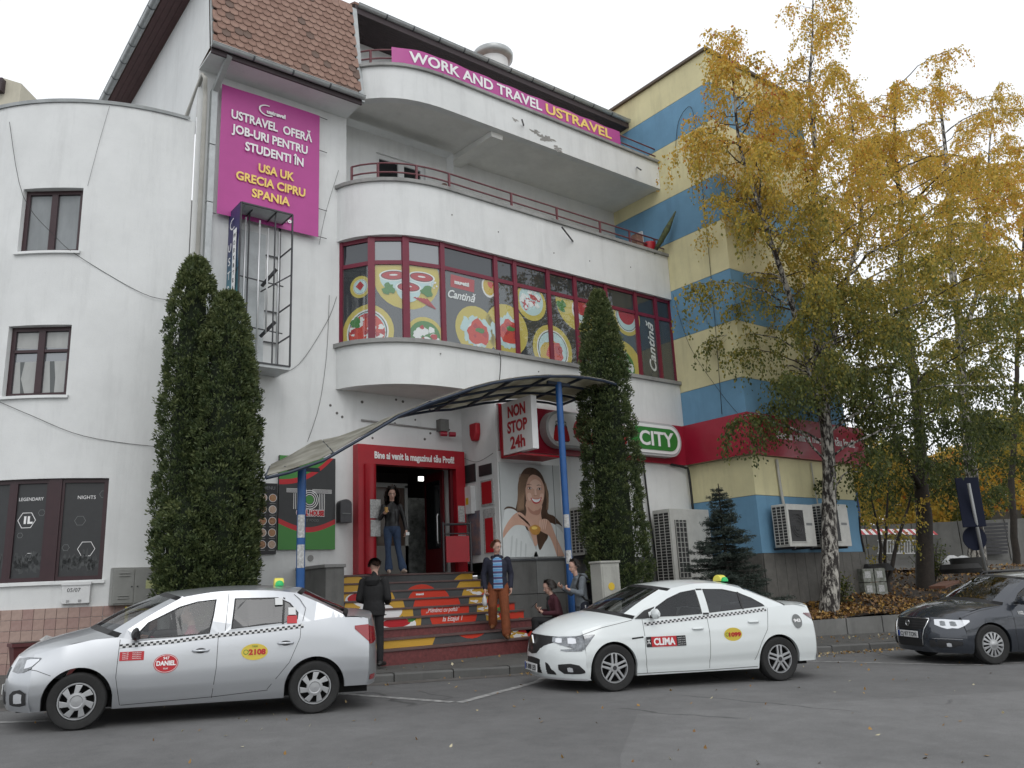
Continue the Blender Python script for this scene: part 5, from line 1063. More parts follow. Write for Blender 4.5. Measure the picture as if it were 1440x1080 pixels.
        # gaps (left side)
        def ribbon(pts,w=.006,m=GAP,nm='panel_gap',G=False,par=None):
            n=len(pts);L_,R2=[],[];dp=[]
            for i in range(n-1):
                a,b=pts[i],pts[i+1];k=max(1,int(math.hypot(b[0]-a[0],b[1]-a[1])/.05))
                for j in range(k): dp.append((lerp(a[0],b[0],j/k),lerp(a[1],b[1],j/k)))
            dp.append(pts[-1])
            for i,p in enumerate(dp):
                a=dp[max(i-1,0)];b=dp[min(i+1,len(dp)-1)];dx,dz=b[0]-a[0],b[1]-a[1];l=math.hypot(dx,dz);nx,nz=-dz/l*w/2,dx/l*w/2
                fn=(lambda x,z:S(x,z,.004)) if G else (lambda x,z:s.surf('s',x,z,.0025))
                L_.append(fn(p[0]+nx,p[1]+nz));R2.append(fn(p[0]-nx,p[1]-nz))
            return MB().grid([L_,R2],m).build(nm,par or rt,local=True)
        s.ribbon=ribbon
        for g in sp['gaps']: ribbon(g)
        for g in sp.get('ggaps',[]): ribbon(g,G=True)
        # underbody + interior
        MB().box((-2.0,-.62,.2),(1.95,.62,.42),ARCHD).box((-.95,-.78,.2),(.93,.78,.4),ARCHD).build('underbody',rt,local=True)
        mb=MB();mb.box((-1.6,-.7,.4),(1.1,.7,.45),INTG);mb.box((.75,-.68,.45),(1.15,.68,.93),INTG);mb.box((-1.75,-.66,.45),(-1.35,.66,.95),INTG);mb.build('interior',rt,local=True)
        for y in (.36,-.36):
            mb=MB();mb.box((-.1,y-.24,.45),(.4,y+.24,.62),SEATM);mb.prism([(-.1,y-.24,.6),(-.24,y-.22,1.06),(-.12,y-.22,1.08),(.04,y-.24,.62)],(0,.46,0),SEATM);mb.box((-.29,y-.12,1.08),(-.18,y+.12,1.26),SEATM);mb.build('front_seat',rt,local=True,bevel=.03,fixn=True)
        mb=MB();mb.box((-1.35,-.6,.45),(-.9,.6,.62),SEATM);mb.prism([(-1.3,-.6,.6),(-1.42,-.6,1.05),(-1.3,-.6,1.07),(-1.15,-.6,.62)],(0,1.2,0),SEATM);mb.build('rear_seat',rt,local=True,bevel=.03,fixn=True)
        mb=MB();c=Vector((.66,.36,.9));ax=Vector((.85,0,.5)).normalized();u=Vector((0,1,0));v=ax.cross(u);mb.tube([c+(u*math.cos(t)+v*math.sin(t))*.18 for t in np.linspace(0,2*math.pi,25)],.014,PLA,6);mb.bar(c-u*.17,c+u*.17,.05,.02,PLA);mb.build('steering_wheel',rt,local=True)
        # wheels
        for w in (sp['wx'],-sp['wx']):
            for sgn in (1,-1): s.wheel((w,sgn*(s.W(w)-.015),sp['Rw']),sgn)
        # mirrors
        mx_,mz_=sp['mirror']
        for sgn in (1,-1):
            y0=s.wb(mx_)*sgn;me=MB();P0=Vector((mx_,y0+.13*sgn,mz_));prof=[]
            rows=[]
            for i in range(9):
                t=i/8;yy=y0+sgn*(.04+.2*t);k=math.sin(math.pi*(.12+.82*t))**.5
                rows.append([Vector((mx_+.02+ .06*k*math.cos(a)*(1 if math.cos(a)>0 else .5),yy,mz_+.075*k*math.sin(a))) for a in np.linspace(0,2*math.pi,15)])
            me.grid(rows,sp['mirm']);me.poly(rows[-1],sp['mirm']);me.poly(rows[0],sp['mirm']);me.bar((mx_+.02,y0-.02*sgn,mz_-.05),(mx_+.02,y0+.09*sgn,mz_-.03),.06,.04,PLA);me.build('wing_mirror',rt,local=True,smooth=40)
    def decal(s,nm,cols,m,off=.004,par=None,k=5,mirror=False):
        for sg in ((1,-1) if mirror else (1,)):
            rows=[]
            for kind,a,zt,zbt in cols:
                r=[s.surf(kind,a,lerp(zbt,zt,i/k),off) for i in range(k+1)]
                for p in r:p.y*=sg
                rows.append(r)
            o=MB().grid(rows,m,flip=sg>0).build(nm,par or s.root,local=True,smooth=50)
        return o
    def sideframe(s,x,z,off=.006):
        p=s.surf('s',x,z,off);a=s.surf('s',x-.1,z,off);b=s.surf('s',x,z+.05,off);r=(a-p).normalized();u=(b-p);u=(u-r*u.dot(r)).normalized();return FR(p,r,u)
    def gframe(s,x,z,off=.006):
        p=s.S(x,z,off);a=s.S(x-.05,z,off);b=s.S(x,z+.05,off);r=(a-p).normalized();u=(b-p);u=(u-r*u.dot(r)).normalized();return FR(p,r,u)
    def wheel(s,c,sgn):
        R=s.sp['Rw'];c=Vector(c);ax=Vector((0,sgn,0));rim=s.sp['rim'];Rr=s.sp['Rrim'];rt=s.root
        w=thing('wheel',None,None);w.parent=rt;w.location=c
        c=Vector((0,0,0));T=MB();T.lathe(c,ax,[(-.19,Rr*.9),(-.19,R*.93),(-.17,R*.985),(-.14,R),(-.04,R),(-.01,R*.985),(.006,R*.94),(.008,R*.86),(-.004,Rr+.012),(-.02,Rr)],TYR,40);T.build('tyre',w,local=True,smooth=35)
        a0=s.sp.get('rim0',.2)
        I=MB();I.lathe(c,ax,[(-.02,Rr),(-.012,Rr-.006),(-.02,Rr-.018),(-.06,Rr-.03),(-.12,Rr-.04),(-.12,.02)],ARCHD if rim!='x' else ALLOY,40)
        I.lathe(c,ax,[(-.02,Rr+.004),(-.004,Rr-.002),(-.004,Rr-.014),(-.03,Rr-.024)],HUBS if rim=='cap' else ALLOY,40);ri=I.build('rim',w,local=True,smooth=40)
        def pp(r,t,d): return Vector((math.cos(t)*r,sgn*d,math.sin(t)*r))
        M_=HUBS if rim=='cap' else ALLOY
        if rim=='cap':   # seven swept blades
            for k in range(7):
                t=a0+2*math.pi*k/7;q=MB();out=[(.0,.085),(.34,Rr-.02),(.80,Rr-.02),(.62,.085)];pts=[pp(r,t+da*.9*sgn,.004 if r>.1 else .012) for da,r in out];q.prism(pts,(0,-.014*sgn,0),M_);q.build('spoke',w,local=True,fixn=True,bevel=.004)
            q=MB();q.lathe(c,ax,[(-.01,.10),(.012,.095),(.016,.07),(.008,.06),(.012,.0)],M_,28);q.build('hub',w,local=True,smooth=40)
        elif rim=='y5':  # five twin spokes
            for k in range(5):
                t=a0+2*math.pi*k/5
                for sd in (-1,1):
                    q=MB();b0=pp(.035,t,.0)+Vector((-math.sin(t),0,math.cos(t)))*.028*sd;b1=pp(Rr-.012,t+sd*.16,-.002);tv=Vector((-math.sin(t),0,math.cos(t)));q.prism([b0-tv*.017,b1-tv*.014,b1+tv*.014,b0+tv*.017],(0,-.03*sgn,0),M_);q.build('spoke',w,local=True,fixn=True,bevel=.004)
            q=MB();q.lathe(c,ax,[(-.02,.06),(.002,.058),(.004,.035),(.002,.0)],M_,20);q.lathe(c,ax,[(.003,.032),(.007,.03),(.007,.0)],STEEL,16);q.build('hub',w,local=True,smooth=40)
        else:
            for k in range(14):
                t=a0+2*math.pi*k/14;q=MB();q.prism([pp(.07,t-.13,.01),pp(Rr-.015,t-.12,.0),pp(Rr-.015,t+.12,.0),pp(.07,t+.13,.01)],(0,-.014*sgn,0),M_);q.build('spoke',w,local=True,fixn=True,bevel=.003)
            q=MB();q.lathe(c,ax,[(-.01,.09),(.014,.085),(.016,.04),(.02,.035),(.02,.0)],M_,24);q.build('hub',w,local=True,smooth=40)
    def checker(s,pts,n,h=.022,m=BLK):
        mb=MB();wt=MB();L=[0]
        for a,b in zip(pts[:-1],pts[1:]): L.append(L[-1]+math.hypot(b[0]-a[0],b[1]-a[1]))
        st=L[-1]/n
        def at(u):
            for i in range(len(L)-1):
                if u<=L[i+1]+1e-9: t=(u-L[i])/(L[i+1]-L[i]);return lerp(pts[i][0],pts[i+1][0],t),lerp(pts[i][1],pts[i+1][1],t)
        for i in range(n):
            for r in (0,1):
                a=at(i*st);b=at(min(L[-1],(i+1)*st));z=(r-1)*h;Q=[s.surf('s',a[0],a[1]+z,.004),s.surf('s',b[0],b[1]+z,.004),s.surf('s',b[0],b[1]+z+h,.004),s.surf('s',a[0],a[1]+z+h,.004)]
                (mb if (i+r)%2 else wt).poly(Q[::-1],m if (i+r)%2 else PLT)
        tag(mb.build('checker_strip',s.root,local=True),kind='stuff');tag(wt.build('checker_strip_pale',s.root,local=True),kind='stuff')
    def patch(s,x,z,polys,nm,par=None):
        M=s.sideframe(x,z,.005);q=MB(M);art(q,polys,lambda u,v,o:(u,v,o));return q.build(nm,par or s.root,local=True),M
    def taxi_sign(s,x,z,y=.0):
        t=thing('taxi_sign',None,None);t.parent=s.root;t.location=(x,y,z)
        yl=mat('taxi_sign_yellow',(.75,.68,.12),.4);gr=mat('taxi_sign_green_lamp',(.02,.42,.12),.3,emit=.08)
        q=MB();q.prism([(-.06,.13*math.cos(a),.10*math.sin(a)) for a in np.linspace(0,math.pi,13)],(.12,0,0),yl);q.build('sign_body',t,local=True,fixn=True,bevel=.015)
        q=MB();q.lathe((0,.14,.0),(0,0,1),[(0,.055),(.03,.055),(.06,.035),(.07,.0)],gr,14);q.build('lamp',t,local=True,smooth=True);return t
    def plate(s,txt,x,z,y=0,rear=False):
        q=MB();p=thing('number_plate',None,None);p.parent=s.root;p.location=(x,y,z);d=Vector((-1,0,0))
        q.box((0,-.26,-.055),(.012,.26,.055),PLT);q.build('plate',p,local=True,bevel=.003);q=MB();q.box((.011,.21,-.05),(.014,.255,.05),EUB) if False else q.box((.011,-.255,-.05),(.014,-.21,.05),EUB);q.build('euro_band',p,local=True)
        text(txt,.1,FR((.0145,.02,-.036),(0,1,0),(0,0,1)),BLK,p,local=True,width=.42)
# ---- silver sedan
sedA=dict(paint=PAINTS,W=[(-2.2,.83),(-1.6,.86),(0,.868),(1.5,.865),(2.1,.84)],wx=1.315,Rw=.31,Ra=.365,sill=.205,zf=.22,zr_=.30,
 zb=[(-2.15,1.05),(-1.9,1.12),(-1.5,1.13),(-1.1,1.075),(-.3,1.0),(.7,.93),(.95,.985),(1.2,.97),(1.5,.91),(1.78,.83)],
 wb=[(-2.1,.70),(-1.7,.76),(-1.2,.79),(0,.80),(.95,.79),(1.5,.77),(1.85,.73)],
 nose_mid=(1.80,2.16,3.2),tail_mid=(-1.98,-2.17,3.6),
 rows=[(1.80,.74,.80,2.05,.80,3.0),(1.6,.755,.875,1.88,.925,2.4),(1.35,.77,.945,1.6,1.01,2.2),(.97,.79,.985,1.33,1.075,2),
  (.97,.79,.985,1.33,1.075,2),(.62,.70,1.22,.95,1.29,2),(.28,.60,1.415,.50,1.475,2),
  (.28,.60,1.415,.50,1.475,2),(-.15,.575,1.475,-.1,1.53,2),(-.7,.57,1.475,-.7,1.535,2),(-1.08,.575,1.435,-1.2,1.50,2),
  (-1.08,.575,1.435,-1.2,1.50,2),(-1.4,.66,1.29,-1.5,1.35,2),(-1.70,.755,1.135,-1.80,1.21,2),
  (-1.70,.755,1.135,-1.80,1.21,2),(-1.85,.745,1.13,-1.95,1.20,2.4),(-1.98,.72,1.06,-2.10,1.17,3.4)],
 zones=[('hood',0,3,PAINTS),('windscreen',4,6,None),('roof',7,10,PAINTS),('rear_window',11,13,None),('trunk_lid',14,16,PAINTS)],rail=(4,13),
 windows=[[(.80,.955),(.64,1.14),(.30,1.31),(.1,1.365),(-.12,1.385),(-.10,1.2),(-.06,.99),(.3,.965)],[(-.30,1.03),(-.33,1.39),(-.85,1.39),(-1.0,1.32),(-1.10,1.2),(-1.09,1.12),(-.95,1.085)]],
 bstrips=[[(-.895,1.07),(-.915,1.39),(-.94,1.38),(-.925,1.07)]],
 doors=[-1.05,-.16,.89],handles=[(.03,.80),(-.95,.845)],mirror=(.72,1.02),mirm=PLA,rim='cap',Rrim=.20,rim0=.25,crease=(.42,.36,.012,0,0),wsg=CGL,
 gaps=[[(.92,.96),(.93,.55),(.87,.24)],[(-.16,1.0),(-.155,.6),(-.12,.26)],[(-1.13,1.07),(-1.12,.9),(-1.0,.62),(-.75,.32)],[(.86,.24),(-.12,.27),(-.76,.31)],[(1.6,.60),(1.75,.66),(1.84,.68)]],
 ggaps=[[(-.235,1.02),(-.26,1.45)],[(-1.15,1.10),(-1.19,1.25),(-1.12,1.36),(-1.05,1.42)]])
cA=Car(sedA,'silver_taxi','silver taxi sedan with checker strip parked at the left edge, driver in pink inside','car',(3.77,11.36),161.7,'taxis waiting along the kerb')
cA.decal('headlight',[('s',1.72,.795,.785),('s',1.80,.80,.70),('f',.97,.80,.67),('f',.9,.80,.64),('f',.8,.79,.63),('f',.68,.78,.64)],LENS,.006,mirror=True);cA.decal('headlight_reflector',[('s',1.74,.785,.77),('s',1.80,.785,.71),('f',.95,.78,.69),('f',.9,.77,.68)],LENSB,.009)
cA.decal('grille',[('f',q,.68,.56) for q in np.linspace(-.55,.55,9)],PLA,.006);cA.decal('lower_grille',[('f',q,.42,.28) for q in np.linspace(-.6,.6,9)],PLA,.006);cA.decal('fog_light',[('f',.97,.42,.30),('f',.9,.46,.28),('f',.8,.44,.28),('f',.74,.40,.29)],PLA,.006,mirror=True);cA.decal('fog_lens',[('f',.93,.41,.32),('f',.87,.42,.31),('f',.82,.40,.31)],LENSB,.009,mirror=True)
cA.decal('tail_light',[('s',-1.80,1.02,.98),('s',-1.98,1.03,.82),('r',1.0,1.02,.80),('r',.95,1.01,.79),('r',.86,1.0,.80),('r',.72,.99,.83)],TAILR,.006,mirror=True);cA.decal('reflector',[('r',.97,.42,.36),('r',.9,.42,.36),('r',.8,.42,.36)],TAILR,.006)
cA.checker([(.92,.885),(.36,.915),(-.16,.965),(-.7,1.0),(-1.16,1.04)],64);cA.taxi_sign(-.9,1.525);cA.plate('CJ 21 TAX',2.165,.42)
p,M=cA.patch(.78,.775,[(1,RDP,[(-.13,-.05),(.13,-.05),(.13,.05),(-.13,.05)])],'price_sticker')
for k in range(4): text('tarif    lei/km',.02,M@Matrix.Translation((0,.028-.021*k,.004)),WT,cA.root,local=True,width=.2)
p,M=cA.patch(.405,.675,[(1,RDP,disc(0,0,.135,.105)),(2,WT,disc(0,0,.127,.098)),(3,RDP,disc(0,0,.122,.093))],'company_badge')
text('947',.045,M@Matrix.Translation((0,.045,.007)),WT,cA.root,local=True,bold=.001);text('DANIEL',.07,M@Matrix.Translation((0,-.02,.007)),WT,cA.root,local=True,bold=.003,width=.21);text('taxi',.035,M@Matrix.Translation((0,-.065,.007)),WT,cA.root,local=True)
YTX=mat('taxi_badge_yellow',(.62,.48,.06),.4)
p,M=cA.patch(-.585,.76,[(1,YTX,disc(0,0,.155,.095)),(2,GRN,disc(-.1,0,.03)),(3,YTX,disc(-.1,0,.022))],'licence_badge');text('2108',.085,M@Matrix.Translation((.03,-.03,.006)),RDP,cA.root,local=True,bold=.004,width=.2);text('TAXI',.03,M@Matrix.Translation((0,.055,.006)),GRN,cA.root,local=True)
for (x,z,w_,h_,m_) in ((-.86,1.34,.045,.05,PLT),(-1.02,1.22,.045,.05,PLT),(-1.02,1.12,.06,.05,RDP)):
    q=MB(cA.gframe(x,z,.008));q.box((-w_,-h_,0),(w_,h_,.001),m_);q.build('window_sticker',cA.root,local=True)
# ---- white sedan
sedB=dict(paint=PAINTW,W=[(-2.3,.85),(-1.6,.895),(0,.895),(1.5,.895),(2.2,.87)],wx=1.353,Rw=.317,Ra=.355,sill=.195,zf=.17,zr_=.27,
 zb=[(-2.2,1.02),(-1.9,1.09),(-1.5,1.08),(-1.26,1.055),(-.3,.985),(.4,.955),(.8,.95),(1.1,.965),(1.5,.90),(1.8,.82)],
 wb=[(-2.1,.70),(-1.7,.77),(-1.2,.80),(0,.81),(1.0,.80),(1.5,.79),(1.95,.74)],
 nose_mid=(1.78,2.27,2.6),tail_mid=(-2.02,-2.27,3.4),
 rows=[(1.78,.75,.76,2.20,.765,2.5),(1.6,.77,.84,2.02,.89,2.3),(1.35,.79,.915,1.72,1.0,2.2),(1.02,.80,.965,1.42,1.06,2),
  (1.02,.80,.965,1.42,1.06,2),(.65,.70,1.18,1.0,1.25,2),(.26,.60,1.37,.55,1.43,2),
  (.26,.60,1.37,.55,1.43,2),(-.15,.575,1.43,-.1,1.485,2),(-.6,.57,1.42,-.6,1.475,2),(-.98,.575,1.335,-1.1,1.40,2),
  (-.98,.575,1.335,-1.1,1.40,2),(-1.25,.66,1.22,-1.45,1.27,2),(-1.60,.76,1.08,-1.80,1.13,2),
  (-1.60,.76,1.08,-1.80,1.13,2),(-1.85,.76,1.085,-2.0,1.125,2.4),(-2.02,.73,1.03,-2.19,1.11,3.2)],
 zones=[('hood',0,3,PAINTW),('windscreen',4,6,None),('roof',7,10,PAINTW),('rear_window',11,13,None),('trunk_lid',14,16,PAINTW)],rail=(4,13),
 windows=[[(.74,.98),(.60,1.12),(.38,1.23),(.13,1.315),(-.13,1.35),(-.13,1.0),(.3,.98)],[(-.25,1.01),(-.25,1.355),(-.6,1.345),(-.86,1.29),(-1.05,1.21),(-1.2,1.11),(-1.22,1.08)]],
 bstrips=[[(-.14,.99),(-.14,1.36),(-.24,1.36),(-.24,.99)],[(-.815,1.045),(-.84,1.30),(-.87,1.295),(-.845,1.045)],[(.74,.97),(.98,.965),(.80,1.075),(.62,1.125)]],
 doors=[-1.10,-.19,.86],handles=[(.0,.80),(-.95,.865)],mirror=(.68,1.03),mirm=PAINTW,rim='y5',Rrim=.205,rim0=.31,crease=(.36,.36,.028,.78,.72),wsg=CGL,
 gaps=[[(.86,.95),(.87,.5),(.84,.22)],[(-.19,.98),(-.18,.6),(-.16,.24)],[(-1.25,1.05),(-1.17,.75),(-1.05,.58),(-.92,.32)],[(1.02,.95),(1.5,.86),(1.9,.74)]],
 ggaps=[])
cB=Car(sedB,'white_taxi','white taxi sedan with a red CLIMA sticker, parked in front of the stairs','car',(10.26,9.26),159.8,'taxis waiting along the kerb')
cB.decal('grille',[('f',q,zt,zb_) for q,zt,zb_ in ((-.75,.74,.70),(-.6,.745,.66),(-.4,.75,.61),(-.2,.755,.5),(0,.755,.48),(.2,.755,.5),(.4,.75,.61),(.6,.745,.66),(.75,.74,.70))],PLA,.006)
cB.decal('headlight',[('s',1.62,.775,.765),('s',1.78,.768,.60),('f',.99,.765,.58),('f',.93,.755,.56),('f',.85,.75,.60),('f',.72,.745,.635),('f',.58,.735,.67)],LENS,.009,mirror=True)
cB.decal('light_strip',[('f',.97,.60,.56),('f',.9,.585,.555),('f',.8,.58,.55),('f',.72,.575,.56)],LENS,.009,mirror=True)
cB.decal('headlight_reflector',[('f',.92,.72,.66),('f',.87,.73,.65),('f',.82,.725,.655)],LENSB,.012,mirror=True);cB.decal('headlight_reflector',[('f',.74,.72,.665),('f',.69,.725,.66),('f',.64,.72,.67)],LENSB,.012,mirror=True)
cB.decal('lower_grille',[('f',q,zt,.23) for q,zt in ((-.62,.25),(-.5,.38),(-.25,.43),(0,.44),(.25,.43),(.5,.38),(.62,.25))],PLA,.006);cB.decal('fog_recess',[('f',.98,.30,.27),('f',.93,.37,.255),('f',.84,.39,.25),('f',.74,.38,.25),('f',.68,.37,.30)],PLA,.007,mirror=True);cB.decal('fog_lens',[('f',.86,.33,.28),('f',.83,.34,.275),('f',.80,.33,.28)],LENSB,.011,mirror=True)
cB.decal('front_lip',[('f',q,.19,.165) for q in np.linspace(-.97,.97,17)],LST,.02)
q=MB(FR((2.25,0,.63),(0,1,0),(0,0,1)));
for k in range(1): q.prism([(0,.11,0),(.055,0,0),(0,-.11,0),(-.055,0,0)],(0,0,.02),CHR);q.prism([(0,.06,.021),(.028,0,.021),(0,-.06,.021),(-.028,0,.021)],(0,0,.003),PLA)
q.build('emblem',cB.root,local=True,fixn=True);cB.plate('B 888 LED',2.285,.30)
cB.decal('tail_light',[('s',-1.88,.965,.95),('s',-2.02,.96,.87),('r',1.0,.96,.86),('r',.93,.95,.83),('r',.8,.94,.82),('r',.6,.93,.84)],TAILD,.008,mirror=True);cB.decal('tail_light_stripe',[('r',.97,.90,.88),('r',.9,.89,.865),('r',.8,.88,.86)],TAILR,.011)
cB.ribbon([(1.07,.70),(.89,.715)],.022,PLA,'side_vent')
cB.ribbon([(1.0,.22),(.5,.22),(0,.215),(-.5,.22),(-.97,.225)],.01,LG,'sill_line')
cB.checker([(.84,.885),(.3,.925),(-.3,.965),(-.8,1.0),(-1.22,1.035)],60);cB.taxi_sign(-.95,1.45)
p,M=cB.patch(.64,.645,[(1,BLK,[(-.21,-.07),(-.13,-.07),(-.13,.07),(-.21,.07)]),(1,RDP,[(-.13,-.07),(.27,-.07),(.27,.07),(-.13,.07)]),(1,BLK,[(.27,-.07),(.42,-.07),(.42,.07),(.27,.07)])],'clima_sticker')
text('CLIMA',.13,M@Matrix.Translation((.07,-.045,.006)),WT,cB.root,local=True,bold=.005,width=.34);text('34',.07,M@Matrix.Translation((-.15,.0,.006))@Matrix.Rotation(R_(90),4,'Z'),WT,cB.root,local=True)
for k in range(4): text('tarif 2.19',.022,M@Matrix.Translation((.345,.035-.03*k,.006)),PLT,cB.root,local=True,width=.12)
p,M=cB.patch(-.57,.70,[(1,YTX,disc(0,0,.15,.095)),(2,GRN,disc(-.1,0,.028)),(3,YTX,disc(-.1,0,.02))],'licence_badge');text('1099',.08,M@Matrix.Translation((.02,-.03,.006)),RDP,cB.root,local=True,bold=.004,width=.2)
p,M=cB.patch(-1.72,.85,[(1,LG,disc(0,0,.09,.105))],'company_badge');text('943',.065,M@Matrix.Translation((0,-.015,.006)),WT,cB.root,local=True,bold=.003,width=.13)
# ---- dark estate car
est=dict(paint=PAINTD,W=[(-2.5,.86),(-1.6,.905),(0,.91),(1.5,.905),(2.3,.88)],wx=1.355,Rw=.325,Ra=.36,sill=.19,zf=.19,zr_=.27,
 zb=[(-2.4,1.0),(-1.5,1.03),(-.3,.99),(.5,.955),(1.0,.955),(1.4,.915),(1.8,.81)],
 wb=[(-2.3,.78),(-1.7,.81),(0,.82),(1.0,.81),(1.5,.79),(1.95,.74)],
 nose_mid=(1.84,2.29,2.8),tail_mid=(-2.12,-2.45,3.6),
 rows=[(1.84,.74,.755,2.2,.775,2.7),(1.6,.765,.87,2.02,.88,2.3),(1.35,.785,.925,1.72,.985,2.2),(1.02,.80,.955,1.36,1.04,2),
  (1.02,.80,.955,1.36,1.04,2),(.65,.70,1.20,.95,1.27,2),(.28,.61,1.40,.52,1.455,2),
  (.28,.61,1.40,.52,1.455,2),(-.2,.59,1.455,-.15,1.50,2),(-.9,.59,1.455,-.9,1.505,2),(-1.85,.58,1.40,-2.0,1.45,2),
  (-1.85,.58,1.40,-2.0,1.45,2),(-2.0,.66,1.22,-2.2,1.25,2),(-2.12,.78,1.01,-2.36,1.02,3)],
 zones=[('hood',0,3,PAINTD),('windscreen',4,6,None),('roof',7,10,PAINTS),('rear_window',11,13,None)],rail=(4,13),
 windows=[[(.78,.985),(.62,1.14),(.38,1.26),(.13,1.345),(-.13,1.375),(-.13,1.01),(.3,.99)],[(-.23,1.02),(-.23,1.38),(-.95,1.385),(-1.0,1.04)],[(-1.08,1.05),(-1.05,1.385),(-1.65,1.33),(-1.8,1.10)]],
 bstrips=[],doors=[-1.05,-.19,.88],handles=[(.0,.80),(-.93,.83)],mirror=(.70,1.03),mirm=PAINTD,rim='multi',Rrim=.205,rim0=.1,crease=(.42,.42,.012,.80,.76),wsg=CGL,pz=2.4,
 gaps=[[(.88,.95),(.89,.5),(.86,.22)],[(-.19,.98),(-.18,.6),(-.16,.24)],[(1.05,.94),(1.5,.87),(1.84,.76)]],ggaps=[])
cC=Car(est,'dark_estate_car','dark blue grey estate car with a silver roof parked nose towards the white taxi','car',(17.04,6.9),153.5,'taxis waiting along the kerb')
cC.decal('headlight',[('s',1.72,.73,.70),('s',1.84,.735,.64),('f',.98,.73,.62),('f',.93,.73,.595),('f',.86,.735,.60),('f',.8,.74,.585),('f',.72,.74,.61),('f',.62,.735,.65)],LENSB,.007,mirror=True);cC.decal('lamp_bulb',[('f',.93,.70,.64),('f',.89,.71,.63),('f',.85,.70,.64)],LENS,.010,mirror=True);cC.decal('lamp_bulb',[('f',.79,.705,.64),('f',.75,.715,.635),('f',.71,.705,.64)],LENS,.010,mirror=True)
cC.decal('grille',[('f',q,.735,zb_) for q,zb_ in ((-.50,.70),(-.46,.64),(-.4,.57),(-.2,.55),(0,.55),(.2,.55),(.4,.57),(.46,.64),(.50,.70))],PLA,.006);
for z in (.60,.645,.69): cC.decal('grille_bar',[('f',q,z+.006,z-.004) for q in np.linspace(-.42,.42,7)],STEEL,.014)
for sg in (-1,1):
    q=MB();q.tube([cC.surf('f',sg*a,z,.016) for a,z in ((.53,.74),(.47,.64),(.42,.57),(.38,.45),(.36,.30))],.011,CHR,6);q.build('chrome_trim',cC.root,local=True,smooth=True)
q=MB();q.tube([cC.surf('f',a,.745,.014) for a in np.linspace(-.53,.53,15)],.009,CHR,6);q.build('chrome_trim',cC.root,local=True,smooth=True)
q=MB();q.lathe((2.285,0,.655),(1,0,0),[(0,.055),(.012,.055),(.012,.046),(.006,.04)],CHR,24);q.build('emblem_ring',cC.root,local=True,smooth=40);text('W',.06,FR((2.295,0,.61),(0,1,0),(0,0,1)),CHR,cC.root,local=True,bold=.003);text('V',.045,FR((2.295,0,.655),(0,1,0),(0,0,1)),CHR,cC.root,local=True,bold=.003)
cC.decal('lower_grille',[('f',q,.40,.27) for q in np.linspace(-.34,.34,7)],PLA,.006);cC.decal('fog_recess',[('f',.95,.38,.33),('f',.85,.40,.29),('f',.7,.40,.28),('f',.5,.40,.28)],PLA,.006,mirror=True);cC.decal('fog_lens',[('f',.82,.35,.30),('f',.79,.36,.295),('f',.76,.35,.30)],LENSB,.010,mirror=True);cC.decal('bumper_chrome',[('f',.95,.425,.415),('f',.8,.43,.418),('f',.55,.43,.418)],CHR,.012,mirror=True)
cC.plate('CJ 97 TON',2.30,.475);cC.ribbon([(.6,.43),(-1.0,.45)],.012,CHR,'chrome_strip')
p,M=cC.patch(.70,.80,[],'x') if 0 else (None,cC.sideframe(.72,.80));text('102',.08,M,PLT,cC.root,local=True,bold=.002)
for sg in (1,-1):
    q=MB();q.tube([(.2,.60*sg,1.44),(.1,.60*sg,1.50),(-.8,.59*sg,1.52),(-1.7,.58*sg,1.47),(-1.8,.58*sg,1.42)],.014,PLA,8);q.build('roof_rail',cC.root,local=True,smooth=True)
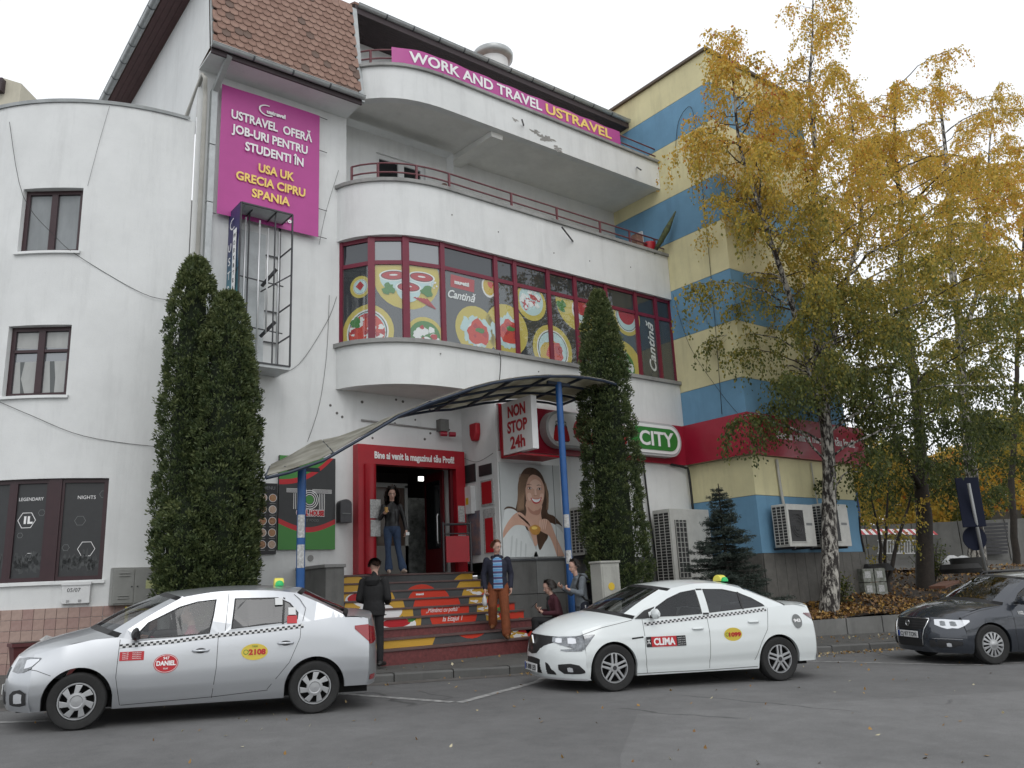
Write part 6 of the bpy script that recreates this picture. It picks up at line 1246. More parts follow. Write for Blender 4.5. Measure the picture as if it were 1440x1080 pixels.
# ================================================================ people
class Body:
    def __init__(s): s.P=[]   # (verts, faces) closed primitives + axis info for material lookup
    def cap(s,a,b,ra,rb,m,n=12):
        a=Vector(a);b=Vector(b);d=(b-a);L=d.length;d=d/L if L>1e-6 else Vector((0,0,1));u=Vector((1,0,0)) if abs(d.x)<.8 else Vector((0,1,0));e=d.cross(u).normalized();f=d.cross(e)
        rings=[(a-d*ra*math.cos(t),ra*math.sin(t)) for t in np.linspace(.15,math.pi/2,4)]+[(b+d*rb*math.sin(t),rb*math.cos(t)) for t in np.linspace(0,math.pi/2-.15,4)]
        V=[];
        for c,r in rings: V+=[c+(e*math.cos(k*2*math.pi/n)+f*math.sin(k*2*math.pi/n))*r for k in range(n)]
        F_=[(i*n+k,i*n+(k+1)%n,(i+1)*n+(k+1)%n,(i+1)*n+k) for i in range(len(rings)-1) for k in range(n)]+[tuple(range(n))[::-1],tuple((len(rings)-1)*n+k for k in range(n))]
        s.P.append((V,F_,a,b,(ra,rb),m))
    def chain(s,pts,rs,m):
        for i in range(len(pts)-1): s.cap(pts[i],pts[i+1],rs[i],rs[i+1],m)
    def loft(s,secs,m,n=20,R=None):
        """secs: (center, rx(front-back), ry(side), yaw)"""
        V=[]
        for c,rx,ry_,yw in secs:
            c=Vector(c)
            for k in range(n):
                t=2*math.pi*k/n;x,y=rx*math.cos(t),ry_*math.sin(t);V.append(c+Vector((x*math.cos(yw)-y*math.sin(yw),x*math.sin(yw)+y*math.cos(yw),0)))
        F_=[(i*n+k,i*n+(k+1)%n,(i+1)*n+(k+1)%n,(i+1)*n+k) for i in range(len(secs)-1) for k in range(n)]+[tuple(range(n))[::-1],tuple((len(secs)-1)*n+k for k in range(n))]
        for i in range(len(secs)-1):
            r0=(secs[i][1]+secs[i][2])/2;r1=(secs[i+1][1]+secs[i+1][2])/2
            s.P.append((V if i==0 else [],F_ if i==0 else [],Vector(secs[i][0]),Vector(secs[i+1][0]),(r0,r1),m))
    def ell(s,c,r,m,rot=None):
        c=Vector(c);n=14;V=[];rings=8
        for i in range(1,rings):
            t=math.pi*i/rings
            for k in range(n):
                p=Vector((r[0]*math.sin(t)*math.cos(2*math.pi*k/n),r[1]*math.sin(t)*math.sin(2*math.pi*k/n),-r[2]*math.cos(t)))
                if rot: p=rot@p
                V.append(c+p)
        F_=[(i*n+k,i*n+(k+1)%n,(i+1)*n+(k+1)%n,(i+1)*n+k) for i in range(rings-2) for k in range(n)]+[tuple(range(n))[::-1],tuple((rings-2)*n+k for k in range(n))]
        s.P.append((V,F_,c,c+Vector((0,0,1e-4)),(sum(r)/3,)*2,m))
    def hand(s,w,d,up,m,curl=.5,L=.18,sgn=1):
        """wrist w, direction d, palm normal up"""
        w=Vector(w);d=Vector(d).normalized();up=Vector(up);up=(up-d*up.dot(d)).normalized();r=d.cross(up)*sgn
        s.cap(w,w+d*.03,.026,.03,m)
        for k in range(4):
            o=r*(.030-.020*k);b=w+d*.085+o;s.cap(w+d*.02+o*.7,b,.016,.013,m,8)
            l=(.068,.076,.072,.056)[k];c=curl*(1+.08*k);d1=(d*math.cos(c)+up*math.sin(c));d2=(d*math.cos(c*2)+up*math.sin(c*2))
            s.cap(b,b+d1*l*.5,.0115,.010,m,8);s.cap(b+d1*l*.5,b+d1*l*.5+d2*l*.5,.010,.0085,m,8)
        t=w+r*.026+d*.02;t2=t+(r*.8+d*.7+up*.4).normalized()*.04;s.cap(t,t2,.014,.012,m,8);s.cap(t2,t2+(d*.9+up*.5+r*.1).normalized()*.035,.012,.0095,m,8)
    def head(s,c,yaw,pitch,m,lips=None,k=1.0,roll=0):
        R3=Matrix.Rotation(yaw,3,'Z')@Matrix.Rotation(pitch,3,'Y')@Matrix.Rotation(roll,3,'X');c=Vector(c);s.hc=c;s.hR=R3;s.hk=k
        g=lambda x,y,z:c+R3@Vector((x,y,z))*k
        s.ell(g(-.005,0,.03),(.095*k,.075*k,.095*k),m,R3);s.ell(g(.022,0,-.035),(.066*k,.058*k,.078*k),m,R3);s.cap(g(.055,0,-.09),g(.045,0,-.085),.026*k,.03*k,m)
        s.cap(g(.088,0,.012),g(.102,0,-.028),.008*k,.014*k,m,8);s.cap(g(.076,.03,.03),g(.076,-.03,.03),.013*k,.013*k,m,8)
        s.cap(g(.083,.016,-.06),g(.083,-.016,-.06),.009*k,.009*k,m,8)
        for y in (1,-1): s.ell(g(-.002,.076*y,-.005),(.018*k,.009*k,.03*k),m,R3)
    def finish(s,root,name='body',vox=.0085,rules=()):
        V=[];F_=[]
        for v,f,*_ in s.P:
            b=len(V);V+=v;F_+=[[b+i for i in q] for q in f]
        me=bpy.data.meshes.new('src');me.from_pydata([tuple(v) for v in V],[],F_);o=bpy.data.objects.new('src',me);COL.objects.link(o)
        bm=bmesh.new();bm.from_mesh(me);bmesh.ops.recalc_face_normals(bm,faces=bm.faces);bm.to_mesh(me);bm.free()
        r=o.modifiers.new('r','REMESH');r.mode='VOXEL';r.voxel_size=vox;sm=o.modifiers.new('s','SMOOTH');sm.iterations=3;sm.factor=.5
        dg=bpy.context.evaluated_depsgraph_get();m2=bpy.data.meshes.new_from_object(o.evaluated_get(dg));bpy.data.objects.remove(o)
        n=len(m2.polygons);C_=np.empty(n*3);m2.polygons.foreach_get('center',C_);C_=C_.reshape(-1,3);best=np.full(n,1e9);mi=np.zeros(n,int);ms=[]
        for v,f,a,b,rr_,m in s.P:
            if m not in ms: ms.append(m)
            a=np.array(a);b=np.array(b);ab=b-a;L=max(ab@ab,1e-9);t=np.clip((C_-a)@ab/L,0,1);d=np.linalg.norm(C_-(a+t[:,None]*ab),axis=1)-(rr_[0]+(rr_[1]-rr_[0])*t)
            k=d<best;best[k]=d[k];mi[k]=ms.index(m)
        for fn,mt in rules:
            if mt not in ms: ms.append(mt)
            mi[fn(C_,mi,ms)]=ms.index(mt)
        m2.materials.clear()
        for m in ms:m2.materials.append(m)
        m2.polygons.foreach_set('material_index',mi);m2.polygons.foreach_set('use_smooth',[True]*n);m2.name=name
        ob=bpy.data.objects.new(name,m2);COL.objects.link(ob);ob.parent=root;return ob
    def hairmesh(s,root,m,length=0,back=.02,n=900,vol=1.0,curl=0,front=.4,seed=1,seglen=.02,w=.0035):
        """many short strand ribbons rooted on the skull"""
        q=random.Random(seed);mb=MB();k=s.hk
        for i in range(n):
            z=q.uniform(-.35,1);a=q.uniform(-math.pi,math.pi);fx=math.cos(a)
            if fx>.25 and z<.45+.35*fx: continue
            if z<0 and fx>-.05: continue
            r=math.sqrt(max(0,1-z*z));p=Vector((-.008+.100*r*math.cos(a),.081*r*math.sin(a),.03+.100*z))*1.02*vol
            nrm_=Vector((p.x,p.y,p.z-.02)).normalized();pts=[p]
            L=max(.03,length*q.uniform(.8,1.1)) if length else .035*q.uniform(.7,1.4);st=max(3,int(L/seglen));d=(nrm_*.6+Vector((-.5+.2*q.random(),0,-.2))).normalized();ph=q.uniform(0,6)
            for j in range(st):
                d=(d+Vector((0,0,-.35 if length else -.2))).normalized();
                if curl: d=(d+Vector((math.sin(ph+j*1.6),math.cos(ph*2+j*1.3),.2*math.sin(ph+j)))*curl).normalized()
                nx=pts[-1]+d*L/st;rr_=math.hypot(nx.x/.104,nx.y/.084)
                if nx.z>-.12 and rr_<1.03 and nx.z<.1: nx.x*=1.04/rr_;nx.y*=1.04/rr_
                if nx.x>.03 and nx.z<.05 and abs(nx.y)<.06: nx.y=.065*(1 if nx.y>0 else -1)
                pts.append(nx)
            P_=[s.hc+s.hR@(p*k) for p in pts];ww=w*(2.2 if length else 2.5)*q.uniform(.8,1.3);side=(s.hR@Vector((-math.sin(a),math.cos(a),0)))*ww
            mb.grid([[p-side*(1-.6*j/len(P_)) for j,p in enumerate(P_)],[p+side*(1-.6*j/len(P_)) for j,p in enumerate(P_)]],m)
        return mb.build('hair',root,local=True)
    def face(s,root,brow,lip=None):
        g=lambda x,y,z:s.hc+s.hR@(Vector((x,y,z))*s.hk)
        mb=MB()
        for y in (.028,-.028): mb.lathe(g(.0745,y,.012),s.hR@Vector((1,0,0)),[(0,.011),(.006,.009),(.010,.004),(.011,.0)],EYEW,10)
        mb.build('eyes',root,local=True);mb=MB()
        for y in (.028,-.028): mb.lathe(g(.084,y,.012),s.hR@Vector((1,0,0)),[(0,.0055),(.003,.004),(.0035,0)],BLK,8);mb.tube([g(.083,y-.02,.036),g(.092,y,.041),g(.083,y+.02,.036)],.0035,brow,5)
        mb.tube([g(.086,-.02,-.058),g(.093,0,-.06),g(.086,.02,-.058)],[.003,.0055,.003],lip or LIPM,6);mb.build('face_features',root,local=True)
EYEW=mat('eye_white',(.6,.58,.55),.3);LIPM=mat('lips',(.33,.11,.09),.5);SKL=mat('light_skin',(.52,.32,.25),.5,var=.1,vs=18)
def cloth(name,c,var=.3,vs=9,rough=.85,c2=None,bump=.6,bs=14): return mat(name,c,rough,var=var,vs=vs,c2=c2,bump=bump,bs=bs)
JBK=cloth('black_jacket_cloth',(.012,.012,.013));TBK=cloth('black_trousers',(.013,.013,.015));SHB=cloth('dark_shoes',(.02,.018,.017),rough=.5);HDK=mat('dark_hair',(.02,.014,.011),.5,var=.4,vs=20);HRED=mat('ginger_brown_hair',(.16,.065,.03),.5,var=.4,vs=20)
JNV=cloth('navy_jacket',(.016,.018,.035));TRU=cloth('rust_trousers',(.20,.055,.018));BOT=cloth('tan_boots',(.19,.075,.025),rough=.6);JNS=cloth('blue_jeans',(.03,.055,.11),var=.35);LTH=cloth('black_leather_jacket',(.010,.010,.011),rough=.35);BGS=cloth('beige_shoes',(.42,.33,.27),rough=.6)
MRN=cloth('maroon_jacket',(.055,.010,.018));GRH=cloth('grey_hoodie_cloth',(.15,.17,.19));NVT=cloth('navy_trousers',(.015,.018,.03));BPK=cloth('black_backpack_cloth',(.012,.012,.013),rough=.6);PNK=cloth('pink_top',(.42,.05,.12));STR=bpy.data.materials.new('striped_shirt')
STR.use_nodes=True;n_=STR.node_tree.nodes;l_=STR.node_tree.links;tc=n_.new('ShaderNodeTexCoord');sp=n_.new('ShaderNodeSeparateXYZ');mm=n_.new('ShaderNodeMath');mm.operation='MULTIPLY';mm.inputs[1].default_value=9.5;fr_=n_.new('ShaderNodeMath');fr_.operation='FRACT';rp=n_.new('ShaderNodeValToRGB');rp.color_ramp.interpolation='CONSTANT'
l_.new(tc.outputs['Object'],sp.inputs[0]);l_.new(sp.outputs[2],mm.inputs[0]);l_.new(mm.outputs[0],fr_.inputs[0]);l_.new(fr_.outputs[0],rp.inputs[0]);l_.new(rp.outputs[0],n_['Principled BSDF'].inputs['Base Color']);n_['Principled BSDF'].inputs['Roughness'].default_value=.85
e=rp.color_ramp.elements;e[0].color=(.10,.26,.48,1);e[1].position=.3;e[1].color=(.30,.42,.55,1)
for p,c in ((.42,(.05,.10,.22,1)),(.6,(.09,.045,.10,1)),(.82,(.16,.3,.5,1))): x=e.new(p);x.color=c
STRG=cloth('white_side_stripe',(.5,.5,.5))
def torso(b,hip,chest,neck,m,yaw,w=1.0,hem=.0,lean=0,low=None):
    hip=Vector(hip);chest=Vector(chest);neck=Vector(neck);L=[]
    low=low or m
    b.loft([(hip+Vector((0,0,-.09-hem)),.125*w,.165*w,yaw),(hip+Vector((0,0,-.02)),.125*w,.17*w,yaw),(hip.lerp(chest,.35),.115*w,.15*w,yaw),(hip.lerp(chest,.75),.125*w,.168*w,yaw),(chest+Vector((0,0,.04)),.12*w,.175*w,yaw),(chest+Vector((0,0,.10)),.095*w,.155*w,yaw),(neck+Vector((0,0,-.02)),.06,.07,yaw)],m)
def add_leg(b,h,k,a,t,m,sm,flare=0,r=(.088,.062,.05)):
    b.chain([h,Vector(h).lerp(Vector(k),.5),k],[r[0],r[0]*.86,r[1]],m);b.chain([k,Vector(k).lerp(Vector(a),.35),Vector(a)+Vector((0,0,.03))],[r[1],r[1]*.98,r[2]+flare],m)
    a=Vector(a);t=Vector(t);d=(t-a);d.z=0;d.normalize();b.cap(a-d*.045+Vector((0,0,-.045)),a+d*.05+Vector((0,0,-.03)),.037,.042,sm);b.cap(a+d*.05+Vector((0,0,-.04)),Vector((t.x,t.y,a.z-.05)),.04,.032,sm);b.cap(a,a+Vector((0,0,-.04)),.045,.045,sm)
def add_arm(b,s,e,w,m,r=(.062,.052,.04)): b.chain([s,Vector(s).lerp(Vector(e),.5),e],[r[0],r[0]*.9,r[1]],m);b.chain([e,w],[r[1],r[2]],m)
def person(label,loc,yaw,group=None): return thing('person',label,'person',loc,yaw)
# --- 1 man in black seen from behind
z0=gz(7.05,12.8)+.17
p1=person('man in black hooded jacket and trousers standing with his back turned by the stairs',(7.05,12.8,z0),R_(42))
b=Body();torso(b,(0,0,.95),(.02,0,1.24),(.03,0,1.43),JBK,0,1.12,.05);b.cap((.03,0,1.40),(.05,0,1.5),.06,.055,SKL)
for s_ in (1,-1):
    add_leg(b,(0,.085*s_,.88),(.01,.10*s_,.48),(-.01,.11*s_,.09),(.15,.13*s_,.03),TBK,SHB)
    add_arm(b,(.01,.19*s_,1.36),(-.01,.25*s_,1.09),(.2,.17*s_,1.02),JBK,(.07,.06,.05));b.hand((.22,.16*s_,1.02),(.9,-.5*s_,.1),(0,0,1),SKL,.7,sgn=s_)
b.loft([((-.07,0,1.30),.06,.10,0),((-.085,0,1.38),.075,.13,0),((-.05,0,1.45),.07,.12,0)],JBK);b.head((.06,0,1.60),R_(-12),R_(28),SKL,k=1.0);b.finish(p1);b.hairmesh(p1,HDK,n=1500,seed=3);b.face(p1,HDK)
MB(Matrix.Translation((.34,0,1.06))@Matrix.Rotation(R_(-40),4,'Y')).box((-.005,-.035,-.07),(.005,.035,.07),PLA).build('phone',p1,local=True)
# --- 2 man in rust trousers coming down
p2=person('man in navy jacket, blue striped shirt and rust trousers walking down the stairs',(9.95,13.2,.43),R_(-125))
b=Body();torso(b,(0,0,1.03),(.01,0,1.34),(.01,0,1.53),JNV,0,1.12,.04);b.cap((.01,0,1.5),(.02,0,1.6),.055,.052,SKL)
b.loft([((.04,0,.98),.10,.10,0),((.055,0,1.2),.095,.10,0),((.06,0,1.38),.085,.085,0),((.04,0,1.47),.06,.06,0)],STR);b.cap((0,0,.96),(0,0,1.0),.135,.135,TRU)
add_leg(b,(0,.09,.94),(.09,.11,.52),(.16,.12,.09),(.31,.14,.03),TRU,BOT,.016,(.115,.088,.074));add_leg(b,(0,-.09,.96),(.03,-.12,.62),(-.10,-.12,.27),(.04,-.15,.22),TRU,BOT,.016,(.115,.088,.074))
add_arm(b,(0,.2,1.46),(-.06,.26,1.19),(.03,.24,.95),JNV,(.068,.058,.046));b.hand((.04,.24,.93),(.2,0,-1),(.2,-1,0),SKL,.4)
add_arm(b,(0,-.2,1.46),(-.03,-.27,1.19),(.05,-.25,.95),JNV,(.068,.058,.046));b.hand((.06,-.25,.93),(.3,0,-1),(.2,1,0),SKL,.8,sgn=-1)
b.cap((-.03,.09,1.52),(-.03,-.09,1.52),.035,.035,JNV);b.head((.04,0,1.70),R_(38),R_(14),SKL);b.finish(p2,rules=[(lambda C,mi,ms:(C[:,2]>.93)&(C[:,2]<1.52)&(np.abs(C[:,1])<.085)&(C[:,0]>.06),STR),(lambda C,mi,ms:(C[:,2]<.985)&(mi!=ms.index(SKL))&(mi!=ms.index(BOT))&(C[:,2]<.93)&(np.abs(C[:,1])<.19),TRU)]);b.hairmesh(p2,HRED,n=1500,seed=5);b.face(p2,HRED)
bgm=mat('white_plastic_bag',(.55,.56,.57),.5,var=.25,vs=14);q=Body();q.ell((.08,-.27,.70),(.06,.05,.10),bgm);q.cap((.07,-.26,.86),(.08,-.27,.75),.015,.035,bgm);tb=thing('plastic_bag','small white plastic bag hanging from the hand of the man in rust trousers','bag',(9.95,13.2,.43),R_(-125));q.finish(tb,'bag',.012)
# --- 3 woman in the doorway
p3=person('woman with dark curly hair in black leather jacket and jeans stepping out of the doorway',(8.72,15.06,1.75),R_(-112))
b=Body();torso(b,(0,0,.93),(.0,0,1.22),(.01,0,1.42),LTH,0,.93,-.03);b.cap((.01,0,1.38),(.02,0,1.49),.05,.047,SKL);b.loft([((.03,0,.95),.095,.09,0),((.05,0,1.2),.095,.08,0),((.035,0,1.36),.06,.055,0)],DGR)
b.cap((0,0,.88),(0,0,.94),.12,.125,JNS);add_leg(b,(0,.085,.86),(.0,.12,.48),(.04,.2,.08),(.18,.24,.03),JNS,BGS,.035,(.092,.06,.05));add_leg(b,(0,-.085,.86),(.03,-.09,.48),(-.02,-.07,.08),(.12,-.08,.03),JNS,BGS,.035,(.092,.06,.05))
add_arm(b,(0,.17,1.34),(-.03,.25,1.08),(.04,.28,.86),LTH,(.055,.047,.038));b.hand((.05,.28,.84),(.2,0,-1),(.2,-1,0),SKL,.6);add_arm(b,(0,-.17,1.34),(.0,-.24,1.10),(.17,-.19,1.17),LTH,(.055,.047,.038));b.hand((.19,-.18,1.18),(.6,.2,.5),(.2,1,0),SKL,.9,sgn=-1)
b.head((.03,0,1.58),R_(-5),R_(16),SKL,k=.96);b.finish(p3,rules=[(lambda C,mi,ms:(C[:,2]<.93)&(C[:,2]>.1)&(mi!=ms.index(SKL))&(np.abs(C[:,1])<.2),JNS)]);b.hairmesh(p3,HDK,.36,n=1500,vol=1.12,curl=.55,seed=8);b.face(p3,HDK)
CUP=mat('paper_cup_yellow',(.55,.33,.10),.5);MB().lathe((.27,-.15,1.19),(0,0,1),[(0,.028),(.10,.038),(.105,.03)],CUP,14).build('cup',p3,local=True,smooth=30);MB().box((.1,.26,.74),(.13,.33,.80),WHF).build('phone',p3,local=True)
# --- 4 girl in maroon, sitting
sx,sy=10.72,12.35;g0=gz(sx,sy)+.17
seat=thing('stone_block','low grey stone block the girl in the maroon jacket sits on','stone block',(sx,sy,g0));MB().box((sx-.25,sy-.25,g0-.05),(sx+.45,sy+.3,g0+.5),GRAN).build('block',seat,bevel=.01)
p4=person('girl in a maroon jacket with dark tied hair sitting and looking at her phone',(sx,sy,g0),R_(148))
b=Body();torso(b,(0,0,.60),(.08,0,.86),(.12,0,1.03),MRN,0,.95,-.02);b.cap((.12,0,1.02),(.15,0,1.1),.048,.045,SKL);b.cap((.10,0,1.0),(.17,0,.98),.075,.06,JBK);b.chain([(.17,0,.98),(.19,.02,.85),(.17,.03,.72)],[.05,.05,.04],JBK)
for s_ in (1,-1):
    add_leg(b,(.03,.09*s_,.56),(.46,.11*s_,.60),(.44,.12*s_,.10),(.6,.13*s_,.04),TBK,SHB)
add_arm(b,(.08,.17,.97),(.06,.22,.72),(.30,.12,.72),MRN,(.056,.05,.04));b.hand((.32,.11,.73),(.7,-.3,.6),(-.5,0,1),SKL,.9);add_arm(b,(.08,-.17,.97),(.12,-.22,.74),(.34,-.10,.76),MRN,(.056,.05,.04));b.hand((.36,-.09,.78),(.7,.3,.6),(-.5,0,1),SKL,.6,sgn=-1)
b.head((.18,0,1.19),0,R_(22),SKL,k=.96);b.finish(p4);b.hairmesh(p4,HDK,.10,n=1500,seed=9);b.face(p4,HDK);MB().lathe(b.hc+b.hR@Vector((-.11,0,.06)),(0,0,1),[(-.04,0),(-.03,.03),(0,.042),(.03,.03),(.04,0)],HDK,12).build('hair_bun',p4,local=True,smooth=True)
MB(Matrix.Translation((.47,0,.88))@Matrix.Rotation(R_(-50),4,'Y')).box((-.005,-.035,-.07),(.005,.035,.07),PLA).build('phone',p4,local=True)
# --- 5 youth in grey hoodie with backpack
hx,hy=10.98,11.98;g0=gz(hx,hy)+.17
p5=person('youth in a grey hoodie with black hair and backpack standing behind the sitting girl',(hx,hy,g0),R_(158))
b=Body();torso(b,(0,0,.92),(.03,0,1.2),(.07,0,1.38),GRH,0,1.0,.0);b.cap((.07,0,1.36),(.10,0,1.46),.052,.05,SKL)
for s_ in (1,-1):
    add_leg(b,(0,.085*s_,.85),(.02,.1*s_,.46),(-.02,.11*s_,.09),(.13,.12*s_,.03),NVT,SHB);b.chain([(.0,.17*s_,.84),(.02,.165*s_,.46),(-.01,.16*s_,.12)],[.012]*3,STRG)
add_arm(b,(.03,.18,1.32),(.10,.24,1.06),(.26,.2,1.12),GRH,(.064,.056,.046));b.hand((.28,.19,1.13),(.9,-.2,.4),(0,0,1),SKL,.8);add_arm(b,(.03,-.18,1.32),(.12,-.24,1.08),(.3,-.16,1.18),GRH,(.064,.056,.046));b.hand((.32,-.15,1.19),(.9,.2,.4),(0,0,1),SKL,.8,sgn=-1)
b.loft([((-.05,0,1.27),.07,.11,0),((-.06,0,1.36),.08,.13,0),((-.01,0,1.43),.08,.12,0)],GRH);b.head((.12,0,1.56),R_(5),R_(14),SKL);b.finish(p5);b.hairmesh(p5,HDK,.06,n=1600,seed=12);b.face(p5,HDK)
q=Body();q.loft([((-.24,0,.82),.09,.14,0),((-.27,0,.95),.12,.17,0),((-.24,0,1.12),.11,.16,0),((-.18,0,1.26),.07,.12,0)],BPK);q.chain([(-.16,.13,1.28),(.06,.15,1.40),(.14,.13,1.2),(.0,.16,.95),(-.2,.15,.9)],[.02]*5,BPK);bp=thing('backpack','black backpack worn on the back of the youth in the grey hoodie','backpack',(hx,hy,g0),R_(158));q.finish(bp,'bag',.012)
# --- driver in the silver taxi
dv=thing('person','driver in a pink top sitting behind the wheel of the silver taxi','person',(0,0,0));Mx=tree_w(cA.root)@Matrix.Translation((.20,.38,.36));dv.location=Mx.to_translation();dv.rotation_euler=cA.root.rotation_euler
b=Body();torso(b,(-.08,0,.2),(-.06,0,.50),(-.05,0,.68),PNK,0,1.0,0);b.cap((-.05,0,.66),(-.04,0,.74),.05,.048,SKL);add_leg(b,(0,.09,.2),(.42,.1,.3),(.75,.1,.12),(.9,.1,.08),TBK,SHB);add_leg(b,(0,-.09,.2),(.42,-.1,.3),(.75,-.1,.12),(.9,-.1,.08),TBK,SHB)
add_arm(b,(-.05,.18,.62),(.12,.22,.42),(.42,.12,.56),PNK);b.hand((.44,.11,.57),(.8,0,.4),(0,0,-1),SKL,.9);add_arm(b,(-.05,-.18,.62),(.12,-.22,.42),(.42,-.12,.56),PNK);b.hand((.44,-.11,.57),(.8,0,.4),(0,0,-1),SKL,.9,sgn=-1)
b.head((-.02,0,.85),0,0,SKL);b.finish(dv,vox=.012);b.hairmesh(dv,HDK,n=900,seed=15);b.face(dv,HDK)
# ================================================================ vegetation
def at(x,y,D): return CAM+(cf+cr*((x-720)/F)-cu*((y-540)/F))*D
def atY(x,y,Y): d=cf+cr*((x-720)/F)-cu*((y-540)/F);return CAM+d*((Y-CAM.y)/d.y)
def leafmat(name,stops,trans=.35,rough=.6):
    m=bpy.data.materials.new(name);m.use_nodes=True;n=m.node_tree.nodes;l=m.node_tree.links;b=n['Principled BSDF'];a=n.new('ShaderNodeAttribute');a.attribute_name='tone'
    r=n.new('ShaderNodeValToRGB');e=r.color_ramp.elements;e[0].position=stops[0][0];e[0].color=(*stops[0][1],1);e[1].position=stops[-1][0];e[1].color=(*stops[-1][1],1)
    for p,c in stops[1:-1]: x=e.new(p);x.color=(*c,1)
    l.new(a.outputs['Fac'],r.inputs[0]);l.new(r.outputs[0],b.inputs['Base Color']);b.inputs['Roughness'].default_value=rough
    if trans:
        t=n.new('ShaderNodeBsdfTranslucent');l.new(r.outputs[0],t.inputs[0]);x=n.new('ShaderNodeMixShader');x.inputs[0].default_value=trans;l.new(b.outputs[0],x.inputs[1]);l.new(t.outputs[0],x.inputs[2]);l.new(x.outputs[0],n['Material Output'].inputs[0])
    return m
def leaves(name,par,C_,size,m,tone,asp=1.0,dirs=None,flat=.0,kind=None):
    C_=np.asarray(C_,float);n=len(C_);inv=np.array(tree_w(par).inverted()) if par else np.eye(4);C_=C_@inv[:3,:3].T+inv[:3,3]
    nr=rng.normal(size=(n,3));nr[:,2]+=flat*np.abs(nr[:,2])*4
    if dirs is None: d=rng.normal(size=(n,3))
    else: d=np.asarray(dirs)+rng.normal(size=(n,3))*.35
    d/=np.linalg.norm(d,axis=1)[:,None];s=np.cross(nr,d);s/=np.linalg.norm(s,axis=1)[:,None]+1e-9
    sz=(size*(.65+.7*rng.random(n)))[:,None] if np.isscalar(size) else np.asarray(size)[:,None]
    nn=np.cross(s,d);V=np.stack([C_-d*sz*.5,C_+s*sz*.36*asp+nn*sz*.08,C_+d*sz*.55,C_-s*sz*.36*asp+nn*sz*.08],1).reshape(-1,3)
    me=bpy.data.meshes.new(name);me.vertices.add(4*n);me.vertices.foreach_set('co',V.ravel());me.loops.add(4*n);me.loops.foreach_set('vertex_index',np.arange(4*n,dtype=np.int32));me.polygons.add(n);me.polygons.foreach_set('loop_start',np.arange(0,4*n,4,dtype=np.int32))
    me.update(calc_edges=True);me.materials.append(m);at_=me.attributes.new('tone','FLOAT','FACE');at_.data.foreach_set('value',np.clip(tone,0,1).astype(np.float32))
    o=bpy.data.objects.new(name,me);COL.objects.link(o);o.parent=par
    return tag(o,kind=kind)
BARK=bpy.data.materials.new('birch_bark');BARK.use_nodes=True;n_=BARK.node_tree.nodes;l_=BARK.node_tree.links;tc=n_.new('ShaderNodeTexCoord');mp=n_.new('ShaderNodeMapping');mp.inputs['Scale'].default_value=(5,5,1.6);tn=n_.new('ShaderNodeTexNoise');tn.inputs['Scale'].default_value=2.4;tn.inputs['Detail'].default_value=8;tn.inputs['Roughness'].default_value=.7;rp=n_.new('ShaderNodeValToRGB')
rp.color_ramp.elements[0].position=.47;rp.color_ramp.elements[0].color=(.022,.018,.016,1);rp.color_ramp.elements[1].position=.57;rp.color_ramp.elements[1].color=(.42,.40,.36,1);l_.new(tc.outputs['Object'],mp.inputs[0]);l_.new(mp.outputs[0],tn.inputs[0]);l_.new(tn.outputs['Fac'],rp.inputs[0]);l_.new(rp.outputs[0],n_['Principled BSDF'].inputs['Base Color']);n_['Principled BSDF'].inputs['Roughness'].default_value=.85
bpn=n_.new('ShaderNodeBump');bpn.inputs['Strength'].default_value=.6;bpn.inputs['Distance'].default_value=.03;l_.new(tn.outputs['Fac'],bpn.inputs['Height']);l_.new(bpn.outputs[0],n_['Principled BSDF'].inputs['Normal'])
BARKD=mat('dark_bark',(.035,.027,.021),.9,c2=(.015,.012,.01),vs=8,bump=.7,bs=20);TWIG=mat('twig_bark',(.06,.045,.035),.85,var=.3)
LBIR=leafmat('birch_leaf',[(0,(.04,.06,.018)),(.3,(.13,.155,.04)),(.5,(.34,.29,.055)),(.78,(.68,.46,.075)),(.94,(.66,.33,.06)),(1,(.40,.09,.04))],.5)
LTHU=leafmat('thuja_leaf',[(0,(.016,.030,.010)),(.35,(.045,.072,.024)),(.7,(.10,.13,.045)),(1,(.17,.19,.07))],.2);LSPR=leafmat('spruce_needle',[(0,(.012,.02,.013)),(.6,(.03,.045,.034)),(1,(.06,.08,.066))],.05);LFAL=leafmat('fallen_leaf',[(0,(.07,.035,.018)),(.5,(.20,.10,.03)),(.85,(.42,.25,.05)),(1,(.5,.45,.3))],0)
def spline(P,k=5):
    P=[np.array(p,float) for p in P];out=[]
    for i in range(len(P)-1):
        p0,p1,p2,p3=P[max(i-1,0)],P[i],P[i+1],P[min(i+2,len(P)-1)]
        for j in range(k):
            t=j/k;out.append(.5*((2*p1)+(p2-p0)*t+(2*p0-5*p1+4*p2-p3)*t*t+(3*p1-p0-3*p2+p3)*t**3))
    out.append(P[-1]);return out
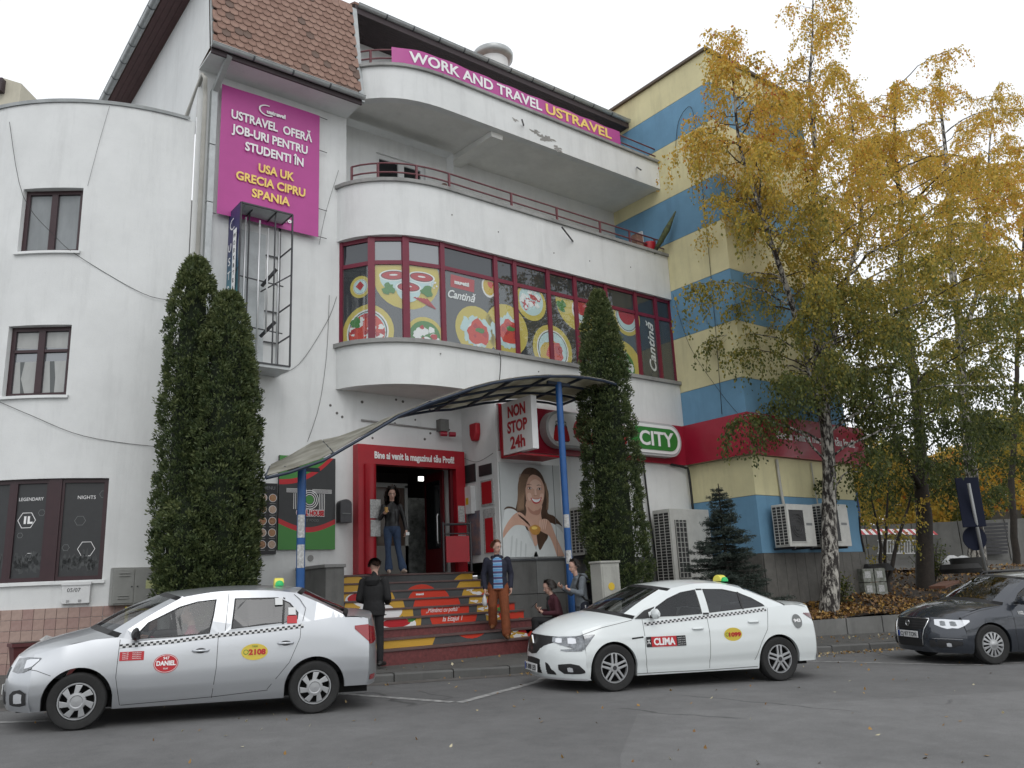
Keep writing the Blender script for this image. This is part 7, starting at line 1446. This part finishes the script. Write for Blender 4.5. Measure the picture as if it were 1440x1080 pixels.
def birch(label,leaders,seed,bark=BARK,nb=26,group='trees in the leafy bed beside the striped building',gold=(4,13),dens=1.0,name='birch_tree',lsz=.085,hang=1.0,zmin=2.6):
    """leaders: list of (points, radii, crown radius fn list [(z,r)...])"""
    q=np.random.default_rng(seed);base=leaders[0][0][0];t=thing(name,label,'tree',tuple(base),0,group);LC=[];TN=[];DR=[];br=MB();ntw=0
    for li,(pts,rad,cr_,frac) in enumerate(leaders):
        sp_=spline(pts)
        for j in range(2,len(sp_)-1): sp_[j]=sp_[j]+np.array([math.sin(j*1.1+seed),math.cos(j*.9+seed),0])*.045*min(1,j/6)
        rr_=[np.interp(i/(len(sp_)-1),np.linspace(0,1,len(rad)),rad) for i in range(len(sp_))]
        tr=MB();tr.tube([Vector(p)+Vector((q.normal()*.015,q.normal()*.015,0)) for p in sp_],rr_,bark,12);tr.build('trunk' if li==0 else 'limb',t,smooth=True)
        zs_=np.array([p[2] for p in sp_]);N=int(nb*frac)
        for b in range(N):
            z=zs_[0]+(zs_[-1]-zs_[0])*(b+q.random())/N
            if z<zmin+(0 if q.random()<.3 else .8): continue
            p0=np.array([np.interp(z,zs_,[p[k] for p in sp_]) for k in range(3)]);az=q.random()*2*math.pi;R=np.interp(z,[c[0] for c in cr_],[c[1] for c in cr_])*(.55+.6*q.random())
            if R<.15: continue
            bt_=q.random()
            dirh=np.array([math.cos(az),math.sin(az),0]);up=.55+.35*q.random();P_=[p0];m=8
            for j in range(1,m+1):
                u=j/m;P_.append(p0+dirh*R*u+np.array([q.normal()*.05,q.normal()*.05,R*up*(u-u*u*.75)+q.normal()*.03]))
            r0=max(.008,.02*R/2);br.tube([Vector(p) for p in P_],[r0*(1-.85*j/m) for j in range(m+1)],bark if R>2.2 else TWIG,5,cap=False)
            nst=int(R*20*dens)
            for s_ in range(nst):
                u=.2+.8*math.sqrt(q.random());c=np.array([np.interp(u*m,range(m+1),[p[k] for p in P_]) for k in range(3)]);L=hang*(.25+.9*q.random())*(.5+.5*u);side=q.normal(size=3)*.25;side[2]=0;K=max(3,int(L/.06));gp_=.5*q.random()+.5*bt_
                x=c.copy();d=np.array([side[0],side[1],.1]);tw_=[x.copy()]
                for k in range(K):
                    d=d+np.array([q.normal()*.06,q.normal()*.06,-.20]);d/=np.linalg.norm(d);x=x+d*(L/K);tw_.append(x.copy())
                    for _ in range(2 if q.random()<.6 else 1):
                        LC.append(x+q.normal(size=3)*.045);DR.append(d*.6+np.array([0,0,-.4]));g=np.clip((x[2]-gold[0])/(gold[1]-gold[0]),0,1);TN.append(.12+.62*g**.8+.22*(gp_-.5)+q.normal()*.1)
                ntw+=1
                if ntw%5==0: br.tube([Vector(p) for p in tw_[::max(1,K//3)]],.003,TWIG,3,cap=False)
    tag(br.build('branches',t,smooth=True),kind='stuff')
    LC=np.array(LC);keep=q.random(len(LC))<.93
    keep&=~((LC[:,0]>17)&(LC[:,0]<X1+.1)&(LC[:,1]>12.25)&(LC[:,2]<15.6))&~((LC[:,0]<17.2)&(LC[:,1]>14.1))
    leaves('foliage',t,LC[keep],lsz,LBIR,np.array(TN)[keep],dirs=np.array(DR)[keep],kind='stuff');return int(keep.sum())
A_=lambda x,y,Y:tuple(atY(x,y,Y))
cnt=0
cnt+=birch('tall birch with a black and white trunk in front of the striped building',[
 ([(lambda p:(p[0],p[1],p[2]-.45))(A_(1163,872,11.5)),A_(1167,700,11.5),A_(1158,560,11.4),A_(1150,450,11.3),A_(1145,300,11.2),A_(1142,120,11.1),A_(1140,-25,11.1)],[.25,.17,.14,.11,.08,.045,.012],[(2,1.6),(3.5,3.2),(5,4.0),(7.5,4.0),(10,2.9),(14,2.0),(18.5,.7)],1.0),
 ([A_(1161,600,11.4),A_(1120,450,11.2),A_(1060,270,11),A_(1032,150,10.9),A_(1025,45,10.9)],[.09,.07,.05,.03,.008],[(4,1.6),(7,2.5),(10,2.2),(12.5,1.5),(15,.4)],.95),
 ([A_(1160,580,11.5),A_(1180,430,11.7),A_(1212,310,12),A_(1200,210,12),A_(1196,125,12)],[.09,.07,.05,.03,.01],[(5,1.7),(9,2.0),(12,1.9),(16,.8)],.8)],21,nb=76,gold=(4.5,11.5),dens=.95,lsz=.074,hang=1.2)
cnt+=birch('dark forked tree trunk behind the dark car bonnet, left of the blue road sign',[
 ([(lambda p:(p[0],p[1],p[2]-.45))(A_(1298,835,11.8)),A_(1297,700,11.8),A_(1292,600,11.8),A_(1270,420,12),A_(1262,250,12),A_(1258,120,12)],[.27,.2,.15,.11,.06,.02],[(3,1.8),(6,3.0),(10,3.2),(15,3.0),(18,2.2),(20,1.0)],1.0),
 ([A_(1297,690,11.8),A_(1268,640,11.7),A_(1250,560,11.6)],[.1,.06,.02],[(3,1.2),(7,1.3)],.2)],31,bark=BARKD,nb=68,gold=(5,13.5),dens=.85,name='birch_tree',lsz=.082)
cnt+=birch('birch with pale patchy trunk rising directly behind the blue road sign',[
 ([(lambda p:(p[0],p[1],p[2]-.45))(A_(1376,815,12.6)),A_(1368,700,12.6),A_(1356,560,12.6),A_(1345,430,12.6),A_(1335,300,12.6),A_(1322,110,12.6)],[.36,.2,.17,.14,.1,.03],[(4,1.8),(8,3.2),(13,3.3),(18,3.0),(21,1.6)],1.0),
 ([A_(1350,500,12.6),A_(1375,400,12.6),A_(1390,260,12.6),A_(1395,140,12.6)],[.1,.08,.05,.01],[(8,1.5),(13,2.2),(19,1.6)],.6)],41,nb=70,gold=(5,14),dens=.85,lsz=.085)
cnt+=birch('slim dark tree at the right edge of the photo with reddish green leaves',[
 ([(lambda p:(p[0],p[1],p[2]-.45))(A_(1428,800,12.8)),A_(1424,700,12.8),A_(1428,560,12.8),A_(1436,400,12.8),A_(1442,200,12.8)],[.13,.11,.09,.06,.01],[(4,1.8),(9,3.2),(14,3.0),(19,1.6)],1.0)],51,bark=BARKD,nb=62,gold=(3,19),dens=.85,lsz=.09)
cnt+=birch('thin multi stemmed shrub with sparse orange leaves beside the end of the striped building',[
 ([A_(1240,850,12.2),A_(1238,770,12.2),A_(1225,690,12.2)],[.06,.045,.015],[(1,.5),(4,1.3)],1),([A_(1245,850,12.1),A_(1262,760,12.1),A_(1285,690,12)],[.07,.05,.015],[(1,.5),(4,1.2)],1),([A_(1250,850,12.3),A_(1245,750,12.3),A_(1252,660,12.3)],[.05,.04,.01],[(1,.5),(4,1.3)],1),([A_(1225,840,12.3),A_(1212,760,12.3),A_(1205,700,12.3)],[.04,.03,.01],[(1,.4),(4,1.)],.6)],61,bark=BARKD,nb=9,gold=(-3,6),dens=.8,name='shrub',lsz=.07,zmin=1.6,hang=.6)
print('birch leaves',cnt)
# ---- thuja columns
def thuja(label,x,y,z0,cols,seed,group='columnar cypresses in front of the facade'):
    """cols: list of (dx,dy,ztop,[(f,r)...])"""
    q=np.random.default_rng(seed);t=thing('cypress',label,'cypress',(x,y,z0),0,group)
    MB().tube([(x,y,z0-.1),(x+.02,y,z0+1.2),(x,y,z0+2)],[.12,.09,.05],BARKD,8).build('trunk',t,smooth=True)
    C_=[];D_=[];T_=[];core=MB();S_=[]
    for dx,dy,zt,prof,zb_ in cols:
        fz=[p[0] for p in prof];fr_=[p[1] for p in prof];H=zt-zb_
        rows=[]
        for i in range(15):
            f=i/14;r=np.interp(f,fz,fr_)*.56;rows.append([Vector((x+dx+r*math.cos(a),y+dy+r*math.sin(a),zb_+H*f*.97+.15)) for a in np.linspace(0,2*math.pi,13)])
        core.grid(rows,LTC)  # solid dark core added inside the crown to block light
        N=int(680*H*max(fr_))
        for _ in range(N):
            f=q.random()**.9;r=np.interp(f,fz,fr_);a=q.random()*2*math.pi;lump=1+.10*math.sin(a*3+f*22)+.07*math.sin(a*7-f*41)+.05*math.sin(a*2+f*60);rr_=r*lump*(.60+.28*q.random()**.5);o=np.array([math.cos(a),math.sin(a),0]);c=np.array([x+dx,y+dy,zb_+H*f])+o*rr_
            tn_=.08+q.random()*.42+.10*(f>.8);k=int(16+9*q.random());cd_=o*(.75+.3*q.random())+np.array([0,0,.35+.5*q.random()]);cd_/=np.linalg.norm(cd_)
            for j in range(k):
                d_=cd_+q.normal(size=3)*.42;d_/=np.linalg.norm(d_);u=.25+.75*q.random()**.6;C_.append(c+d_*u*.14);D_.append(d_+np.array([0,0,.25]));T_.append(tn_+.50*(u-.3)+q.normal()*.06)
    core.build('crown_light_block',t,smooth=True);leaves('foliage',t,C_,.056,LTHU,np.array(T_),asp=.6,dirs=D_,kind='stuff');return len(C_)
LTC=mat('thuja_block_green',(.010,.018,.006),.95,var=.3,vs=12)
zb=1.0
n1=thuja('tall dark cypress pair joined together against the white wall, left of the grill poster',4.62,14.0,.2,[(-.28,.25,7.22,[(0,.36),(.15,.47),(.45,.46),(.75,.43),(.9,.33),(.97,.17),(1,.03)],1.25),(.16,-.22,6.5,[(0,.42),(.2,.52),(.6,.49),(.82,.42),(.93,.29),(.98,.14),(1,.03)],1.0),(.50,.12,5.9,[(0,.34),(.3,.44),(.6,.40),(.85,.30),(1,.03)],1.2),(-.28,-.05,2.9,[(0,.3),(.5,.50),(.8,.5),(1,.3)],1.3),(.36,-.15,2.8,[(0,.3),(.5,.46),(1,.3)],1.1)],5)
n2=thuja('single dark cypress in front of the shop sign, behind the utility box',12.9,12.85,.2,[(-.05,0,7.78,[(0,.66),(.25,.70),(.5,.64),(.75,.52),(.88,.36),(.96,.17),(1,.02)],.5)],6)
print('thuja leaves',n1,n2)
# ---- spruce
def spruce(label,x,y,z0,H,R,seed):
    q=np.random.default_rng(seed);t=thing('spruce',label,'spruce',(x,y,z0));MB().tube([(x,y,z0-.1),(x,y,z0+H)],[.07,.01],BARKD,8).build('trunk',t);C_=[];D_=[];T_=[];br=MB()
    for lv in range(30):
        f=lv/30;z=z0+.25+(H-.3)*f;r=R*(1-f)**.85+.07;nb=8 if f<.8 else 5
        for b in range(nb):
            a=q.random()*6.28;L=r*(.5+.6*q.random());o=np.array([math.cos(a),math.sin(a),0]);sd=np.array([-o[1],o[0],0]);P_=[]
            for j in range(7): u=j/6;P_.append(np.array([x,y,z])+o*L*u+np.array([0,0,-.18*L*u+.16*L*u*u*(1 if f<.7 else 2)]))
            br.tube([Vector(p) for p in P_],[.012*(1-u/8) for u in range(7)],BARKD,4,cap=False)
            for j in range(int(L*85)):
                u=.12+.88*q.random();p=np.array([np.interp(u*6,range(7),[k[i] for k in P_]) for i in range(3)]);s_=(q.random()-.5)*2*(.30*L*(1-u*.75)+.03);p=p+sd*s_+o*abs(s_)*.35+np.array([0,0,-abs(s_)*.25]);dd=o*.8+sd*np.sign(s_)*.8
                for _ in range(6): C_.append(p+q.normal(size=3)*.02);D_.append(dd+q.normal(size=3)*.6+np.array([0,0,.1]));T_.append(.45+.35*u+q.normal()*.15)
    tag(br.build('branches',t),kind='stuff');leaves('foliage',t,C_,.055,LSPR,np.array(T_),asp=.28,dirs=D_,kind='stuff');return len(C_)
print('spruce',spruce('small blue green spruce growing between the big air conditioner cabinet and the striped wall',15.05,11.75,.35,3.05,1.25,7))
# ---- fallen leaves
q=np.random.default_rng(77);C_=[];T_=[]
for _ in range(11000):
    x=13.3+q.random()**1.3*22;y=ry(x)+.05+q.random()**1.2*6;
    if x<21.7 and y>12.2: y=ry(x)+.1+q.random()*max(.1,12.2-ry(x)-.1)
    C_.append((x,y,bedz(x,y)+.03*math.sin(x*3.1)+.035+q.random()*.03));T_.append(q.beta(1.6,1.8))
tag(leaves('bed_leaf_litter',None,C_,.085,LFAL,np.array(T_),flat=2),kind='stuff')
C_=[];T_=[]
for _ in range(1900):
    r=q.random()
    if r<.5: x=9+q.random()*14;y=ky(x)-.02-abs(q.normal())*.22
    elif r<.75: x=5.5+q.random()*16;y=ky(x)+.2+q.random()*1.2;
    else: x=2+q.random()*17;y=ky(x)-q.random()**1.5*9
    if .5<=r<.75 and x<11.3 and q.random()<.8: continue
    if r>=.75 and q.random()<.62: continue
    C_.append((x,y,gz(x,y)+(.17 if .5<=r<.75 else .012)));T_.append(.4+.6*q.random() if q.random()<.85 else 1)
tag(leaves('road_leaf_litter',None,C_,.048,LFAL,np.array(T_),flat=3),kind='stuff')
# ---- low shrubs and ground bits in the bed
def tuft(label,x,y,r,h,n,seed,tone=.2,lm=None):
    q=np.random.default_rng(seed);t=thing('shrub',label,'shrub',(x,y,bedz(x,y)));br=MB()
    C_=[]
    for i in range(14):
        a=q.random()*6.28;e=np.array([x+r*.8*math.cos(a)*q.random(),y+r*.8*math.sin(a)*q.random(),bedz(x,y)+h*(.6+.4*q.random())]);br.tube([(x,y,bedz(x,y)-.05),tuple((np.array([x,y,bedz(x,y)])+e)/2+q.normal(size=3)*.05),tuple(e)],.008,TWIG,4)
        for _ in range(n//14): u=.3+.7*q.random();C_.append(np.array([x,y,bedz(x,y)])*(1-u)+e*u+q.normal(size=3)*.1)
    tag(br.build('stems',t),kind='stuff');leaves('foliage',t,C_,.06,lm or LBIR,tone+.15*q.normal(size=len(C_)),kind='stuff')
tuft('low dark green shrub at the foot of the striped plinth, behind the birch',19.6,11.9,.5,.7,500,3);tuft('low dark shrub tangle between the two dark trunks behind the dark car',24.6,12.0,.9,1.2,900,4,.1)
# ================================================================ things in the background on the right
cr1=thing('planter_crates','two stacked pale crates with labels standing at the end of the striped building','crate',tuple(atY(1228,838,12.1)),R_(-20))
for i in range(2):
    for j in range(2): MB().box((-.36+.38*i,-.15,.0+.36*j),(-.02+.38*i,.15,.34+.36*j),mat('pale_crate_%s'%('ab'[j]),(.30,.31,.29),.7,c2=(.08,.09,.06),vs=9)).box((-.30+.38*i,-.158,.1+.36*j),(-.12+.38*i,-.15,.27+.36*j),PAP).build('crate',cr1,local=True)
tag(MB().add(*(lambda c:([c+Vector((a*.55,b*.25,h)) for a,b,h in ((-1,-1,0),(1,-1,0),(1,1,0),(-1,1,0),(-.8,-.8,.18),(.7,-.7,.2),(.8,.8,.16),(-.7,.7,.2))],[(0,1,5,4),(1,2,6,5),(2,3,7,6),(3,0,4,7),(4,5,6,7)]))(atY(1232,803,12.2)),mat('black_bag',(.012,.012,.013),.35)).build('rubbish_bag',smooth=True),'black rubbish bag lying on top of the pale crates','rubbish bag')
# rear of road sign
sg=thing('road_sign','back of a dark blue rectangular sign above a round sign on one thin leaning pole','road sign',tuple(at(1385,808,21)))
a=at(1388,812,21);b_=at(1362,680,21);d=(b_-a);SB_=mat('sign_back_navy',(.008,.011,.026),.7,spec=.2);MB().tube([a,b_],.04,mat('galvanised_pole',(.30,.31,.31),.5,.3),10).build('pole',sg,smooth=True)
rv=Vector((.80,-.60,0));cN=Vector((.60,.80,0))
c=at(1365,706,21.1);MB(FR(c,rv,(0,0,1))).box((-.30,-.62,-.03),(.30,.62,0),SB_).build('sign_plate',sg,bevel=.02);c=at(1371,757,21.1);MB().cyl(c,c+cN*.03,.30,SB_,28).build('round_plate',sg,smooth=40)
# kerb-side far street, wall, awning
FW=thing('concrete_wall','far grey concrete panel wall across the back street','wall',tuple(at(1340,790,34)));p0=at(1150,742,34);p1=at(1650,748,34)
dv_=(p1-p0);dv_.z=0;L=dv_.length;dv_.normalize();nn=int(L/1.9)
for i in range(nn): MB(FR((p0.x+dv_.x*i*1.9,p0.y+dv_.y*i*1.9,1.2),dv_,(0,0,1))).box((.02,0,-.12),(1.88,p0.z-1.2,0),CONC).build('wall_panel',FW)
fs=MB();fs.poly([at(1180,800,27.5),at(1700,806,24),at(1700,790,33),at(1180,786,33)],ASP2);tag(fs.build('back_street'),kind='structure')
gr_=thing('black_slatted_gate','dark slatted gate panel in the far concrete wall','gate',tuple(at(1395,775,33.6)));
for i in range(9): 
    a=at(1384,738+i*5,33.5);MB().bar(a,a+dv_*.95,.03,.1,STEEL).build('slat',gr_)
aw=thing('striped_awning','red and white striped awning over a white railing far behind the trees','awning',tuple(at(1262,770,31)));
for i in range(22):
    a=at(1200+i*5,744,31);b1=at(1205+i*5,744,31);k=Vector((-.5,-.62,-.42))*.55;MB().poly([a,b1,b1+k,a+k],RDP if i%2 else WT).build('awning_stripe',aw)
for i in range(15): a=at(1236+i*4,760,30.5);b1=at(1236+i*4,778,30.5);MB().bar(a,b1,.03,.03,WT).build('railing_bar',aw)
MB().bar(at(1234,760,30.5),at(1296,760,30.5),.04,.04,WT).bar(at(1234,778,30.5),at(1296,778,30.5),.04,.04,WT).build('rail',aw)
for k,(x,y,r) in enumerate(((1342,793,.42),(1358,792,.38))):
    o=Body();c=at(x,y,27);o.ell(c,(r*.9,r*.9,r*.55),bgm);o.ell(c+Vector((.1,.1,r*.3)),(r*.5,r*.5,r*.4),bgm);tb=thing('white_sack','plump white sack lying on the back street, %s of two'%('left' if k==0 else 'right'),'sack',(0,0,0),0,'white sacks on the back street');o.finish(tb,'sack',.05)
tag(MB().lathe(at(1352,806,23.5),(0,0,1),[(0,.5),(.12,.55),(.25,.5),(.25,.3),(0,.3)],TYR,24).build('old_tyre',smooth=40),'black tyre lying at the foot of the birch behind the road sign','tyre');tag(MB().lathe(at(1362,797,23.6),(0,0,1),[(0,.45),(.25,.45),(.25,0)],TYR,20).build('black_tub',smooth=40),'black tub beside the old tyre','tub')
tag(MB().bar(at(1318,826,21),at(1338,818,21.8),.4,.06,mat('rusty_board',(.14,.06,.035),.8,var=.3,vs=9)).build('board'),'rust brown board lying in the leafy bed behind the dark car','board')
tag(MB().bar(atY(1178,850,12.0),atY(1172,775,12.22),.12,.05,mat('red_plank_paint',(.13,.045,.035),.8,var=.3,vs=9)).build('plank'),'reddish plank leaning on the plinth right of the birch trunk','plank')
# far houses and tree mass
HB=thing('far_house','low grey house far behind the trees on the right','house',tuple(at(1400,770,48)));a=at(1330,700,50);b1=at(1560,705,50);d=(b1-a);d.z=0;L=d.length;M=FR((a.x,a.y,.5),d,(0,0,1))
MB(M).box((0,0,-7),(L,a.z-.5,0),plaster('far_house_plaster',(.20,.19,.17),.3,.2)).build('wall',HB);MB(M).prism([(-.3,a.z-.5,.4),(L+.3,a.z-.5,.4),(L+.3,a.z+1.6,-3.5),(-.3,a.z+1.6,-3.5)],(0,.1,0),TILE[0]).build('roof',HB)
for i in range(4): MB(M).box((1.2+i*2.4,1.2,-.02),(2.2+i*2.4,2.6,.03),GLD).build('window',HB)
q=np.random.default_rng(99);C_=[];T_=[]
for i in range(150):
    px_=1175+q.random()*420;D=36+q.random()*26;ytop=655+25*math.sin(px_*.03)+q.normal()*10-(20 if px_>1330 else 0);y=ytop+abs(q.normal())*45;c=at(px_,y,D);r=.9+q.random()*1.1;hue=q.random()
    P_=q.normal(size=(520,3));P_/=np.linalg.norm(P_,axis=1)[:,None];P_*=(r*(.5+.5*q.random(520)**.5))[:,None];P_[:,2]*=.8;C_+=list(P_+np.array(c));T_+=list(.15+.75*hue+q.normal(size=520)*.1)
tag(leaves('far_tree_foliage',None,C_,.2,LBIR,np.array(T_)),kind='stuff')
# building top visible at the far left edge
nb_=thing('neighbour_gable','cream corner of a neighbouring roof peeping over the curved building at the left edge','building',tuple(at(5,130,32)))
a=at(-60,150,32);MB(FR((a.x,a.y,8),cr,(0,0,1))).prism([(0,0,0),(2.15,0,0),(2.35,a.z-8+1.0,0),(1.6,a.z-8+1.25,0),(0,a.z-8+1.25,0)],(0,0,-4),plaster('cream_plaster',(.55,.52,.42),.15,.1)).build('wall',nb_,fixn=True);MB(FR((a.x,a.y,8),cr,(0,0,1))).box((-.2,a.z-8+.55,-.1),(1.75,a.z-8+1.1,.25),DRKS).build('eave',nb_)

# trees standing across the street behind the viewer (they show in the window and car reflections)
q=np.random.default_rng(123);C_=[];T_=[]
for i in range(46):
    c=np.array([-32+i*1.9+q.normal(),-17-q.random()*9,3+q.random()*5.5]);r=1.8+q.random()*1.6;P_=q.normal(size=(420,3));P_/=np.linalg.norm(P_,axis=1)[:,None];P_*=(r*(.5+.5*q.random(420)**.5))[:,None];C_+=list(P_+c);T_+=list(.25+.3*q.random()+q.normal(size=420)*.1)
tag(leaves('opposite_trees',None,C_,.32,LBIR,np.array(T_)),kind='stuff')
